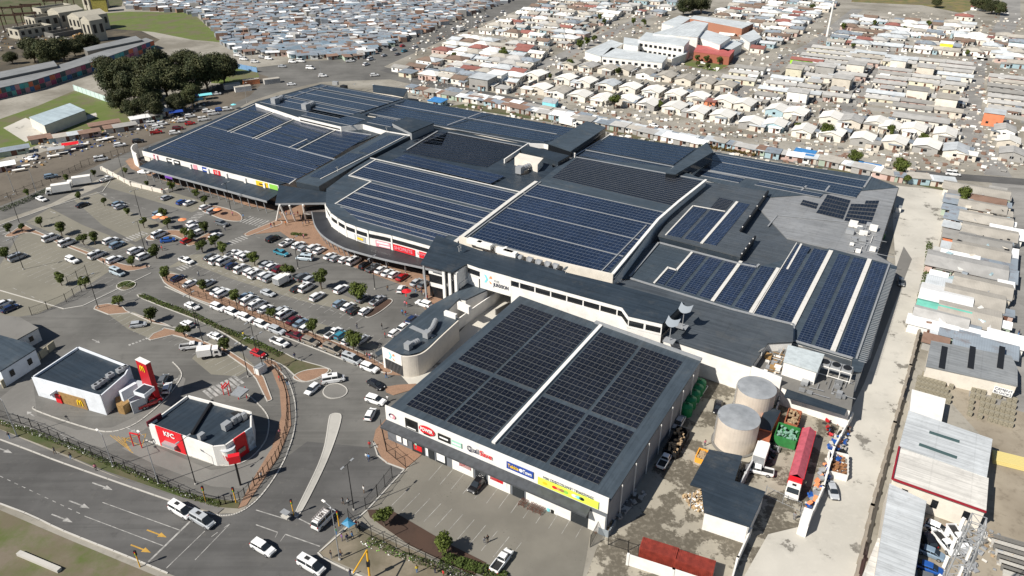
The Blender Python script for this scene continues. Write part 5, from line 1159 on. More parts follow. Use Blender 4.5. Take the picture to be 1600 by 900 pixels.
def vehicle(kind,col,p,ang,label,group,small=False):
    key=kind
    if key not in PROTO: PROTO[key]=build_vehicle(kind); e=PROTO[key]; e['first']=1
    if PROTO[key].get('first'): e=PROTO[key]; del e['first']
    else: e=dup(PROTO[key])
    e.location=(p.x,p.y,.04); e.rotation_euler=(0,0,ang)
    for k in kids(e):
        if k.name.startswith('body'): paint(k,0,PNT[col])
    tag(e,label,{'sedan':'car','hatch':'car','suv':'car','minibus':'minibus','pickup':'pickup truck'}[kind],group); return e
CN=dict(bronze='grey-brown',steel='steel blue',pale='pale blue',navy='dark blue')
ANG=dict(b=BX,B=BX+math.pi,a=AX,A=AX+math.pi)
KK=dict(s='sedan',h='hatch',u='suv',m='minibus',p='pickup')
CC=dict(w='white',s='silver',g='grey',k='black',r='red',o='maroon',l='blue',n='navy',t='teal',z='bronze',e='steel',c='pale')
ROWS=[
("queueing on the drive between hedged islands","cars queueing on the drive",
 "300,477,a,w,s 341,479.5,a,w,u 364,487.5,a,w,u 384.5,496,a,w,u 409.5,506.5,a,w,u 433,515.5,a,s,u 485,533,a,z,u 519.5,545.7,a,z,m 549.5,560.5,a,s,m 577.5,574,a,w,u 462.5,524,a,o,p 436.5,534,a,w,p"),
("on the drive below the hedge","cars on the lower drive","292.5,505,A,w,h 336,524,A,w,s 403.5,551.5,a,r,h"),
("around the small roundabout","cars around the roundabout","487.5,607,244,w,h 520.5,592,15,w,m 587,599.5,-40,k,s 587,624.5,-25,w,u 578.5,646,80,w,h"),
("in the row along the curved canopy","cars parked along the curved canopy",
 "426,372,b,k,u 448.5,378.5,b,w,p 466.5,382.5,b,w,u 474.5,387,b,s,h 490,386.5,b,w,u 499,390.5,b,w,s 515.5,399,b,w,s 524.5,402.5,b,s,h 538,404.7,b,w,h 553,407.7,b,w,m 571,414,b,k,u 583,417.5,b,g,p 595,420.5,b,w,s 605.5,425,b,w,s 616,428,b,w,h 628.5,432,b,r,s 650.5,440,b,s,s 662,443,b,g,s"),
("in the middle parking rows","cars in the middle rows",
 "328.5,400,b,g,s 339,406.5,b,w,m 351,408,b,w,m 364,396,b,w,p 362,414,b,n,h 378,397.5,b,w,u 387,401,b,w,m 378,420,b,w,m 391.5,423.5,b,w,u 400,428,b,w,m 414,430,b,w,u 422,433.5,b,s,u 415.5,412.5,b,s,s 424.5,415.5,b,w,h 436.5,418.5,b,o,s 464,450,b,k,h 479,449,b,w,m 495.5,462.5,b,w,u 472,432,b,g,u 485,436,b,s,u 533,451,b,w,u"),
("in the row by the mulch island","cars by the mulch island","530,473,b,e,h 543.5,478,b,w,s 553,484,b,k,h 570.5,485,b,w,h 590,468.5,b,s,p 567,465,b,g,s"),
("in the lower row beside the fence","cars in the lower row",
 "277.5,433.5,b,n,h 297,442,b,w,s 324,441.5,b,s,s 340,454,b,w,s 348,457.5,b,w,u 383.5,462,b,e,s 390,469,b,w,m 402,476,b,w,m 414,481.7,b,w,s 438,484,b,s,s 445.5,491,b,w,m 459,499,b,o,s 469.5,503.5,b,e,s 478,511,b,w,h 521,519.5,b,w,p 533,522.5,b,t,h 544,531,b,w,h 566,529,b,s,h"),
("driving in the main car park","cars driving in the car park","418.5,456.7,a,s,s 439.5,394.5,a,t,p 291,406.5,a,w,p 476,402.5,170,c,m 626.5,450.5,80,w,h 346.5,348.5,a,g,u 336,367.5,b,w,s 662,474,150,w,u"),
("near the entrance block wall","cars beside the entrance block","644,497.7,b,n,s 630.5,509.7,b,w,s 617,518.7,b,w,h"),
("under trees beside the orange tents","cars by the orange tents","300,348,b,w,h 303,355,b,w,u 292,375,b,r,h 262,374,20,l,s 249,366,b,w,m 249,333,b,e,u 312,361,b,w,h"),
("in the upper left bays","cars in the upper left bays","260,308,b,s,h 284,315,b,l,h 296,316,b,w,s 320,323,b,w,h 333,329,b,s,u 129,319,b,k,s 187.5,322,b,s,h 184,317.5,b,e,h 166.5,279,b,w,p 64.5,310,a,w,s"),
("on the lane by the left shops","cars on the upper lane","225,268,-5,w,s 245,274,A,k,s"),
("in the left bays and lane","minibuses and cars in the left bays","79.5,371.5,b,w,m 105,379,b,w,m 112.5,405.5,a,w,u 151.5,398,b,w,m 172.5,375.5,b,w,u 183,382,b,e,u 178.5,405,b,w,u 183,425,a,c,m 211.5,391,b,w,u 225,399.5,b,w,u 27,401.5,b,s,m 6,473,b,w,h 15,480.5,b,n,s"),
("in the drive through lot","cars in the fast food lots","298.5,540,15,w,p 216,506,15,s,h 261,605,100,w,h 255,592,95,g,h 234,628,45,r,p"),
("on the main road at the bottom","cars on the main road","282.5,797,a,w,m 316,812,a,s,m 411,855,a,w,u 486,883,a,w,m"),
("on the road left of the mall","cars on the left road","79.5,275,33,e,u 157.5,248,30,w,m 187,226,30,w,u 238,193,25,w,m 253,193,25,w,u 246,198,25,w,u 244,206,25,r,p 273,207,28,w,u 278,200,25,o,u 297,192,28,r,s 285,188,28,w,u 297,181,28,w,u 318,186,28,w,m 324,173,28,w,u 333,177,28,w,m 344,171,28,l,u 355,170,28,w,u 312,169,28,g,p 337,146,20,w,p 216,220,25,k,u 49,247,0,w,s"),
("on the wide road behind the mall","cars on the far road","649,74,b,w,m 632,79,b,t,u 615,77,b,w,u 629,71,b,r,h 600,86,b,s,s 621,84,b,g,s 579,92,b,w,m 572,100,b,w,u 585,117,20,w,u 504,118,10,w,u 455,131,20,w,s 686,60,b,g,u 709,45,b,w,u 746,34,b,w,u 755,32,b,w,h 775,29,b,w,h 761,25,b,s,s 786,19,b,w,m 744,41,b,w,s 470,95,-10,w,m 485,106,-15,w,m 457,96,-10,w,u 420,91,-15,w,u 410,89,-15,g,u 547,95,20,w,p 441,103,0,s,s 372,86,-10,w,m 381,92,-10,w,m 398,96,0,w,u"),
("on a township street","cars in the township streets","767,130,60,w,m 795,121,60,w,m 1370,101,b,w,u 1359,109,b,w,m 1377,110,b,n,h 1341,141,b,w,s 1219,89,b,w,m 1530,173,b,w,s 924,171,-38,w,m 1022,195,-38,w,s 1489,271,-20,w,m 1388,78,b,w,u 1546,170,b,w,h 990,50,b,w,h"),
("on the forecourt of the discount store","cars on the forecourt","746,756,B,k,u 784,875,b,w,p"),
("in the service yards and lane","cars in the yards and lane","1434,490,250,g,p 1301,765,263,s,s 1187,734,160,w,p 1061,659,240,s,s 1039,718,60,w,p 1122,635,250,k,s 1408,440,250,g,h"),
("in the bottom right scrap yard","cars in the scrap yard","1477,848,280,w,p 1497,838,270,w,p 1448,840,90,k,u 1455,862,-35,e,s 1452,886,-30,l,s 1465,824,-40,w,h 1452,903,-25,g,s"),
]
CARPOS=[]
for ri,(where,grp,txt) in enumerate(ROWS):
    items=[]
    for s_ in txt.split():
        x,y,a,c,k=s_.split(','); items.append((float(x),float(y),a,CC[c],KK[k]))
    seen={}
    for it in sorted(items): seen.setdefault((it[3],it[4]),[]).append(it)
    for it in items:
        x,y,a,c,k=it; lst=seen[(c,k)]; i=lst.index(it); n=len(lst)
        o='' if n==1 else (('leftmost ' if i==0 else 'rightmost ' if i==n-1 else f'{ordn(i)} ')+'' )
        nm=NM[k]; cn=CN.get(c,c); q=f'{cn} {nm} {where}' if n==1 else f'{cn} {nm} {where}, {o.strip()} such'+('' if i in(0,n-1) else ' from left')
        ang=ANG[a] if a in ANG else R(float(a)); z=.8
        vehicle(k,c,P(x,y,z),ang,q,grp); CARPOS.append((x,y))
# roof rack load on the white minibus at the junction
mv=vehicle('minibus','white',P(506,809,1.0),R(62),'white minibus with a loaded roof rack waiting at the traffic lights','cars on the main road')
mb=MB()
for k in range(7): mb.box((-1.9+k*.45,0,2.22),(.12,1.5,.12))
mb.box((-.5,-.7,2.25),(3.3,.06,.08)); mb.box((-.5,.7,2.25),(3.3,.06,.08)); o=mb.build('roof_rack',mat('rack_grey',(.3,.27,.26),rough=.6),mv)
# trucks
def truck(kind,p,ang,label,cabc=None,boxc=None,L=7.0,cat='truck',H_=2.5,extra=None):
    e=empty('box_truck' if kind=='box' else kind,(p.x,p.y,0.03),ang,label,cat)
    cabc=cabc or M_white; boxc=boxc or M_white; xf=L/2
    mb=MB(); loft([[(x,-1.05,z0),(x,1.05,z0),(x,1.05,z1*.7),(x,.95,z1),(x,-.95,z1),(x,-1.05,z1*.7)] for x,z0,z1 in ((xf-1.9,.6,2.35),(xf-.5,.5,2.4),(xf-.05,.5,1.35),(xf,.6,1.0))],mb); cabo=bpart(mb,'cab',cabc,e)
    mb=MB(); mb.poly([(xf-.03,-.92,1.32),(xf-.03,.92,1.32),(xf-.44,.85,2.3),(xf-.44,-.85,2.3)]); bpart(mb,'windscreen',M_glass,e)
    for s in (-1,1):
        mb=MB(); mb.box((xf-1.0,s*1.06,1.65),(.8,.03,.6)); bpart(mb,'side_window',M_glass,e)
        mb=MB(); mb.box((xf-.02,s*.8,.85),(.08,.35,.2)); bpart(mb,'headlight',M_hl,e)
    mb=MB(); mb.box((-1.0,0,.75),(L-2.0,1.0,.25)); bpart(mb,'chassis',M_black,e)
    mb=MB(); mb.box((-1.05,0,.9+H_/2),(L-2.1,2.3,H_)); bpart(mb,'cargo_box',boxc,e)
    mb=MB(); mb.box((-L/2-.02,0,.9+H_/2),(.06,2.1,H_-.2)); bpart(mb,'rear_door',M_flash,e)
    for x in (xf-1.0,-L/2+1.3):
        for s in (-1,1): mb=MB(); mb.tube((x,s*.75,.45),(x,s*1.08,.45),.45,n=14); w=bpart(mb,'wheel',M_tyre,e)
    if extra: extra(e)
    return e
truck('box',P(91,296,1.5),R(205),'white box truck parked nearest the white sedan along the hedge',L=8)
truck('box',P(123,284,1.5),R(205),'white box truck with a red mural side, parked behind the other truck',L=8,boxc=M_white)
truck('box',P(388,305,1.5),AX+math.pi,'big white box truck standing beside the left shop canopy',L=8.5)
truck('box',P(442,437,1.3),BX,'small white box van among the middle parking rows',L=5.2,H_=1.9)
truck('box',P(327,550,1.3),R(15),'white box van parked on the brick strip near the restaurants',L=5.2,H_=1.7)
truck('box',P(1189,710,1.3),R(62),'white truck in the bay beside the orange container',L=6.5)
truck('box',P(721,46,1.3),R(60),'grey box truck far up the wide road',L=7)
def redtruck():
    L=21; c=P(1251,722,2.0); hd=math.atan2((P(1236,770)-P(1262,675)).y,(P(1236,770)-P(1262,675)).x)
    e=empty('articulated_truck',(c.x,c.y,.03),hd,'long articulated truck with a red peaked trailer and white cab in the recycling yard','truck')
    M=mat('faded_red_tarp',(.45,.09,.12),rough=.7,var=.3,scale=1.2)
    f=(P(1236,772)-c).length; L=18; f=L/2
    mb=MB()
    for s in (-1,1): mb.poly([(-f,s*1.3,2.9),(f-3.2,s*1.3,2.9),(f-3.2,0,3.8),(-f,0,3.8)][::s])
    bpart(mb,'trailer_roof',M,e)
    mb=MB(); mb.box((-1.6,-1.28,2.0),(L-3.2,.06,1.9)); mb.box((-1.6,1.28,2.0),(L-3.2,.06,1.9)); mb.box((-f,0,2.1),(.08,2.5,2.0)); bpart(mb,'trailer_side',SIGN['red'],e)
    mb=MB()
    for k in range(4): mb.box((-6+k*3.2,-1.33,2.2),(1.6,.03,1.0))
    bpart(mb,'trailer_panels',M_flash,e)
    mb=MB(); mb.box((-1.6,0,1.0),(L-3.2,2.3,.2)); bpart(mb,'trailer_floor',M_black,e)
    mb=MB(); loft([[(x,-1.2,.7),(x,1.2,.7),(x,1.2,z*.8),(x,1.1,z),(x,-1.1,z),(x,-1.2,z*.8)] for x,z in ((f-2.9,3.4),(f-1.9,3.3))],mb); bpart(mb,'wind_deflector',SIGN['red'],e)
    mb=MB(); loft([[(x,-1.2,.6),(x,1.2,.6),(x,1.2,z*.8),(x,1.1,z),(x,-1.1,z),(x,-1.2,z*.8)] for x,z in ((f-1.9,2.95),(f-.4,2.9),(f,2.0),(f+.1,1.3))],mb); bpart(mb,'cab',M_white,e)
    mb=MB(); mb.poly([(f+.03,-1.05,1.95),(f+.03,1.05,1.95),(f-.36,1.0,2.85),(f-.36,-1.0,2.85)]); bpart(mb,'windscreen',M_glass,e)
    mb=MB(); mb.box((f-1.2,0,2.95),(.5,.7,.06)); bpart(mb,'roof_hatch',M_black,e)
    for x in (-f+1.2,-f+2.5,-f+3.8,f-4.5,f-1.0):
        for s in (-1,1): mb=MB(); mb.tube((x,s*.8,.5),(x,s*1.2,.5),.5,n=14); bpart(mb,'wheel',M_tyre,e)
redtruck()
def skip(p,ang,c,label,L=6,Wd=2.4,H_=2.2,fill=None,name='skip_bin'):
    e=empty(name,(p.x,p.y,0.03),ang,label,'skip'); mb=MB()
    for s in (-1,1): mb.box((0,s*Wd/2,H_/2),(L,.12,H_)); mb.box((s*L/2,0,H_/2),(.12,Wd,H_))
    for k in range(6):
        for s in (-1,1): mb.box((-L/2+.5+k*L/6,s*(Wd/2+.1),H_/2),(.16,.14,H_))
    mb.box((0,0,.1),(L,Wd,.12)); bpart(mb,'body',c,e)
    mb=MB(); r_=random.Random(L*10)
    for k in range(40): mb.box((r_.uniform(-L/2+.4,L/2-.4),r_.uniform(-Wd/2+.3,Wd/2-.3),H_*r_.uniform(.5,.95)),(r_.uniform(.2,.8),.4,.3),rz=r_.uniform(0,3))
    bpart(mb,'load',fill or mat('cardboard',(.42,.30,.18),rough=.9,var=.4,scale=3),e); return e
mg_=mat('green_skip_paint',(.03,.20,.05),rough=.6,var=.3)
skip(P(1238,658,1),R(62),mat('rust_orange',(.35,.12,.06),rough=.8,var=.4),'rust orange open skip piled with scrap in the recycling yard',L=5)
skip(P(1229,682,1),R(62),mg_,'bright green ribbed skip below the rust orange one',L=4.4,Wd=4,fill=mat('pale_green_load',(.2,.36,.28),rough=.7))
skip(P(1309,727,.8),R(68),M_white,'white bordered tipper load of brown sand standing at the lane wall',L=6,Wd=3.4,H_=1.5,fill=mat('orange_sand',(.30,.14,.06),rough=.9,var=.4))
skip(P(1057,690,1),R(60),M_black,'long black skip with planks beside the shop wall',L=8,Wd=2.6,H_=1.6)
skip(P(1097,712,.8),R(62),mat('orange_bin',(.75,.35,.04),rough=.6),'orange bin at the edge of the yard shed roof',L=3,Wd=1.8,H_=1.2)
skip(P(948,823,.8),R(60),mat('grey_bin',(.25,.28,.30),rough=.6),'grey blue box bin at the foot of the store corner',L=2.8,Wd=1.8,H_=1.5)
def signtruck():
    e=truck('box',P(889,192,1.5),R(-38),'white lorry with lettered box parked behind the mall',L=9,H_=2.8)
    t=text('TRADE',Vector((-4.2,-1.2,2.3)),Vector((2.0,-1.2,2.3)),UZ,1.1,SIGN['red'],e)
truck('box',P(889,192,1.5),R(-38),'white lorry with a pale box parked on the verge behind the mall',L=9,H_=2.8)
# ================================================================ TREES AND PLANTS
def make_tree(name,h,r,nleaf,leaf,mcrown,trunk_h,seed,lobes=7,flat=.75,tr=.14,squash=1.0):
    rn=random.Random(seed); e=empty(name,(0,0,0)); mb=MB()
    L=[]
    for k in range(lobes):
        a=rn.uniform(0,6.28); rr=r*rn.uniform(.15,.62); L.append((Vector((math.cos(a)*rr,math.sin(a)*rr,trunk_h+(h-trunk_h)*rn.uniform(.2,.8))),r*rn.uniform(.35,.6)))
    top=Vector((rn.uniform(-.1,.1)*r,rn.uniform(-.1,.1)*r,trunk_h*.9)); mb.tube((0,0,-.1),top,tr*1.2,tr*.8,n=7)
    for c,s in L: mb.tube(top-UZ*rn.uniform(0,trunk_h*.3),c,tr*.5,tr*.15,n=5)
    bpart(mb,'trunk',M_bark,e)
    mb=MB()
    for k in range(nleaf):
        c,s=L[rn.randrange(len(L))]; v=Vector((rn.gauss(0,1),rn.gauss(0,1),rn.gauss(0,1)))
        v.normalize(); v*=s*(rn.random()**.35)*rn.uniform(.85,1.12); v.z*=flat; p=c+v
        nrm=(v.normalized()+Vector((rn.gauss(0,.6),rn.gauss(0,.6),rn.gauss(.3,.6)))).normalized(); q=nrm.to_track_quat('Z','X').to_matrix(); a=rn.uniform(0,6.28); l=leaf*rn.uniform(.6,1.3)
        ca,sa=math.cos(a)*l,math.sin(a)*l
        mb.poly([p+q@Vector((ca,sa,0)),p+q@Vector((-sa*.6,ca*.6,0)),p+q@Vector((-ca,-sa,0)),p+q@Vector((sa*.6,-ca*.6,0))])
    bpart(mb,'crown',mcrown,e); return e
ST=[make_tree('street_tree',4.4,1.85,1900,.2,M_leaf,1.15,k,lobes=8) for k in (1,2,3)]
first=[True]*3
def place(protos,firsts,i,p,s,rz,label,cat,group):
    if firsts[i]: e=protos[i]; firsts[i]=False
    else: e=dup(protos[i])
    e.location=(p.x,p.y,0); e.scale=(s,s,s*random.uniform(.92,1.08)); e.rotation_euler=(0,0,rz); tag(e,label,cat,group); return e
# base pixel of each trunk, size
TR=[("along the brick strip of the left bays",[(16,365,.9),(36,363,.8),(65,355,.9),(97,368,1.25),(132,383,1.1),(149,382,1.1)]),
("in the upper left bays",[(125,312,.8),(164,322,.8),(200,337,.75),(226,356,1.0),(197,272,.7),(230,292,.65),(270,298,1.0),(308,310,.9),(321,322,.95),(105,285,.8),(148,276,.7),(44,308,.8)]),
("around the orange tents",[(258,343,1.0),(263,358,1.05),(289,372,1.0),(302,378,1.1),(320,365,1.2),(316,394,1.1),(336,386,1.1),(349,398,1.1),(245,404,1.2)]),
("between the middle parking rows",[(398,415,1.15),(452,435,1.25),(503,452,1.45),(560,473,1.5)]),
("along the lower row fence",[(262,440,1.1),(318,457,1.05),(370,475,1.1),(424,497,.8),(490,523,1.15),(553,547,1.4)]),
("along the restaurants' strip",[(187,480,1.0),(237,504,1.1),(290,528,1.1),(351,551,1.15)]),
("left of the gate pergola",[(97,446,1.0),(135,452,1.1),(12,408,1.1),(208,418,.9)]),
("on the mulch beds of the forecourt",[(602,822,1.15),(693,867,1.2)])]
for where,l in TR:
    for i,(x,y,s) in enumerate(sorted(l)):
        n=len(l); w='leftmost' if i==0 else 'rightmost' if i==n-1 else ordn(i)+' from the left'
        place(ST,first,random.randrange(3),P(x,y),s*.9,random.uniform(0,6),f'small round leafed tree {where}, {w}','tree','small trees of the car park')
BT=[make_tree('gum_tree',19,10,9000,.5,M_leafd,3.0,k,lobes=14,flat=.75,tr=.5) for k in (11,12)]
fb=[True]*2
GL=[(172,128,.7),(240,184,.6),(212,186,.5),(302,166,.6),(190,174,.6),(278,176,.5),(185,150,.9),(212,160,.95),(238,168,.85),(262,152,1.1),(296,150,.85),(325,142,1.05),(350,132,.8),(246,128,.95),(300,122,.8),(335,116,.7),(208,128,.75),(358,116,.6),(272,112,.55)]
for i,(x,y,s) in enumerate(GL):
    place(BT,fb,i%2,P(x,y),s,random.uniform(0,6),f'big dark gum tree in the grove left of the mall, {ordn(i)} of the clump','tree','big gum trees in the grove')
for i,(x,y,s) in enumerate([(55,98,.75),(78,104,.8),(100,95,.75),(118,88,.6),(138,82,.6),(60,80,.4),(90,118,.35),(20,100,.45),(150,75,.35),(75,110,.4)]):
    place(BT,fb,i%2,P(x,y),s,random.uniform(0,6),f'dark bushy tree among the derelict factory walls, {ordn(i)} in the clump','tree','trees by the derelict factory')
for i,(x,y,s) in enumerate([(1068,24,.72),(1095,22,.78),(1082,20,.6),(1462,12,.5),(1535,18,.6),(1548,22,.6),(1560,24,.55),(1520,15,.45)]):
    place(BT,fb,i%2,P(x,y),s,random.uniform(0,6),f'dark tree standing over the far roofs, {ordn(i)} from the left along the top edge','tree','dark trees at the top edge')
HT=[(890,107,1.2),(966,118,1.0),(960,170,1.7),(1288,216,1.5),(1332,260,1.4),(1403,276,1.7),(1502,320,1.5),(1390,215,1.2),(1244,205,.9),(710,96,1.1),(786,94,1.5),(787,85,1.0),(905,78,1.3),(917,72,1.3),(928,68,1.3),(1006,42,1.4),(990,40,1.2),(937,33,1.1),(943,40,1.1),(1088,97,1.0),(1104,99,1.0),(1123,101,1.0),(1090,105,.8),(1105,110,.9),(1316,48,1.2),(1366,42,1.0),(1450,45,1.2),(1412,50,.9),(1510,88,.9),(1268,17,1.2),(1332,76,.8),(860,125,.7),(1031,171,.9),(1156,50,1.0),(1440,225,1.0),(1415,288,.9)]
for i,(x,y,s) in enumerate(sorted(HT)):
    place(ST,first,i%3,P(x,y),s*1.05,random.uniform(0,6),f'green garden tree among the township houses, {ordn(i)} from the left','tree','garden trees in the township')
# shrubs and hedges
def bush(name,pts,w,h,m,label,cat,dens=26,leaf=.16,flowers=None,kind=None):
    q=PP(pts); e=thing_at(name,q,label,cat,kind=kind); rn=random.Random(len(pts)*7+int(pts[0][0])); mb=MB(); fl=MB()
    for a,b in zip(q,q[1:]):
        L=(b-a).length; s=Vector((-(b-a).y,(b-a).x,0)).normalized()
        for k in range(int(L*dens)):
            t=rn.random(); o=rn.uniform(-1,1); hh=h*(1-o*o*.6)*(.55+.45*math.sin(t*L*1.7+pts[0][0])**2)
            p=a.lerp(b,t)+s*o*w/2+UZ*(.12+hh*rn.random()**.5); nrm=Vector((rn.gauss(0,.7),rn.gauss(0,.7),1)).normalized(); qm=nrm.to_track_quat('Z','X').to_matrix(); l=leaf*rn.uniform(.6,1.4)
            T=fl if (flowers and rn.random()<.05) else mb
            if T is fl: l*=.8; p=p+UZ*.1
            T.poly([p+qm@Vector((l,0,0)),p+qm@Vector((0,l*.7,0)),p+qm@Vector((-l,0,0)),p+qm@Vector((0,-l*.7,0))])
    wpart(mb,'foliage',m,e)
    if fl.v: wpart(fl,'litter_and_flowers',flowers,e)
    return e
M_hedge=mat('hedge_leaves',(.07,.10,.02),rough=.8,kind='leaf',rnd=.1)
bush('hedge',[(220,462),(260,478),(300,492),(340,512),(380,528),(410,542),(440,556)],1.8,.7,M_hedge,'low hedge along the island between the drives','hedge',60)
bush('hedge',[(0,330),(40,314),(70,300),(78,296)],3.2,.8,mat('dark_hedge',(.03,.05,.012),rough=.8,kind='leaf'),'dark green hedge on the bank beside the left road','hedge',60)
bush('flower_verge',[(-20,655),(40,672),(100,694),(170,724),(230,748),(290,774),(345,790)],1.3,.28,M_hedge,'green verge dotted with white litter along the restaurant fence','verge plants',60,.12,SIGN['white'],kind='stuff')
bush('flower_verge',[(575,842),(620,865),(680,885),(740,905)],1.6,.35,M_hedge,'weedy verge with litter beside the forecourt fence','verge plants',60,.12,SIGN['white'],kind='stuff')
bush('shrub_bed',[(690,872),(740,886),(790,905)],2.2,.8,M_hedge,'thick green shrubs in the bed at the bottom of the forecourt','shrubs',90,.2)
bush('shrub_bed',[(455,366),(478,369)],1.6,.7,M_hedge,'small green shrub bed on the brick walk by the canopy','shrubs',80)
bush('shrub_bed',[(186,448),(196,444),(208,447)],2.2,.5,M_hedge,'shrubs on the small oval island','shrubs',60)
bush('climbing_verge',[(1105,231),(1150,238),(1180,244)],2,1.2,mat('autumn_leaves',(.16,.11,.03),rough=.8,kind='leaf'),'rusty green bushes along the back fence of the mall','bushes',60,.25)
bush('climbing_verge',[(1452,380),(1449,420),(1437,470),(1431,510)],1.6,.7,M_hedge,'weeds growing along the right wall of the lane','weeds',30,.2)
# ================================================================ FENCES, LAMPS, STREET FURNITURE
def fence(pts,h,label,m=M_black,sp=2.6,bars=.3,sm=0):
    if sm: pts=smooth_pts(pts,sm)
    q=PP(pts); e=thing_at('steel_fence',q,label,'fence'); mb=MB(); pb=MB()
    for a,b in zip(q,q[1:]):
        L=(b-a).length
        for z in (.25,h-.15): mb.beam(zz(a,z),zz(b,z),.05,.05)
        n=max(1,int(L/bars))
        for k in range(n): p=a.lerp(b,(k+.5)/n); mb.beam(zz(p,.1),zz(p,h),.016,.016)
        n=max(1,int(L/sp))
        for k in range(n+1): p=a.lerp(b,k/n); pb.box(zz(p,h/2+.1),(.1,.1,h+.2))
    wpart(mb,'mesh_panel',m,e); wpart(pb,'posts',m,e); return e
fence([(0,652),(50,668),(110,697),(180,727),(250,757),(300,780),(345,790)],2.2,'black steel fence between the verge and the restaurants')
fence([(345,790),(375,782),(398,760),(420,735),(437,710),(447,680),(450,645),(446,610),(432,580),(415,566)],2.0,'curving black fence round the chicken restaurant',sm=3)
fence([(50,493),(75,484),(104,472),(128,456)],2.4,'black fence panels left of the gate pergola')
fence([(108,448),(137,430)],3.0,'short tall black gate by the roundabout of the left bays')
fence([(254,436),(300,462),(360,480),(420,502),(470,524),(520,545),(560,560),(586,568)],2.0,'black fence between the parking rows and the queueing lane')
fence([(128,262),(165,250),(205,236)],2.6,'tall black fence along the left road by the end wall')
fence([(0,315),(40,300),(80,285),(128,262)],2.0,'lower black fence along the left road')
fence([(596,671),(604,706),(634,731)],2.4,'black fence on the brick corner in front of the store')
fence([(572,797),(590,776),(613,746)],2.8,'leaning black gate panels at the forecourt entrance')
fence([(545,810),(562,830),(640,868),(720,905),(800,945)],2.2,'grey mesh fence along the bottom of the forecourt')
fence([(946,808),(922,855)],2.8,'solid black gate panel at the right end of the forecourt',bars=.09)
fence([(950,852),(981,861),(980,880)],2.4,'dark mesh gate beside the white yard wall',bars=.12)
fence([(1195,775),(1250,800),(1250,822)],2.4,'grey gate frames at the bottom of the recycling yard',m=M_steel)
def lamp(x,y,h,label,heads=2,m=M_black,az=BX,arm=.9,col=None):
    b=P(x,y); e=empty('lamp_post',b,0,label,'lamp post','lamp posts'); mb=MB(); mb.tube((0,0,0),(0,0,h),.11,.06,n=7); bpart(mb,'pole',m,e)
    mb=MB(); mb.tube((0,0,0),(0,0,.35),.22,n=8); bpart(mb,'base',M_kerb,e)
    for k in range(heads):
        a=az+k*2*math.pi/heads; u=Vector((math.cos(a),math.sin(a),0)); mb=MB(); mb.beam((0,0,h),u*arm+UZ*(h+.1),.07,.07); bpart(mb,'arm',m,e)
        mb=MB(); mb.box(u*(arm+.3)+UZ*(h+.1),(.75,.32,.14),rz=a); bpart(mb,'lamp_head',M_steel if m is M_black else M_white,e)
    return e
for x,y,w in ((37,421,'in the left bays by the kerb'),(221,341,'in the upper bays'),(361,329,'beside the big white truck'),(195,282,'by the cream retaining wall'),(553,797,'on the drive by the forecourt gate'),(227,392,'by the left zebra crossing'),(466,420,'in front of the curved canopy'),(586,452,'in front of the right canopy end'),(154,482,'on the brick tip left of the restaurants'),(317,534,'on the brick strip by the white pickup'),(388,589,'on the brick strip near the roundabout'),(412,580,'at the end of the brick strip'),(308,512,'on the hedge island'),(402,557,'on the hedge island near the red car'),(31,350,'beside the left hedge'),(306,757,'inside the restaurant fence'),(240,270,'near the left shop walk')):
    lamp(x,y,9.6 if y<620 else 10.8,f'thin black lamp post with twin heads {w}')
for x,y,h,w in ((177,730,8,'on the verge, left of two'),(248,757,11.5,'on the verge, right of two'),(531,875,12,'at the junction corner by the vendors'),(27,682,9,'at the left end of the verge'),(22,300,9,'beside the left road hedge')):
    lamp(x,y,h,f'grey steel street lamp {w}',1,M_steel,az=R(140),arm=1.6)
for i,(x,y,h) in enumerate([(585,97,11),(660,84,15),(737,42,11),(502,120,10),(394,92,11),(386,160,9),(235,212,10),(57,300,9),(1575,262,9),(862,190,9),(1008,186,9),(1245,174,9),(1097,60,9),(700,150,8)]):
    lamp(x,y,h,f'pale street pole {["at the far junction","tall one by the brown roofed house","on the far wide road","at the near side of the far junction","by the blue fence","by the left road containers","by the parked taxis","by the left lower fence","at the right road corner","behind the mall, left","behind the mall, middle","in the grid of houses","beside the school","near the grey double storey"][i]}',1,M_steel,az=1,arm=1)
mastb=P(1292,57); e=empty('monopole_mast',mastb,0,'tall white mast rising among the township roofs','mast'); mb=MB(); mb.tube((0,0,0),(0,0,26),.8,.45,n=10); wpart_=bpart(mb,'pole',M_white,e); mb=MB(); mb.tube((0,0,22),(0,0,26),1.1,1.1,n=10); bpart(mb,'antennas',M_white,e)
def robot(x,y,label,ang=0):
    b=P(x,y); e=empty('traffic_light',b,ang,label,'traffic light','traffic lights at the junction'); mb=MB(); my_=mat('yellow_pole',(.75,.40,.02),rough=.5); mb.tube((0,0,0),(0,0,3.0),.1,n=7); bpart(mb,'pole',my_,e); mb=MB(); mb.box((0,0,3.3),(.36,.3,1.0)); hd=bpart(mb,'signal_head',M_black,e)
    for k,c in enumerate(('red','yellow','green')): mb=MB(); mb.tube((0,-.16,3.6-.3*k),(0,-.2,3.6-.3*k),.1,n=8); bpart(mb,'lens',SIGN[c],hd)
for x,y,w in ((322,784,'on the verge corner, left of two'),(369,786,'on the verge corner, right of two'),(459,805,'on the tip of the pale median'),(530,822,'by the blue vendor tent'),(219,886,'on the lower left corner')): robot(x,y,f'yellow traffic light {w}')
b=P(578,905); e=empty('gantry_traffic_light',b,0,'big yellow overhead traffic light arm at the bottom junction corner','traffic light'); my_=MATS['yellow_pole']; mb=MB(); q=P(573,860,6); r=P(552,895,6.0); mb.tube((0,0,0),q-b,.17,n=8); mb.tube(q-b,r-b,.12,n=7); bpart(mb,'pole',my_,e)
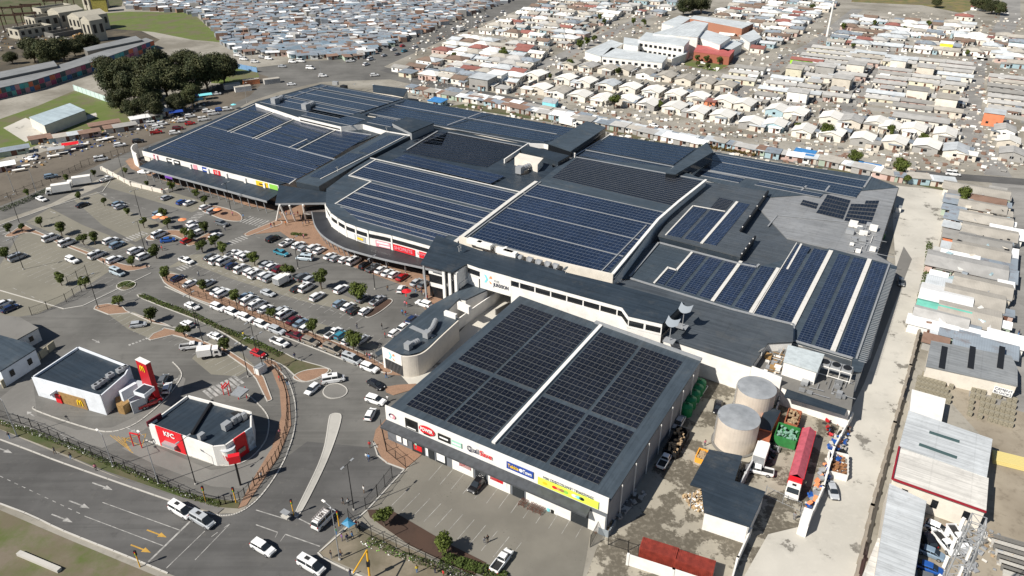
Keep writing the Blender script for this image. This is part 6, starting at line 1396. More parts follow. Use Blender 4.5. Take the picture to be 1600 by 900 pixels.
mb=MB(); mb.box((q-b)*.55,(.5,.5,1.1)); bpart(mb,'signal_head',M_black,e)
# bollards / sign boards
for k,(x,y,c,l) in enumerate(((408,582,M_white,'white gate cabinet on the brick tip near the restaurants'),(1403,331,M_white,'white cabin beside the rear corner of the mall'),(1378,371,mg_,'green bin against the rear wall of the mall'),(448,812,M_kerb,'concrete block at the tip of the median'))):
    e=empty('cabinet',P(x,y),AX,l,'cabinet'); mb=MB(); mb.box((0,0,.9),(1.5,2.4 if k<3 else 1,1.8 if k<3 else .3)); bpart(mb,'body',c,e); mb=MB(); mb.box((0,0,1.84),(1.6,2.5 if k<3 else 1,.08)); bpart(mb,'lid',M_flash,e)
# red collection pylon of the chicken restaurant
e=empty('pole_sign',P(376,758),0,'black pole carrying a red box sign in front of the bucket','sign'); mb=MB(); mb.tube((0,0,0),(0,0,6),.2,n=8); bpart(mb,'pole',M_black,e); mb=MB(); mb.box((0,0,6.5),(2.0,1.0,1.6),rz=.3); bpart(mb,'sign_box',SIGN['red'],e)
e=empty('height_bar',P(222,700),0,'red height limit frame at the drive through mouth','frame'); mb=MB(); a=P(209,697,0)-P(222,700); mb.tube((0,0,0),(0,0,3.4),.12,n=6); mb.tube(a,a+UZ*3.4,.12,n=6); mb.beam(a+UZ*3.4,(0,0,3.4),.2,.2); mb.beam((0,0,2.2),(-1.0,2.4,2.2),.15,.15); bpart(mb,'frame',SIGN['red'],e)
# log-like concrete beam on the grass
e=empty('concrete_beam',P(61,880),0,'long pale concrete beam lying on the grass at the bottom left','beam'); a=P(30,866)-P(61,880); b=P(94,893)-P(61,880); mb=MB(); mb.beam(a+UZ*.3,b+UZ*.3,.8,.6); bpart(mb,'beam',M_kerb,e)
# ================================================================ TOWNSHIP HOUSES
HR={}
for k,c in dict(cream=(.74,.72,.67),grey=(.44,.43,.41),dgrey=(.30,.29,.27),brown=(.20,.14,.105),red=(.28,.11,.09),slate=(.26,.30,.34),tan=(.42,.39,.34),white=(.76,.76,.75),pale=(.52,.55,.57),green=(.10,.26,.18),turq=(.15,.48,.38),rust=(.24,.15,.11)).items():
    HR[k]=mat('house_roof_'+k,c,rough=.75 if k!='slate' else .5,kind='corr' if k not in('cream','white') else 'plaster',col2=[v*.75 for v in c] if k not in('slate','rust') else (.16,.09,.06),rnd=.12)
HW={}
for k,c in dict(cream=(.70,.66,.58),white=(.76,.75,.71),grey=(.33,.32,.30),pink=(.52,.38,.33),yellow=(.64,.60,.46),blue=(.34,.46,.50),green=(.36,.43,.34),orange=(.68,.24,.12),beige=(.58,.53,.45),lilac=(.42,.38,.52),lime=(.35,.70,.05),bright=(.75,.70,.05)).items():
    HW[k]=mat('house_wall_'+k,c,rough=.9,kind='plaster',rnd=.08)
def make_house(w,dp,h,rise,kind,name):
    """w along local x (ridge direction for gable), front is -y"""
    e=empty(name,(0,0,0)); mb=MB(); x,y=w/2,dp/2
    q=[(-x,-y,0),(x,-y,0),(x,y,0),(-x,y,0)]
    for i in range(4): a,b=q[i],q[(i+1)%4]; mb.poly([a,b,(b[0],b[1],h),(a[0],a[1],h)])
    if kind=='gable':
        for s in (-1,1): mb.poly([(s*x,-y*s,h),(s*x,y*s,h),(s*x,0,h+rise)])
    if kind=='mono': 
        mb.poly([(-x,y,h),(-x,y,h+rise),(x,y,h+rise),(x,y,h)]); mb.poly([(x,-y,h),(x,y,h),(x,y,h+rise)]); mb.poly([(-x,y,h),(-x,-y,h),(-x,y,h+rise)])
    wall_=bpart(mb,'wall',HW['cream'],e); mb=MB(); o=.35; t=.12
    def plate(p):
        mb.poly(p); mb.poly([(a[0],a[1],a[2]-t) for a in p][::-1])
        for i in range(len(p)): a,b=p[i],p[(i+1)%len(p)]; mb.poly([(a[0],a[1],a[2]-t),(b[0],b[1],b[2]-t),b,a])
    k=rise/y if y else 0
    if kind=='gable':
        plate([(-x-o,-y-o,h-k*o+t),(x+o,-y-o,h-k*o+t),(x+o,0,h+rise+t),(-x-o,0,h+rise+t)]); plate([(-x-o,0,h+rise+t),(x+o,0,h+rise+t),(x+o,y+o,h-k*o+t),(-x-o,y+o,h-k*o+t)])
    elif kind=='mono': plate([(-x-o,-y-o,h+t),(x+o,-y-o,h+t),(x+o,y+o,h+rise+t),(-x-o,y+o,h+rise+t)])
    else:
        r=max(0,x-y); a0,b0,c0,d0=(-x-o,-y-o,h+t),(x+o,-y-o,h+t),(x+o,y+o,h+t),(-x-o,y+o,h+t); R0,R1=(-r,0,h+rise+t),(r,0,h+rise+t)
        mb.poly([a0,b0,R1,R0]); mb.poly([c0,d0,R0,R1]); mb.poly([b0,c0,R1]); mb.poly([d0,a0,R0]); mb.poly([d0,c0,b0,a0])
    bpart(mb,'roof',HR['cream'],e)
    n=max(1,int(w/3.2))
    for i in range(n):
        cx=-x+w*(i+.5)/n
        if i==n//2:
            mb=MB(); mb.box((cx,-y-.02,1.0),(.9,.1,2.0)); bpart(mb,'door',mat('brown_door',(.12,.05,.03),rough=.7),e)
        if i!=n//2 or n==1:
            mb=MB(); mb.box((cx+(1.2 if n==1 else 0),-y-.02,1.55),(1.1,.1,.9)); bpart(mb,'window',M_dark,e)
    for s in (-1,1): mb=MB(); mb.box((s*(x+.02),0,1.5),(.1,1.1,.9)); bpart(mb,'window',M_dark,e)
    return e
HP={'cottage':[make_house(8.4,7.2,2.7,1.15,'gable','cottage'),True],'row':[make_house(15.5,5.8,2.6,.8,'gable','row_house'),True],
'villa':[make_house(10.5,7.5,2.7,1.5,'hip','tiled_house'),True],'long':[make_house(10,6,2.6,.9,'gable','long_house'),True],'flat':[make_house(6,4.6,2.4,.35,'mono','lean_to_house'),True],
'shack':[make_house(4.6,3.6,2.1,.4,'mono','shack'),True],'wide_shack':[make_house(6.5,3.8,2.2,.35,'mono','shack'),True],'outhouse':[make_house(4.6,3.6,2.1,.4,'mono','outhouse'),True],'room':[make_house(4.4,3.4,2.2,.3,'mono','backyard_shed'),True],
'double':[make_house(8.5,7,5.6,.4,'mono','double_storey_house'),True]}
OCC=[]
def house(kind,p,ang,roofc,wallc,label,group,sx=1,sy=1,cat='house'):
    pr=HP[kind]
    if pr[1]: e=pr[0]; pr[1]=False
    else: e=dup(pr[0])
    e.location=(p.x,p.y,0); e.rotation_euler=(0,0,ang); e.scale=(sx,sy,1)
    for k in kids(e):
        if k.name.startswith('wall'): paint(k,0,HW[wallc])
        elif k.name.startswith('roof'): paint(k,0,HR[roofc])
    OCC.append((p.x,p.y,6)); return tag(e,label,cat,group)
rh=random.Random(21)
RN={'cream':'cream','grey':'grey','dgrey':'dark grey','brown':'brown','red':'red','slate':'blue grey','tan':'tan','white':'white','pale':'pale','green':'green','turq':'turquoise','rust':'rusty'}
KD={'cottage':'cottage','row':'long row house','villa':'tiled house','long':'long house','flat':'lean-to house','shack':'iron shack','wide_shack':'wide iron shack','outhouse':'outhouse','room':'backyard shed','double':'double storey house'}
# --- cottages in rows behind the mall (roof centre pixels)
R1=[(845,134),(875,139),(907,145),(942,150),(981,152),(1015,158),(1055,163),(1092,170),(1130,176),(1175,187),(1212,190),(1257,199),(1302,204),(1350,212),(1400,217),(1450,223),(1495,230)]
R2=[(838,113),(885,119),(917,124),(952,128),(986,133),(1022,138),(1057,143),(1092,148),(1135,153),(1165,158),(1215,167),(1245,172),(1300,179),(1332,184),(1372,187),(1392,194),(1429,197),(1478,204)]
R3=[(892,97),(920,100),(950,104),(978,105),(1010,111),(1042,115),(1072,120),(1104,125),(1135,130)]
for nm,row,rc,wc in (('front row behind the mall',R1,'cream','cream'),('second row behind the mall',R2,'cream','cream'),('row below the white school',R3,'tan','beige')):
    for i,(x,y) in enumerate(row):
        r=rc if rh.random()<.88 else rh.choice(['grey','white','pale','tan']); w=wc if rh.random()<.6 else rh.choice(['white','grey','beige','pink','blue'])
        house('cottage',P(x,y,3.2),BX+rh.uniform(-.05,.05),r,w,f'{RN[r]} roofed cottage, {w} walls, {ordn(i)} from left in the {nm}','gable cottages behind the mall',rh.uniform(1.05,1.2),rh.uniform(1.08,1.25))
        r=rh.choice(['slate','pale','grey']); w=rh.choice(['white','grey','cream']); q=P(x,y,2)+UA*rh.uniform(4.5,6)+UB*rh.uniform(-3,4)
        house('room',q,BX,r,w,f'{RN[r]} roofed {w} lean-to right of {ordn(i)} cottage of the {nm}','backyard rooms',rh.uniform(.7,1.0),rh.uniform(.6,.8),cat='shed')
        r=rh.choice(['white','slate','pale','grey','cream','dgrey']); w=rh.choice(['white','grey','cream','beige']); q=P(x,y,2)+UA*rh.uniform(-3,5)-UB*rh.uniform(7,9)
        house(rh.choice(['flat','room']),q,AX+rh.uniform(-.05,.05),r,w,f'{RN[r]} roofed {w} room before {ordn(i)} cottage of the {nm}','backyard rooms',rh.uniform(.8,1.1),rh.uniform(.7,1),cat='shed')
# --- regular grids of houses between the streets
def grid(bl,br,tr,tl,nr,nc,kind,roofs,walls,where,group,jit=.4,ang=None,miss=.05):
    c=PP([bl,br,tr,tl]); 
    for i in range(nr):
        for j in range(nc):
            if rh.random()<miss: continue
            u=(j+.5)/nc; v=(i+.5)/nr; p=bil(c,u,v)+Vector((rh.uniform(-jit,jit),rh.uniform(-jit,jit),0)); a=ang if ang is not None else math.atan2((c[1]-c[0]).y,(c[1]-c[0]).x)
            if any((p.x-o[0])**2+(p.y-o[1])**2<o[2]**2 for o in OCC if o[2]>0) and 'row' not in kind: continue
            k=kind if isinstance(kind,str) else rh.choice(kind); r=rh.choice(roofs); w=rh.choice(walls)
            side='left' if u<.34 else 'right' if u>.66 else 'middle'
            house(k,p,a+rh.uniform(-.04,.04),r,w,f'{RN[r]} roofed {KD[k]}, {w} walls, {where}, {ordn(i)} row, {ordn(j)} across',group,rh.uniform(.92,1.1),rh.uniform(.95,1.2))
            if rh.random()<.55:
                r2=rh.choice(['white','slate','pale','grey','rust','dgrey']); w2=rh.choice(['grey','white','blue','pink','beige']); pp=p-UB*rh.uniform(3.2,5)+UA*rh.uniform(-6,6)
                house('outhouse',pp,a+rh.choice((0,math.pi/2)),r2,w2,f'{RN[r2]} roofed {w2} outhouse, {where}, by {ordn(i)} row, {ordn(j)} house','outhouses in the grid',rh.uniform(.6,1.0),rh.uniform(.6,.95),cat='shed')
gr=['grey','grey','grey','tan','dgrey','grey','pale']; gw=['cream','white','beige','cream','grey','yellow','pink']
grid((1125,140),(1158,146),(1196,104),(1168,98),5,1,'row',gr,gw,'right of the school','row houses in the grid',ang=AX)
grid((1168,158),(1312,172),(1380,88),(1278,76),11,3,['row','row','row','row','long','double','flat'],gr,gw,'left of middle street','row houses in the grid',ang=AX)
grid((1345,172),(1500,186),(1518,104),(1388,92),11,3,['row','row','row','row','long','flat','double'],gr,gw,'right of middle street','row houses in the grid',ang=AX)
grid((1545,178),(1660,200),(1660,130),(1542,122),7,2,'row',gr,gw,'at the right edge','row houses in the grid',ang=AX)
grid((1560,255),(1650,268),(1640,205),(1540,200),3,2,'cottage',['cream','grey'],gw,'beyond right road corner','row houses in the grid',ang=BX)
gk_=['row','row','row','row','long','double','flat']
mixr=['brown','tan','grey','red','pale','cream','slate','tan','white','pale']; mixw=['cream','white','pink','beige','white','grey','blue','cream','cream']
for (a,b,c_,d_,nr,nc,wh) in (((640,120),(795,150),(860,80),(720,58),9,7,'left of first street'),((745,55),(830,62),(940,0),(862,-4),10,4,'by the far wide road'),
    ((815,72),(880,78),(1000,8),(935,2),11,4,'between far road and school'),((1120,60),(1190,88),(1262,50),(1190,30),6,4,'beside the school'),((1100,28),(1250,45),(1310,8),(1180,-6),8,8,'above the school'),
    ((1290,72),(1500,90),(1520,40),(1330,28),8,9,'near tall white mast'),((930,22),(1040,28),(1090,-8),(990,-12),5,4,'left of top dark trees'),((1490,80),(1600,112),(1600,62),(1500,50),6,5,'by far right road')):
    grid(a,b,c_,d_,nr,nc,['villa','long','cottage','flat','villa','long'],mixr,mixw,wh,'mixed township houses',jit=1.5,ang=AX if rh.random()<2 else BX,miss=.08)
# landmark houses
for x,y,k,r,w,l,s in ((1262,92,'row','red','lime','long lime green house with a red roof',1.1),(1478,74,'double','white','bright','bright yellow double storey house',.8),(1552,184,'double','pale','orange','orange double storey house at the street corner',.9),(1440,182,'row','grey','cream','long cream wall house with grey roof at the head of the cottages',1.4),
  (755,128,'double','pale','grey','tall unfinished grey block house near the back road',1.3),(778,122,'double','white','white','white double storey beside the tall grey block',1.0),(790,104,'villa','pale','pink','pink house with pale roof by the first street',1.2),(693,76,'villa','red','pink','pink walled house with red brown tiles near the far road',1.1),
  (668,92,'villa','brown','white','brown hipped house beside the tall street pole',1.0),(714,90,'villa','brown','beige','brown hipped house with a small tree',1.2),(654,101,'long','brown','pink','pink walled house with a brown roof at the junction corner',1.2),(628,103,'long','dgrey','white','white walled grey roofed house on the junction corner',1.0),(638,110,'flat','slate','yellow','yellow walled low house facing the junction',1.4),(674,109,'flat','slate','white','white upper floored house with blue roof',1.2),(1545,10,'row','red','white','long red roofed hall at the top right',1.5),(1507,24,'villa','red','cream','red tiled roof at the top right',1.1),
  (1110,155,'flat','red','red' if 0 else 'orange','orange red painted spaza shop with lettering',1.0)):
    house(k,P(x,y,3),AX,r,w,l,None,s,s)
simple_building('bus_shelter_house',[(847,158),(868,162),(873,155),(852,151)],2.6,'sky blue painted container shop facing the back road','kiosk',HR['pale'],mat('sky_blue_wall',(.25,.65,.72),rough=.7),wins=False)
# --- shacks: iron roofs between the mall and the back road, and along the lane
sr=['slate','pale','rust','grey','dgrey','slate','white','tan']; sw_=['grey','blue','green','beige','pink','white','grey']
def line(pts,n,where,group,kinds=('shack','wide_shack','flat'),roofs=sr,walls=sw_,ang=None,jit=.6,s=(.85,1.25)):
    q=PP(pts); L=[0]
    for a,b in zip(q,q[1:]): L.append(L[-1]+(b-a).length)
    for i in range(n):
        d=L[-1]*(i+.5)/n; k=max(j for j in range(len(L)-1) if L[j]<=d); t=(d-L[k])/(L[k+1]-L[k]); p=q[k].lerp(q[k+1],t)+Vector((rh.uniform(-jit,jit),rh.uniform(-jit,jit),0))
        a=math.atan2((q[k+1]-q[k]).y,(q[k+1]-q[k]).x) if ang is None else ang; r=rh.choice(roofs); w=rh.choice(walls); kd=rh.choice(kinds)
        house(kd,p,a+rh.uniform(-.06,.06),r,w,f'{RN[r]} roofed {KD[kd]}, {w} walls, {where}, {ordn(i)} from left',group,rh.uniform(*s),rh.uniform(*s),cat='shack')
line([(690,152),(760,163),(850,182),(940,198),(1000,210),(1100,232)],40,'strip right behind mall','iron shacks behind the mall')
line([(700,147),(800,166),(900,186),(1000,206),(1100,227)],34,'strip along back road','iron shacks behind the mall',s=(.7,1.0))
line([(1110,225),(1200,243),(1300,259),(1400,282),(1480,290)],32,'strip behind right wing','iron shacks behind the mall')
line([(640,142),(690,152)],6,'at rear mall corner','iron shacks behind the mall')
for x,y,l in ((684,158,'bright blue iron shack behind the mall'),(1357,262,'sky blue roofed shack behind the right wing'),(1257,240,'blue roofed shack at the back fence')):
    o=house('flat',P(x,y,2),AX,'slate','blue',l,None,1.2,1.2,cat='shack'); [paint(k,0,mat('blue_iron',(.05,.22,.5),rough=.6,var=.3)) for k in kids(o) if k.name.startswith('roof')]
# houses right of the lane: explicit plots (centre pixel, along, across, roof, wall)
EP=[(1525,296,22,'long','tan','cream',1.9,1.3),(1538,311,0,'long','rust','cream',1.2,1.0),(1535,322,0,'long','tan','beige',1.3,1.3),(1540,342,0,'long','tan','yellow',1.4,1.4),(1497,312,0,'flat','slate','blue',1.3,1.6),(1546,362,0,'long','tan','beige',1.4,1.4),(1573,363,0,'flat','white','white',1.4,1.6),
(1505,336,0,'flat','slate','grey',1.2,1.0),(1538,378,0,'long','dgrey','beige',1.3,1.3),(1498,368,0,'flat','dgrey','orange',1.3,1.2),(1532,392,0,'long','tan','grey',1.4,1.6),(1560,393,0,'flat','white','white',1.5,1.5),(1495,388,0,'shack','pale','blue',1.6,1.8),(1560,410,0,'flat','slate','grey',1.4,1.8),(1510,414,0,'row','grey','pink',1.25,1.7),
(1500,400,0,'flat','white','white',1.5,.8),(1535,446,0,'long','tan','beige',1.3,1.4),(1488,446,0,'flat','pale','white',1.9,1.2),(1478,464,0,'long','white','white',1.15,1.7),(1522,464,0,'long','tan','beige',1.3,1.6),(1474,483,0,'long','turq','blue',1.15,.9),(1470,495,0,'long','grey','grey',1.15,1.2),(1514,491,0,'long','tan','beige',1.3,1.8),
(1457,507,0,'flat','white','white',1.7,.9),(1500,517,0,'flat','slate','green',1.3,1.6),(1480,515,0,'shack','pale','grey',1.3,1.4),(1562,430,0,'flat','slate','white',1.3,1.3),(1558,452,0,'shack','tan','beige',1.5,1.4),(1535,525,0,'flat','white','cream',2.2,.9),(1540,540,0,'flat','slate','blue',2.0,1.2),(1572,530,0,'flat','white','white',1.2,1.2),
(1463,530,0,'shack','rust','grey',1.1,1.0)]
for i,(x,y,_,k,r,w,sx,sy) in enumerate(EP):
    house(k,P(x,y,2.6),AX,r,w,f'{RN[r]} roofed {KD[k]}, {w} walls, right of the lane wall, {ordn(i)} from top','crowded plots beside the lane',sx,sy)
line([(1500,296),(1490,330),(1484,370)],6,'by lane wall, far','small shacks by the lane wall',ang=AX)
line([(1478,400),(1466,440),(1452,480),(1444,520)],9,'by lane wall, near','small shacks by the lane wall',ang=AX,s=(.7,1.0))
line([(1558,300),(1566,340),(1572,380),(1566,430),(1560,480),(1555,530)],14,'by right road','small shacks by the right road',ang=AX,s=(.6,.95))
# left roadside: stalls, containers
SG=[(20,233,5,'slate','green',2.2),(62,215,0,'rust','grey',1.6),(90,213,0,'rust','blue',1.5),(105,211,0,'tan','white',2.0),(118,209,0,'pale','grey',1.2),(140,206,0,'rust','pink',1.6),(163,193,0,'rust','pink',2.4),(178,198,0,'rust','beige',1.6),(195,196,0,'dgrey','grey',1.8),(218,184,0,'white','white',1.6),(238,180,0,'dgrey','green',1.6),(248,174,0,'white','bright',.8),(258,173,0,'white','white',1.1),(273,166,0,'dgrey','grey',1.5),(4,258,0,'white','pink',1.6)]
for i,(x,y,_,r,w,s) in enumerate(SG): house('shack',P(x,y,2),R(35),r,w,f'{RN[r]} roofed roadside kiosk, {w} walls, {ordn(i)} along the left road',"roadside kiosks left of the mall",s,1.1,cat='kiosk')
for x,y,c,l in ((363,138,M_cream,'cream container with a wooden top beyond the left road'),(393,131,SIGN['orange'],'orange container beside the left road'),(425,130,HR['grey'],'grey low iron stall near the far junction'),(380,142,M_white,'flat white trailer bed beside the orange container')):
    e=empty('shipping_container',P(x,y),R(30),l,'container'); mb=MB(); mb.box((0,0,1.2),(8,3.2,2.4)); bpart(mb,'body',c,e); mb=MB(); mb.box((0,0,2.44),(8.1,3.3,.1)); bpart(mb,'roof',HR['tan'],e)
for i,(x,y,c) in enumerate(((290,160,'blue'),(308,163,'teal'),(322,155,'teal'),(276,182,'blue'),(112,233,'red'),(300,157,'blue'),(90,240,'grey'))):
    e=empty('market_canopy',P(x,y),R(30),f'{c} tarpaulin stall canopy beside the left road, {ordn(i)} of the tarpaulin stalls','stall','tarpaulin stalls'); mb=MB(); m_=SIGN.get(c) or PNT[c]
    mb.poly([(-3,-2,2.3),(3,-2,2.3),(3,0,2.9),(-3,0,2.9)]); mb.poly([(-3,0,2.9),(3,0,2.9),(3,2,2.3),(-3,2,2.3)]); bpart(mb,'tarpaulin',m_,e); mb=MB()
    for a in (-1,1):
        for b_ in (-1,1): mb.tube((a*2.9,b_*1.9,0),(a*2.9,b_*1.9,2.3),.05,n=5)
    bpart(mb,'poles',M_steel,e)
for i,(x,y) in enumerate(((84,246),(98,241),(110,237),(122,232),(38,262),(30,268),(130,228),(160,221),(170,218))):
    e=empty('market_table',P(x,y),R(33),f'white covered market table beside the left road, {ordn(i)} in the line','table','market tables along the road'); mb=MB(); mb.box((0,0,.85),(4.2,1.5,.1)); bpart(mb,'top',M_white,e); mb=MB()
    for a in (-1,1):
        for b_ in (-1,1): mb.tube((a*2,b_*.6,0),(a*2,b_*.6,.8),.04,n=5)
    bpart(mb,'legs',M_steel,e)
# --- the dense shack field beyond the far road: nearest as things, the rest as one mass
def inpoly(p,q):
    c=False; n=len(q)
    for i in range(n):
        a,b=q[i],q[i-1]
        if (a.y>p.y)!=(b.y>p.y) and p.x<(b.x-a.x)*(p.y-a.y)/(b.y-a.y)+a.x: c=not c
    return c
zone=PP([(375,84),(345,66),(340,50),(300,22),(196,14),(205,-30),(820,-30),(800,0),(740,22),(680,46),(640,62),(560,92),(520,96),(470,92),(430,88)])
cand=[]; ax=R(20); ua=Vector((math.cos(ax),math.sin(ax),0)); ub=Vector((-ua.y,ua.x,0)); o0=P(450,60)
for i in range(-110,110):
    for j in range(-70,70):
        p=o0+ua*(i*5.4+ (j%3)*1.9)+ub*(j*4.9); p+=Vector((rh.uniform(-1.4,1.4),rh.uniform(-1.2,1.2),0))
        if inpoly(p,zone) and rh.random()<.93: cand.append(p)
cand.sort(key=lambda p:p.length)
HR['sgrey']=mat('house_roof_shack_grey',(.24,.26,.28),rough=.6,kind='corr',rnd=.2); HR['sblue']=mat('house_roof_shack_blue',(.20,.27,.33),rough=.6,kind='corr',rnd=.2); RN['sgrey']='grey'; RN['sblue']='dull blue'
sc=['slate','pale','sgrey','sgrey','slate','sblue','rust','white','slate','grey','sblue','brown']
NB=min(110,len(cand)); near=sorted(cand[:NB],key=lambda p:p.x/p.y)
for i,p in enumerate(near):
    r=rh.choice(sc); w=rh.choice(sw_); k=rh.choice(('shack','wide_shack'))
    house(k,p,ax+rh.choice((0,0,math.pi/2))+rh.uniform(-.15,.15),r,w,f'{RN[r]} roofed {KD[k]}, {w} walls, field edge, {ordn(i)} from left','shacks at the near edge of the shack field',rh.uniform(.9,1.35),rh.uniform(.9,1.2),cat='shack')
mb=MB(); sc[3:3]=['slate']; sc=sc[:12]+['brown','sgrey']+sc[:12]; mlist=[HR[k] for k in sc]+[HR['dgrey'],HR['sgrey'],HR['rust']]
for p in cand[NB:]:
    w=rh.uniform(4.2,7.4); dp=rh.uniform(3.0,4.8); h=rh.uniform(1.9,3.1)+(2.2 if rh.random()<.02 else 0); a=ax+rh.choice((0,0,math.pi/2))+rh.uniform(-.35,.35); u=Vector((math.cos(a),math.sin(a),0))*w/2; v=Vector((-math.sin(a),math.cos(a),0))*dp/2; r=rh.uniform(.1,.5)
    q=[p-u-v,p+u-v,p+u+v,p-u+v]; hh=[h,h,h+r,h+r]; mi=rh.randrange(len(sc)); mw=len(sc)+rh.randrange(3)
    T=[zz(q[i],hh[i]) for i in range(4)]; mb.poly(T,mi=mi)
    for i in range(4): mb.poly([zz(q[i],0),zz(q[(i+1)%4],0),T[(i+1)%4],T[i]],mi=mw)
print('far shacks',len(cand)-NB,'houses',len(OCC))
tag(mb.build('shack_field',mlist),'dense far field of low iron roofed shacks beyond the road','shacks',kind='stuff')
# yard walls and litter around houses
# ================================================================ SCHOOL
sc_=thing_at('school',PP([(900,90),(1120,60)]),'white double storey school with pale roofs, a tall hall and a red roofed front wing','school')
Msr=mat('school_roof',(.50,.53,.54),rough=.5,kind='sheet',scale=1)
def sb(pts,z,mr=Msr,mw=M_white,h0=0,ang=AX,lab=None): roof(pts,mr,sc_,z=z,mw=mw,ang=ang,label=lab)
sb([(914,80),(939,88),(974,68),(955,62)],4.5,ang=BX); sb([(940,88),(1035,98),(1044,87),(955,74)],4.5); sb([(974,68),(997,72),(1003,62),(975,58)],7)
sb([(997,62),(1069,72),(1078,62),(1010,50)],8.5,lab='two storey classroom wing'); sb([(1020,52),(1090,58),(1107,36),(1085,32)],9.5,ang=BX); sb([(1088,57),(1125,70),(1142,58),(1105,47)],8)
sb([(1050,92),(1072,84),(1077,78),(1056,88)],4.5); sb([(1084,80),(1140,88),(1148,78),(1090,70)],5,mr=mat('red_school_roof',(.42,.10,.09),rough=.6,kind='sheet',scale=1),mw=mat('red_brick',(.3,.1,.06),rough=.9),lab='red roofed front wing')
sb([(1120,74),(1138,80),(1160,68),(1145,62)],5); sb([(1157,56),(1172,66),(1190,58),(1178,46)],5); sb([(1078,28),(1160,44),(1178,36),(1085,24)],7,mw=mat('red_brick_w',(.35,.16,.1),rough=.9)); sb([(1034,36),(1058,42),(1080,28),(1062,24)],6)
A_,B_=P(997,62,8.5),P(1069,72,8.5)
for j in (0,1):
    for k in range(9): onwall(A_,B_,.05+k*.105,.11+k*.105,1.6+j*3.6,3.0+j*3.6,.05,M_dark,'window',sc_,.1)
A_,B_=P(940,88,4.5),P(1035,98,4.5)
for k in range(9): onwall(A_,B_,.03+k*.105,.08+k*.105,1.6,2.9,.05,M_dark,'window',sc_,.1)
sheet('school_garden',[(1060,100),(1120,112),(1145,98),(1090,88)],.015,M_grass)
# ================================================================ PEOPLE
SK=[mat('skin_dark',(.10,.05,.03),rough=.6),mat('skin_brown',(.18,.09,.055),rough=.6)]
CL={k:mat('cloth_'+k,c,rough=.9) for k,c in dict(white=(.6,.6,.58),red=(.5,.03,.03),navy=(.02,.03,.09),black=(.02,.02,.02),grey=(.2,.2,.21),pink=(.55,.2,.25),blue=(.06,.2,.45),yellow=(.65,.5,.05),orange=(.7,.2,.04),green=(.05,.22,.1),brown=(.15,.09,.05),purple=(.2,.08,.3)).items()}
M_hair=mat('black_hair',(.01,.009,.008),rough=.8)
def skinned(name,verts,edges,rads,matsplit):
    me=bpy.data.meshes.new(name); me.from_pydata(verts,edges,[]); o=bpy.data.objects.new(name,me); C.objects.link(o)
    m=o.modifiers.new('s','SKIN'); m.use_smooth_shade=True
    for i,r in enumerate(rads): me.skin_vertices[0].data[i].radius=(r,r) if not isinstance(r,tuple) else r
    me.skin_vertices[0].data[0].use_root=True
    m2=o.modifiers.new('u','SUBSURF'); m2.levels=1; m2.render_levels=1
    dg=bpy.context.evaluated_depsgraph_get(); dg.update(); r=bpy.data.meshes.new_from_object(o.evaluated_get(dg)); bpy.data.objects.remove(o)
    for i in range(3): r.materials.append(None)
    r.materials[0]=SK[0]; r.materials[1]=CL['red']; r.materials[2]=CL['navy']
    for p in r.polygons: p.material_index=matsplit(p.center); p.use_smooth=True
    n=bpy.data.objects.new(name,r); C.objects.link(n); return n
def person_proto(step,armf,armb,name='person'):
    s=step
    V=[(0,0,.95),(0,0,1.15),(0,0,1.38),(0,0,1.52),(.01,0,1.68),(0,.09,.92),(s*.55,.1,.5),(s,.1,.07),(s+.14,.1,.04),(0,-.09,.92),(-s*.35,-.1,.5),(-s*.9,-.1,.09),(-s*.9+.13,-.1,.04),
       (0,.2,1.4),(armb*.5,.25,1.14),(armb+.06,.24,.9),(armb+.09,.24,.82),(0,-.2,1.4),(armf*.5,-.25,1.14),(armf+.1,-.24,.92),(armf+.13,-.24,.84)]
    E=[(0,1),(1,2),(2,3),(3,4),(0,5),(5,6),(6,7),(7,8),(0,9),(9,10),(10,11),(11,12),(2,13),(13,14),(14,15),(15,16),(2,17),(17,18),(18,19),(19,20)]
    Rr=[.15,.14,.16,.06,.105,.095,.065,.045,.04,.095,.065,.045,.04,.07,.05,.035,.04,.07,.05,.035,.04]
    def sp2(c):
        if c.z>1.47 or (c.z<.96 and abs(c.y)>.19): return 0
        if c.z>.93: return 1
        return 2 if c.z>.1 else 2
    o=skinned(name,V,E,Rr,sp2); mb=MB()
    for k in range(6):
        for j in range(2): mb.tube((.0,0,1.70+.03*j),(0,0,1.80-.02*j),.105,.05,n=8)
    h=bpart(mb,'hair',M_hair,o); return o
PPR=[[person_proto(.22,.2,-.15),True],[person_proto(.03,.02,.02),True],[person_proto(-.12,.22,-.2),True]]
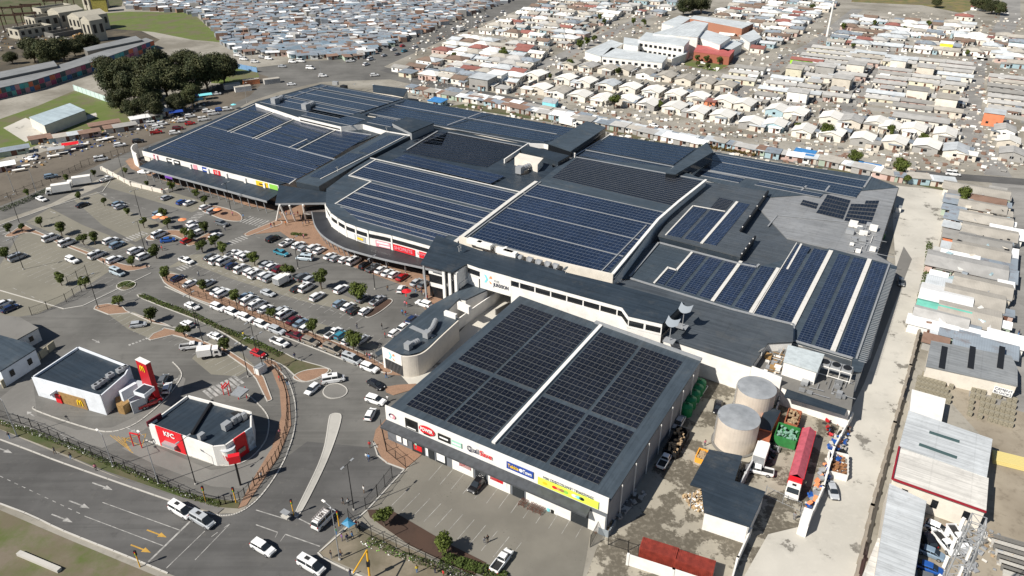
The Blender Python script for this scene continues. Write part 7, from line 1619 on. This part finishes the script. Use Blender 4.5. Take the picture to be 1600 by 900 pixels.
PNTS=[("on the restaurant pavement",[(16,686,0,'black'),(87,710,0,'grey'),(112,718,2,'black'),(151,736,1,'pink')]),
("beside the store corner",[(577,720,0,'blue'),(573,718,1,'white'),(578,700,1,'red'),(569,770,1,'white'),(545,790,1,'white'),(536,788,0,'grey'),(606,628,1,'white'),(604,591,0,'navy')]),
("at the vendor corner",[(535,845,1,'purple'),(543,846,1,'navy'),(551,842,0,'blue'),(518,872,1,'black'),(533,870,1,'brown'),(548,900,1,'navy'),(557,825,1,'red'),(526,835,1,'green'),(652,895,1,'yellow'),(680,896,1,'black'),(693,902,1,'red')]),
("on the forecourt",[(757,850,0,'grey'),(762,848,1,'black'),(689,707,1,'black')]),
("on the car park lanes",[(250,390,0,'navy'),(254,392,1,'red'),(231,384,1,'navy'),(352,360,0,'white'),(311,432,0,'white'),(635,468,1,'red'),(633,478,0,'pink'),(636,480,1,'red'),(629,492,0,'blue'),(634,494,1,'red'),(606,455,0,'brown'),(597,515,1,'black'),(602,528,1,'red'),(558,514,0,'grey'),(381,342,1,'blue'),(231,421,1,'black'),(163,414,1,'black')]),
("beside the hedge islands",[(381,527,1,'yellow'),(461,561,0,'navy'),(450,602,0,'black')]),
("near the entrance hood",[(424,356,0,'red'),(429,355,1,'black'),(447,353,1,'orange'),(460,340,0,'pink'),(466,338,1,'red'),(470,343,0,'black'),(455,337,1,'brown'),(478,350,1,'black'),(483,352,0,'navy'),(474,354,1,'grey'),(448,336,1,'red'),(441,338,0,'white'),(475,374,1,'pink'),(427,318,1,'orange'),(364,338,1,'pink')]),
("by the left shop stalls",[(365,302,0,'orange'),(370,301,1,'red'),(376,303,1,'orange'),(358,303,1,'white'),(352,300,1,'black'),(347,296,0,'navy'),(326,298,1,'black'),(254,302,1,'red'),(341,290,1,'green')]),
("near the glazed entrance",[(646,455,1,'black'),(650,457,0,'black'),(663,465,1,'white'),(668,470,0,'red'),(659,462,1,'navy'),(680,448,0,'brown'),(675,452,1,'pink')]),
("by the entrance gate",[(574,560,1,'red'),(578,562,1,'pink'),(582,560,0,'white'),(570,558,1,'black')]),
("in the recycling yard",[(1267,646,1,'navy'),(1296,675,1,'black')]),
("in the lane and yards",[(1101,697,1,'pink'),(1350,905,0,'black'),(1578,470,1,'black'),(1590,525,1,'navy'),(1240,812,1,'grey')]),
("by the fast food fence",[(437,596,1,'red'),(438,680,1,'pink'),(409,748,1,'white'),(301,546,1,'black')]),
("on the right township road",[(1578,390,0,'orange'),(1575,316,1,'black'),(1586,410,1,'red'),(1572,375,1,'navy')])]
pants=['navy','black','grey','brown','blue']; rp=random.Random(3)
for where,l in PNTS:
    cnt={}
    for x,y,k,c in sorted(l): cnt.setdefault(c,[]).append((x,y))
    for x,y,k,c in l:
        pr=PPR[k]
        if pr[1]: e=pr[0]; pr[1]=False
        else: e=dup(pr[0])
        p=P(x,y); e.location=(p.x,p.y,.14 if ('hood' in where or 'left shops' in where or 'glazed' in where or 'gate' in where or 'pavement' in where) else .04); e.rotation_euler=(0,0,rp.uniform(0,6.28)); s=rp.uniform(.93,1.05); e.scale=(s,s,s)
        paint(e,0,rp.choice(SK)); paint(e,1,CL[c]); pc=rp.choice(pants); paint(e,2,CL[pc])
        L=cnt[c]; i=L.index((x,y)); act='walking' if k==0 else 'standing'
        tag(e,f'person, {c} top, {pc} trousers, {act} {where}'+('' if len(L)==1 else f', {ordn(i)} in {c}'),'person','people around the mall')
# vendors' tent, umbrellas, market bits
def canopy_tent(pts,z,m,label,legs=True):
    q=PP(pts,z); e=thing_at('vendor_tent',q,label,'tent'); c=sum(q,Vector())/len(q)+UZ*.5; mb=MB()
    for a,b in zip(q,q[1:]+q[:1]): mb.poly([a,b,c]); 
    wpart(mb,'tarpaulin',m,e); mb=MB()
    for a in q: mb.tube(zz(a,0),a,.05,n=5)
    wpart(mb,'poles',M_steel,e)
canopy_tent([(533,818),(545,825),(556,818),(543,808)],2.3,mat('blue_tarp',(.03,.2,.35),rough=.6,var=.3),'blue tarpaulin tent of the street vendors at the junction corner')
for x,y,c,l in ((287,352,'orange','orange umbrella stall by the tents'),(258,349,'orange','orange and white stall among the trees, right'),(246,348,'orange','orange stall among the trees, left'),(341,336,'orange','orange stall beside the dark tree shadow'),(252,344,'white','white stall cover among the trees'),(370,298,'orange','orange stall in front of the left shops'),(332,296,'white','white stall by the left shops'),(636,465,'red','red promotional flag umbrella on the lane'),(366,170,'teal','teal cover over a stall behind the gum tree tents')):
    e=empty('stall_umbrella',P(x,y),0,l,'umbrella'); mb=MB(); n=8
    for k in range(n): a=2*math.pi*k/n; b=2*math.pi*(k+1)/n; mb.poly([(1.3*math.cos(a),1.3*math.sin(a),2.0),(1.3*math.cos(b),1.3*math.sin(b),2.0),(0,0,2.5)])
    bpart(mb,'canopy',SIGN[c],e); mb=MB(); mb.tube((0,0,0),(0,0,2.5),.04,n=6); bpart(mb,'pole',M_steel,e)
# goods outside the discount shop
for i,(x,y,c) in enumerate(((821,783,'brown'),(835,790,'brown'),(847,795,'grey'))):
    e=empty('stacked_bench',P(x,y),BX,f'stack of upturned dark frames outside the discount store, {ordn(i)} from the left','frames','frames outside the store'); mb=MB()
    for k in range(5): mb.box((0,-.6+k*.3,.5+.1*(k%2)),(3.4,.08,.08)); mb.box((-1.5+k*.75,0,.3),(.06,1.4,.06))
    for a in (-1.6,1.6):
        for b_ in (-.6,.6): mb.beam((a,b_,0),(a,b_*.6,1.3),.07,.07)
    bpart(mb,'frame',mat('rusty_frame',(.12,.05,.035),rough=.8),e)
for i,(x,y,c,h) in enumerate(((858,797,'teal',.7),(864,800,'black',.7),(870,802,'white',.7),(862,790,'white',1.2),(868,792,'white',1.2),(874,796,'white',1.2),(918,803,'orange',.8),(925,808,'orange',.7),(932,812,'green',1.0))):
    e=empty('goods_stack',P(x,y),.3,f'{c} goods on the pavement outside the discount store, {ordn(i)} from the left','goods','goods outside the store'); mb=MB(); mb.tube((0,0,0),(0,0,h),.42,.46,n=12); bpart(mb,'tub',SIGN[c],e); mb=MB(); mb.tube((0,0,h),(0,0,h+.05),.3,n=10); bpart(mb,'lid',M_dark,e)
# rubbish heaps
def heap(pts,n,m,label,h=.5,s=(.15,.6),name='rubbish_heap'):
    q=PP(pts); e=thing_at(name,q,label,'rubbish',kind='stuff'); rn=random.Random(int(pts[0][0])); x0,x1=min(p.x for p in q),max(p.x for p in q); y0,y1=min(p.y for p in q),max(p.y for p in q)
    for m_ in m:
        mb=MB(); k=0
        while k<n:
            p=Vector((rn.uniform(x0,x1),rn.uniform(y0,y1),0))
            if not inpoly(p,q): k+=.3; continue
            w=rn.uniform(*s); mb.box(p+UZ*rn.uniform(.05,h),(w,w*rn.uniform(.4,1),w*.5),rot=Matrix.Rotation(rn.uniform(0,3),3,'Z')@Matrix.Rotation(rn.uniform(-.6,.6),3,'X')); k+=1
        wpart(mb,'rubbish',m_,e)
heap([(1066,778),(1092,770),(1112,770),(1105,800),(1085,800)],110,[MATS['cardboard'],M_white,mat('tan_card',(.5,.36,.2),rough=.9)],'heap of cardboard and boxes beside the yard shed',.9)
heap([(975,780),(988,790),(968,812),(952,815)],50,[M_kerb,M_conc2],'line of broken concrete rubble beside the store wall',.4,(.3,1.1))
heap([(1300,690),(1318,668),(1330,665),(1312,720),(1280,775),(1262,805),(1256,790),(1284,735)],90,[M_steel,PNT['blue'],M_black,SIGN['orange'],M_kerb],'long pile of scrap, drums and tyres along the recycling yard wall',1.1,(.3,1.2))
heap([(1285,652),(1312,660),(1305,690),(1290,688)],14,[PNT['red'],M_black],'scrap beside the lean-to wall',.8,(.3,1))
heap([(1195,700),(1210,690),(1215,705),(1200,725)],30,[M_steel,M_black],'tangle of dark steel beside the white truck',.7,(.2,1.2))
heap([(1505,800),(1530,800),(1540,850),(1520,905),(1500,905),(1500,860)],45,[M_conc2,M_steel,M_flash],'litter of panels and pipes around the foot of the mast',.5,(.2,1.2))
heap([(1530,820),(1580,835),(1600,860),(1600,900),(1560,900),(1530,870)],14,[M_kerb,MATS['cardboard'],M_flash],'broken concrete and pallets at the bottom right',.3,(.2,.8))
for k in range(8):
    a,b=P(1545+k*3,842+k*8),P(1600+k*2,858+k*8); e=empty('concrete_length',a,0,f'long grey concrete length in the bottom right yard, {ordn(k)} from the top','concrete beam','concrete lengths in the yard'); mb=MB()
    for j in range(3): mb.beam(a+UB*(j*.5)+UZ*.25,b+UB*(j*.5)+UZ*.25,.3,.5)
    wpart(mb,'beam',M_kerb if k%2 else M_conc2,e)
mat('yellow_timber',(.6,.5,.2),rough=.8)
ts=empty('timber_stack',P(1592,727),0,'long yellow timber stack in the sand yard','timber'); mb=MB()
for k in range(7):
    for j in range(3): mb.beam((-4.5,-1.5+k*.45+j*.1,.2+j*.3),(4.5,-1.5+k*.45+j*.1+.2,.2+j*.3),.36,.24)
for v in range(len(mb.v)): mb.v[v]=tuple(Matrix.Rotation(AX+.1,3,'Z')@Vector(mb.v[v]))
bpart(mb,'planks',MATS['yellow_timber'],ts)
heap([(565,845),(640,868),(650,880),(600,866),(562,850)],50,[M_white,SIGN['green']],'litter strewn along the forecourt fence',.15,(.08,.25))
heap([(975,785),(1000,790),(1010,770),(990,765)],18,[M_kerb],'rubble by the loading door',.3,(.3,.9))
heap([(1180,560),(1210,570),(1215,545),(1190,540)],2,[M_steel],'scrap',.2) if False else None
heap([(0,255),(60,225),(120,212),(200,190),(262,172),(300,165),(330,158),(300,185),(240,205),(160,228),(80,256),(0,280)],85,[M_white,M_steel,PNT['blue'],SIGN['brown'],M_black,M_kerb],'market goods, crates and scrap strewn along the left roadside',.5,(.3,1.1),name='roadside_goods')
heap([(0,50),(60,30),(140,40),(160,60),(60,85),(0,80)],90,[M_conc2,M_kerb,SIGN['brown']],'rubble strewn inside the derelict factory',1.0,(.5,2.5))
heap([(1500,300),(1575,305),(1572,420),(1560,540),(1440,530),(1470,440),(1485,370)],130,[HR['slate'],HR['rust'],HR['grey'],M_white,HW['blue'],HW['beige'],M_black],'planks, sheets, washing and junk filling the crowded plots by the lane',2.9,(.4,1.7),name='plot_junk')
# litter across township yards
yards=[((640,120),(1500,235),(1500,60),(760,10))]
mbs=[MB() for _ in range(4)]; rn=random.Random(9)
for k in range(6500):
    x=rn.uniform(640,1600); y=rn.uniform(20,270)
    p=P(x,y); 
    w=rn.uniform(.3,1.9); mbs[k%4].box(p+UZ*w*.25,(w,w*rn.uniform(.3,1),w*rn.uniform(.2,.6)),rz=AX+rn.choice((0,0,.4)))
e=empty('yard_clutter',P(1100,120),0,'scattered yard walls, drums, planks and washing between the township houses','clutter',kind='stuff')
for i,m_ in enumerate((HR['dgrey'],HW['beige'],HR['rust'],HW['white'])): wpart(mbs[i],'clutter',m_,e)
# garden walls in the township
gw_=MB()
for (row,off) in ((R1,9),(R2,8),(R3,8)):
    for (x,y) in row:
        p=P(x,y,0)
        for s,L in ((UA*5,8),(UA*-5,8)): a=p+s-UB*4; gw_.beam(zz(a,.8),zz(a+UB*9,.8),.2,1.6)
        a=p-UB*off-UA*4.5; gw_.beam(zz(a,.8),zz(a+UA*7,.8),.2,1.6)
for (bl,br,tr,tl,nr,nc) in (((1168,158),(1312,172),(1380,88),(1278,76),11,3),((1345,172),(1500,186),(1518,104),(1388,92),11,3),((640,120),(795,150),(860,80),(720,58),9,7),((815,72),(880,78),(1000,8),(935,2),11,4),((1100,28),(1250,45),(1310,8),(1180,-6),8,8),((1290,72),(1500,90),(1520,40),(1330,28),8,9),((1545,178),(1660,200),(1660,130),(1542,122),7,2)):
    c=PP([bl,br,tr,tl])
    for i in range(nr):
        for j in range(nc+1):
            p=bil(c,j/nc,(i+.5)/nr); q_=bil(c,j/nc,(i+1.3)/nr)
            if rn.random()<.85: gw_.beam(zz(p,.8),zz(q_,.8),.2,1.6)
        if rn.random()<.9:
            a,b=bil(c,.05,i/nr),bil(c,rn.uniform(.5,1),i/nr); gw_.beam(zz(a,.8),zz(b,.8),.2,1.6)
e=empty('garden_walls',P(1100,150),0,'low grey garden walls dividing the cottage plots behind the mall','walls',kind='stuff'); wpart(gw_,'walls',HW['grey'],e)
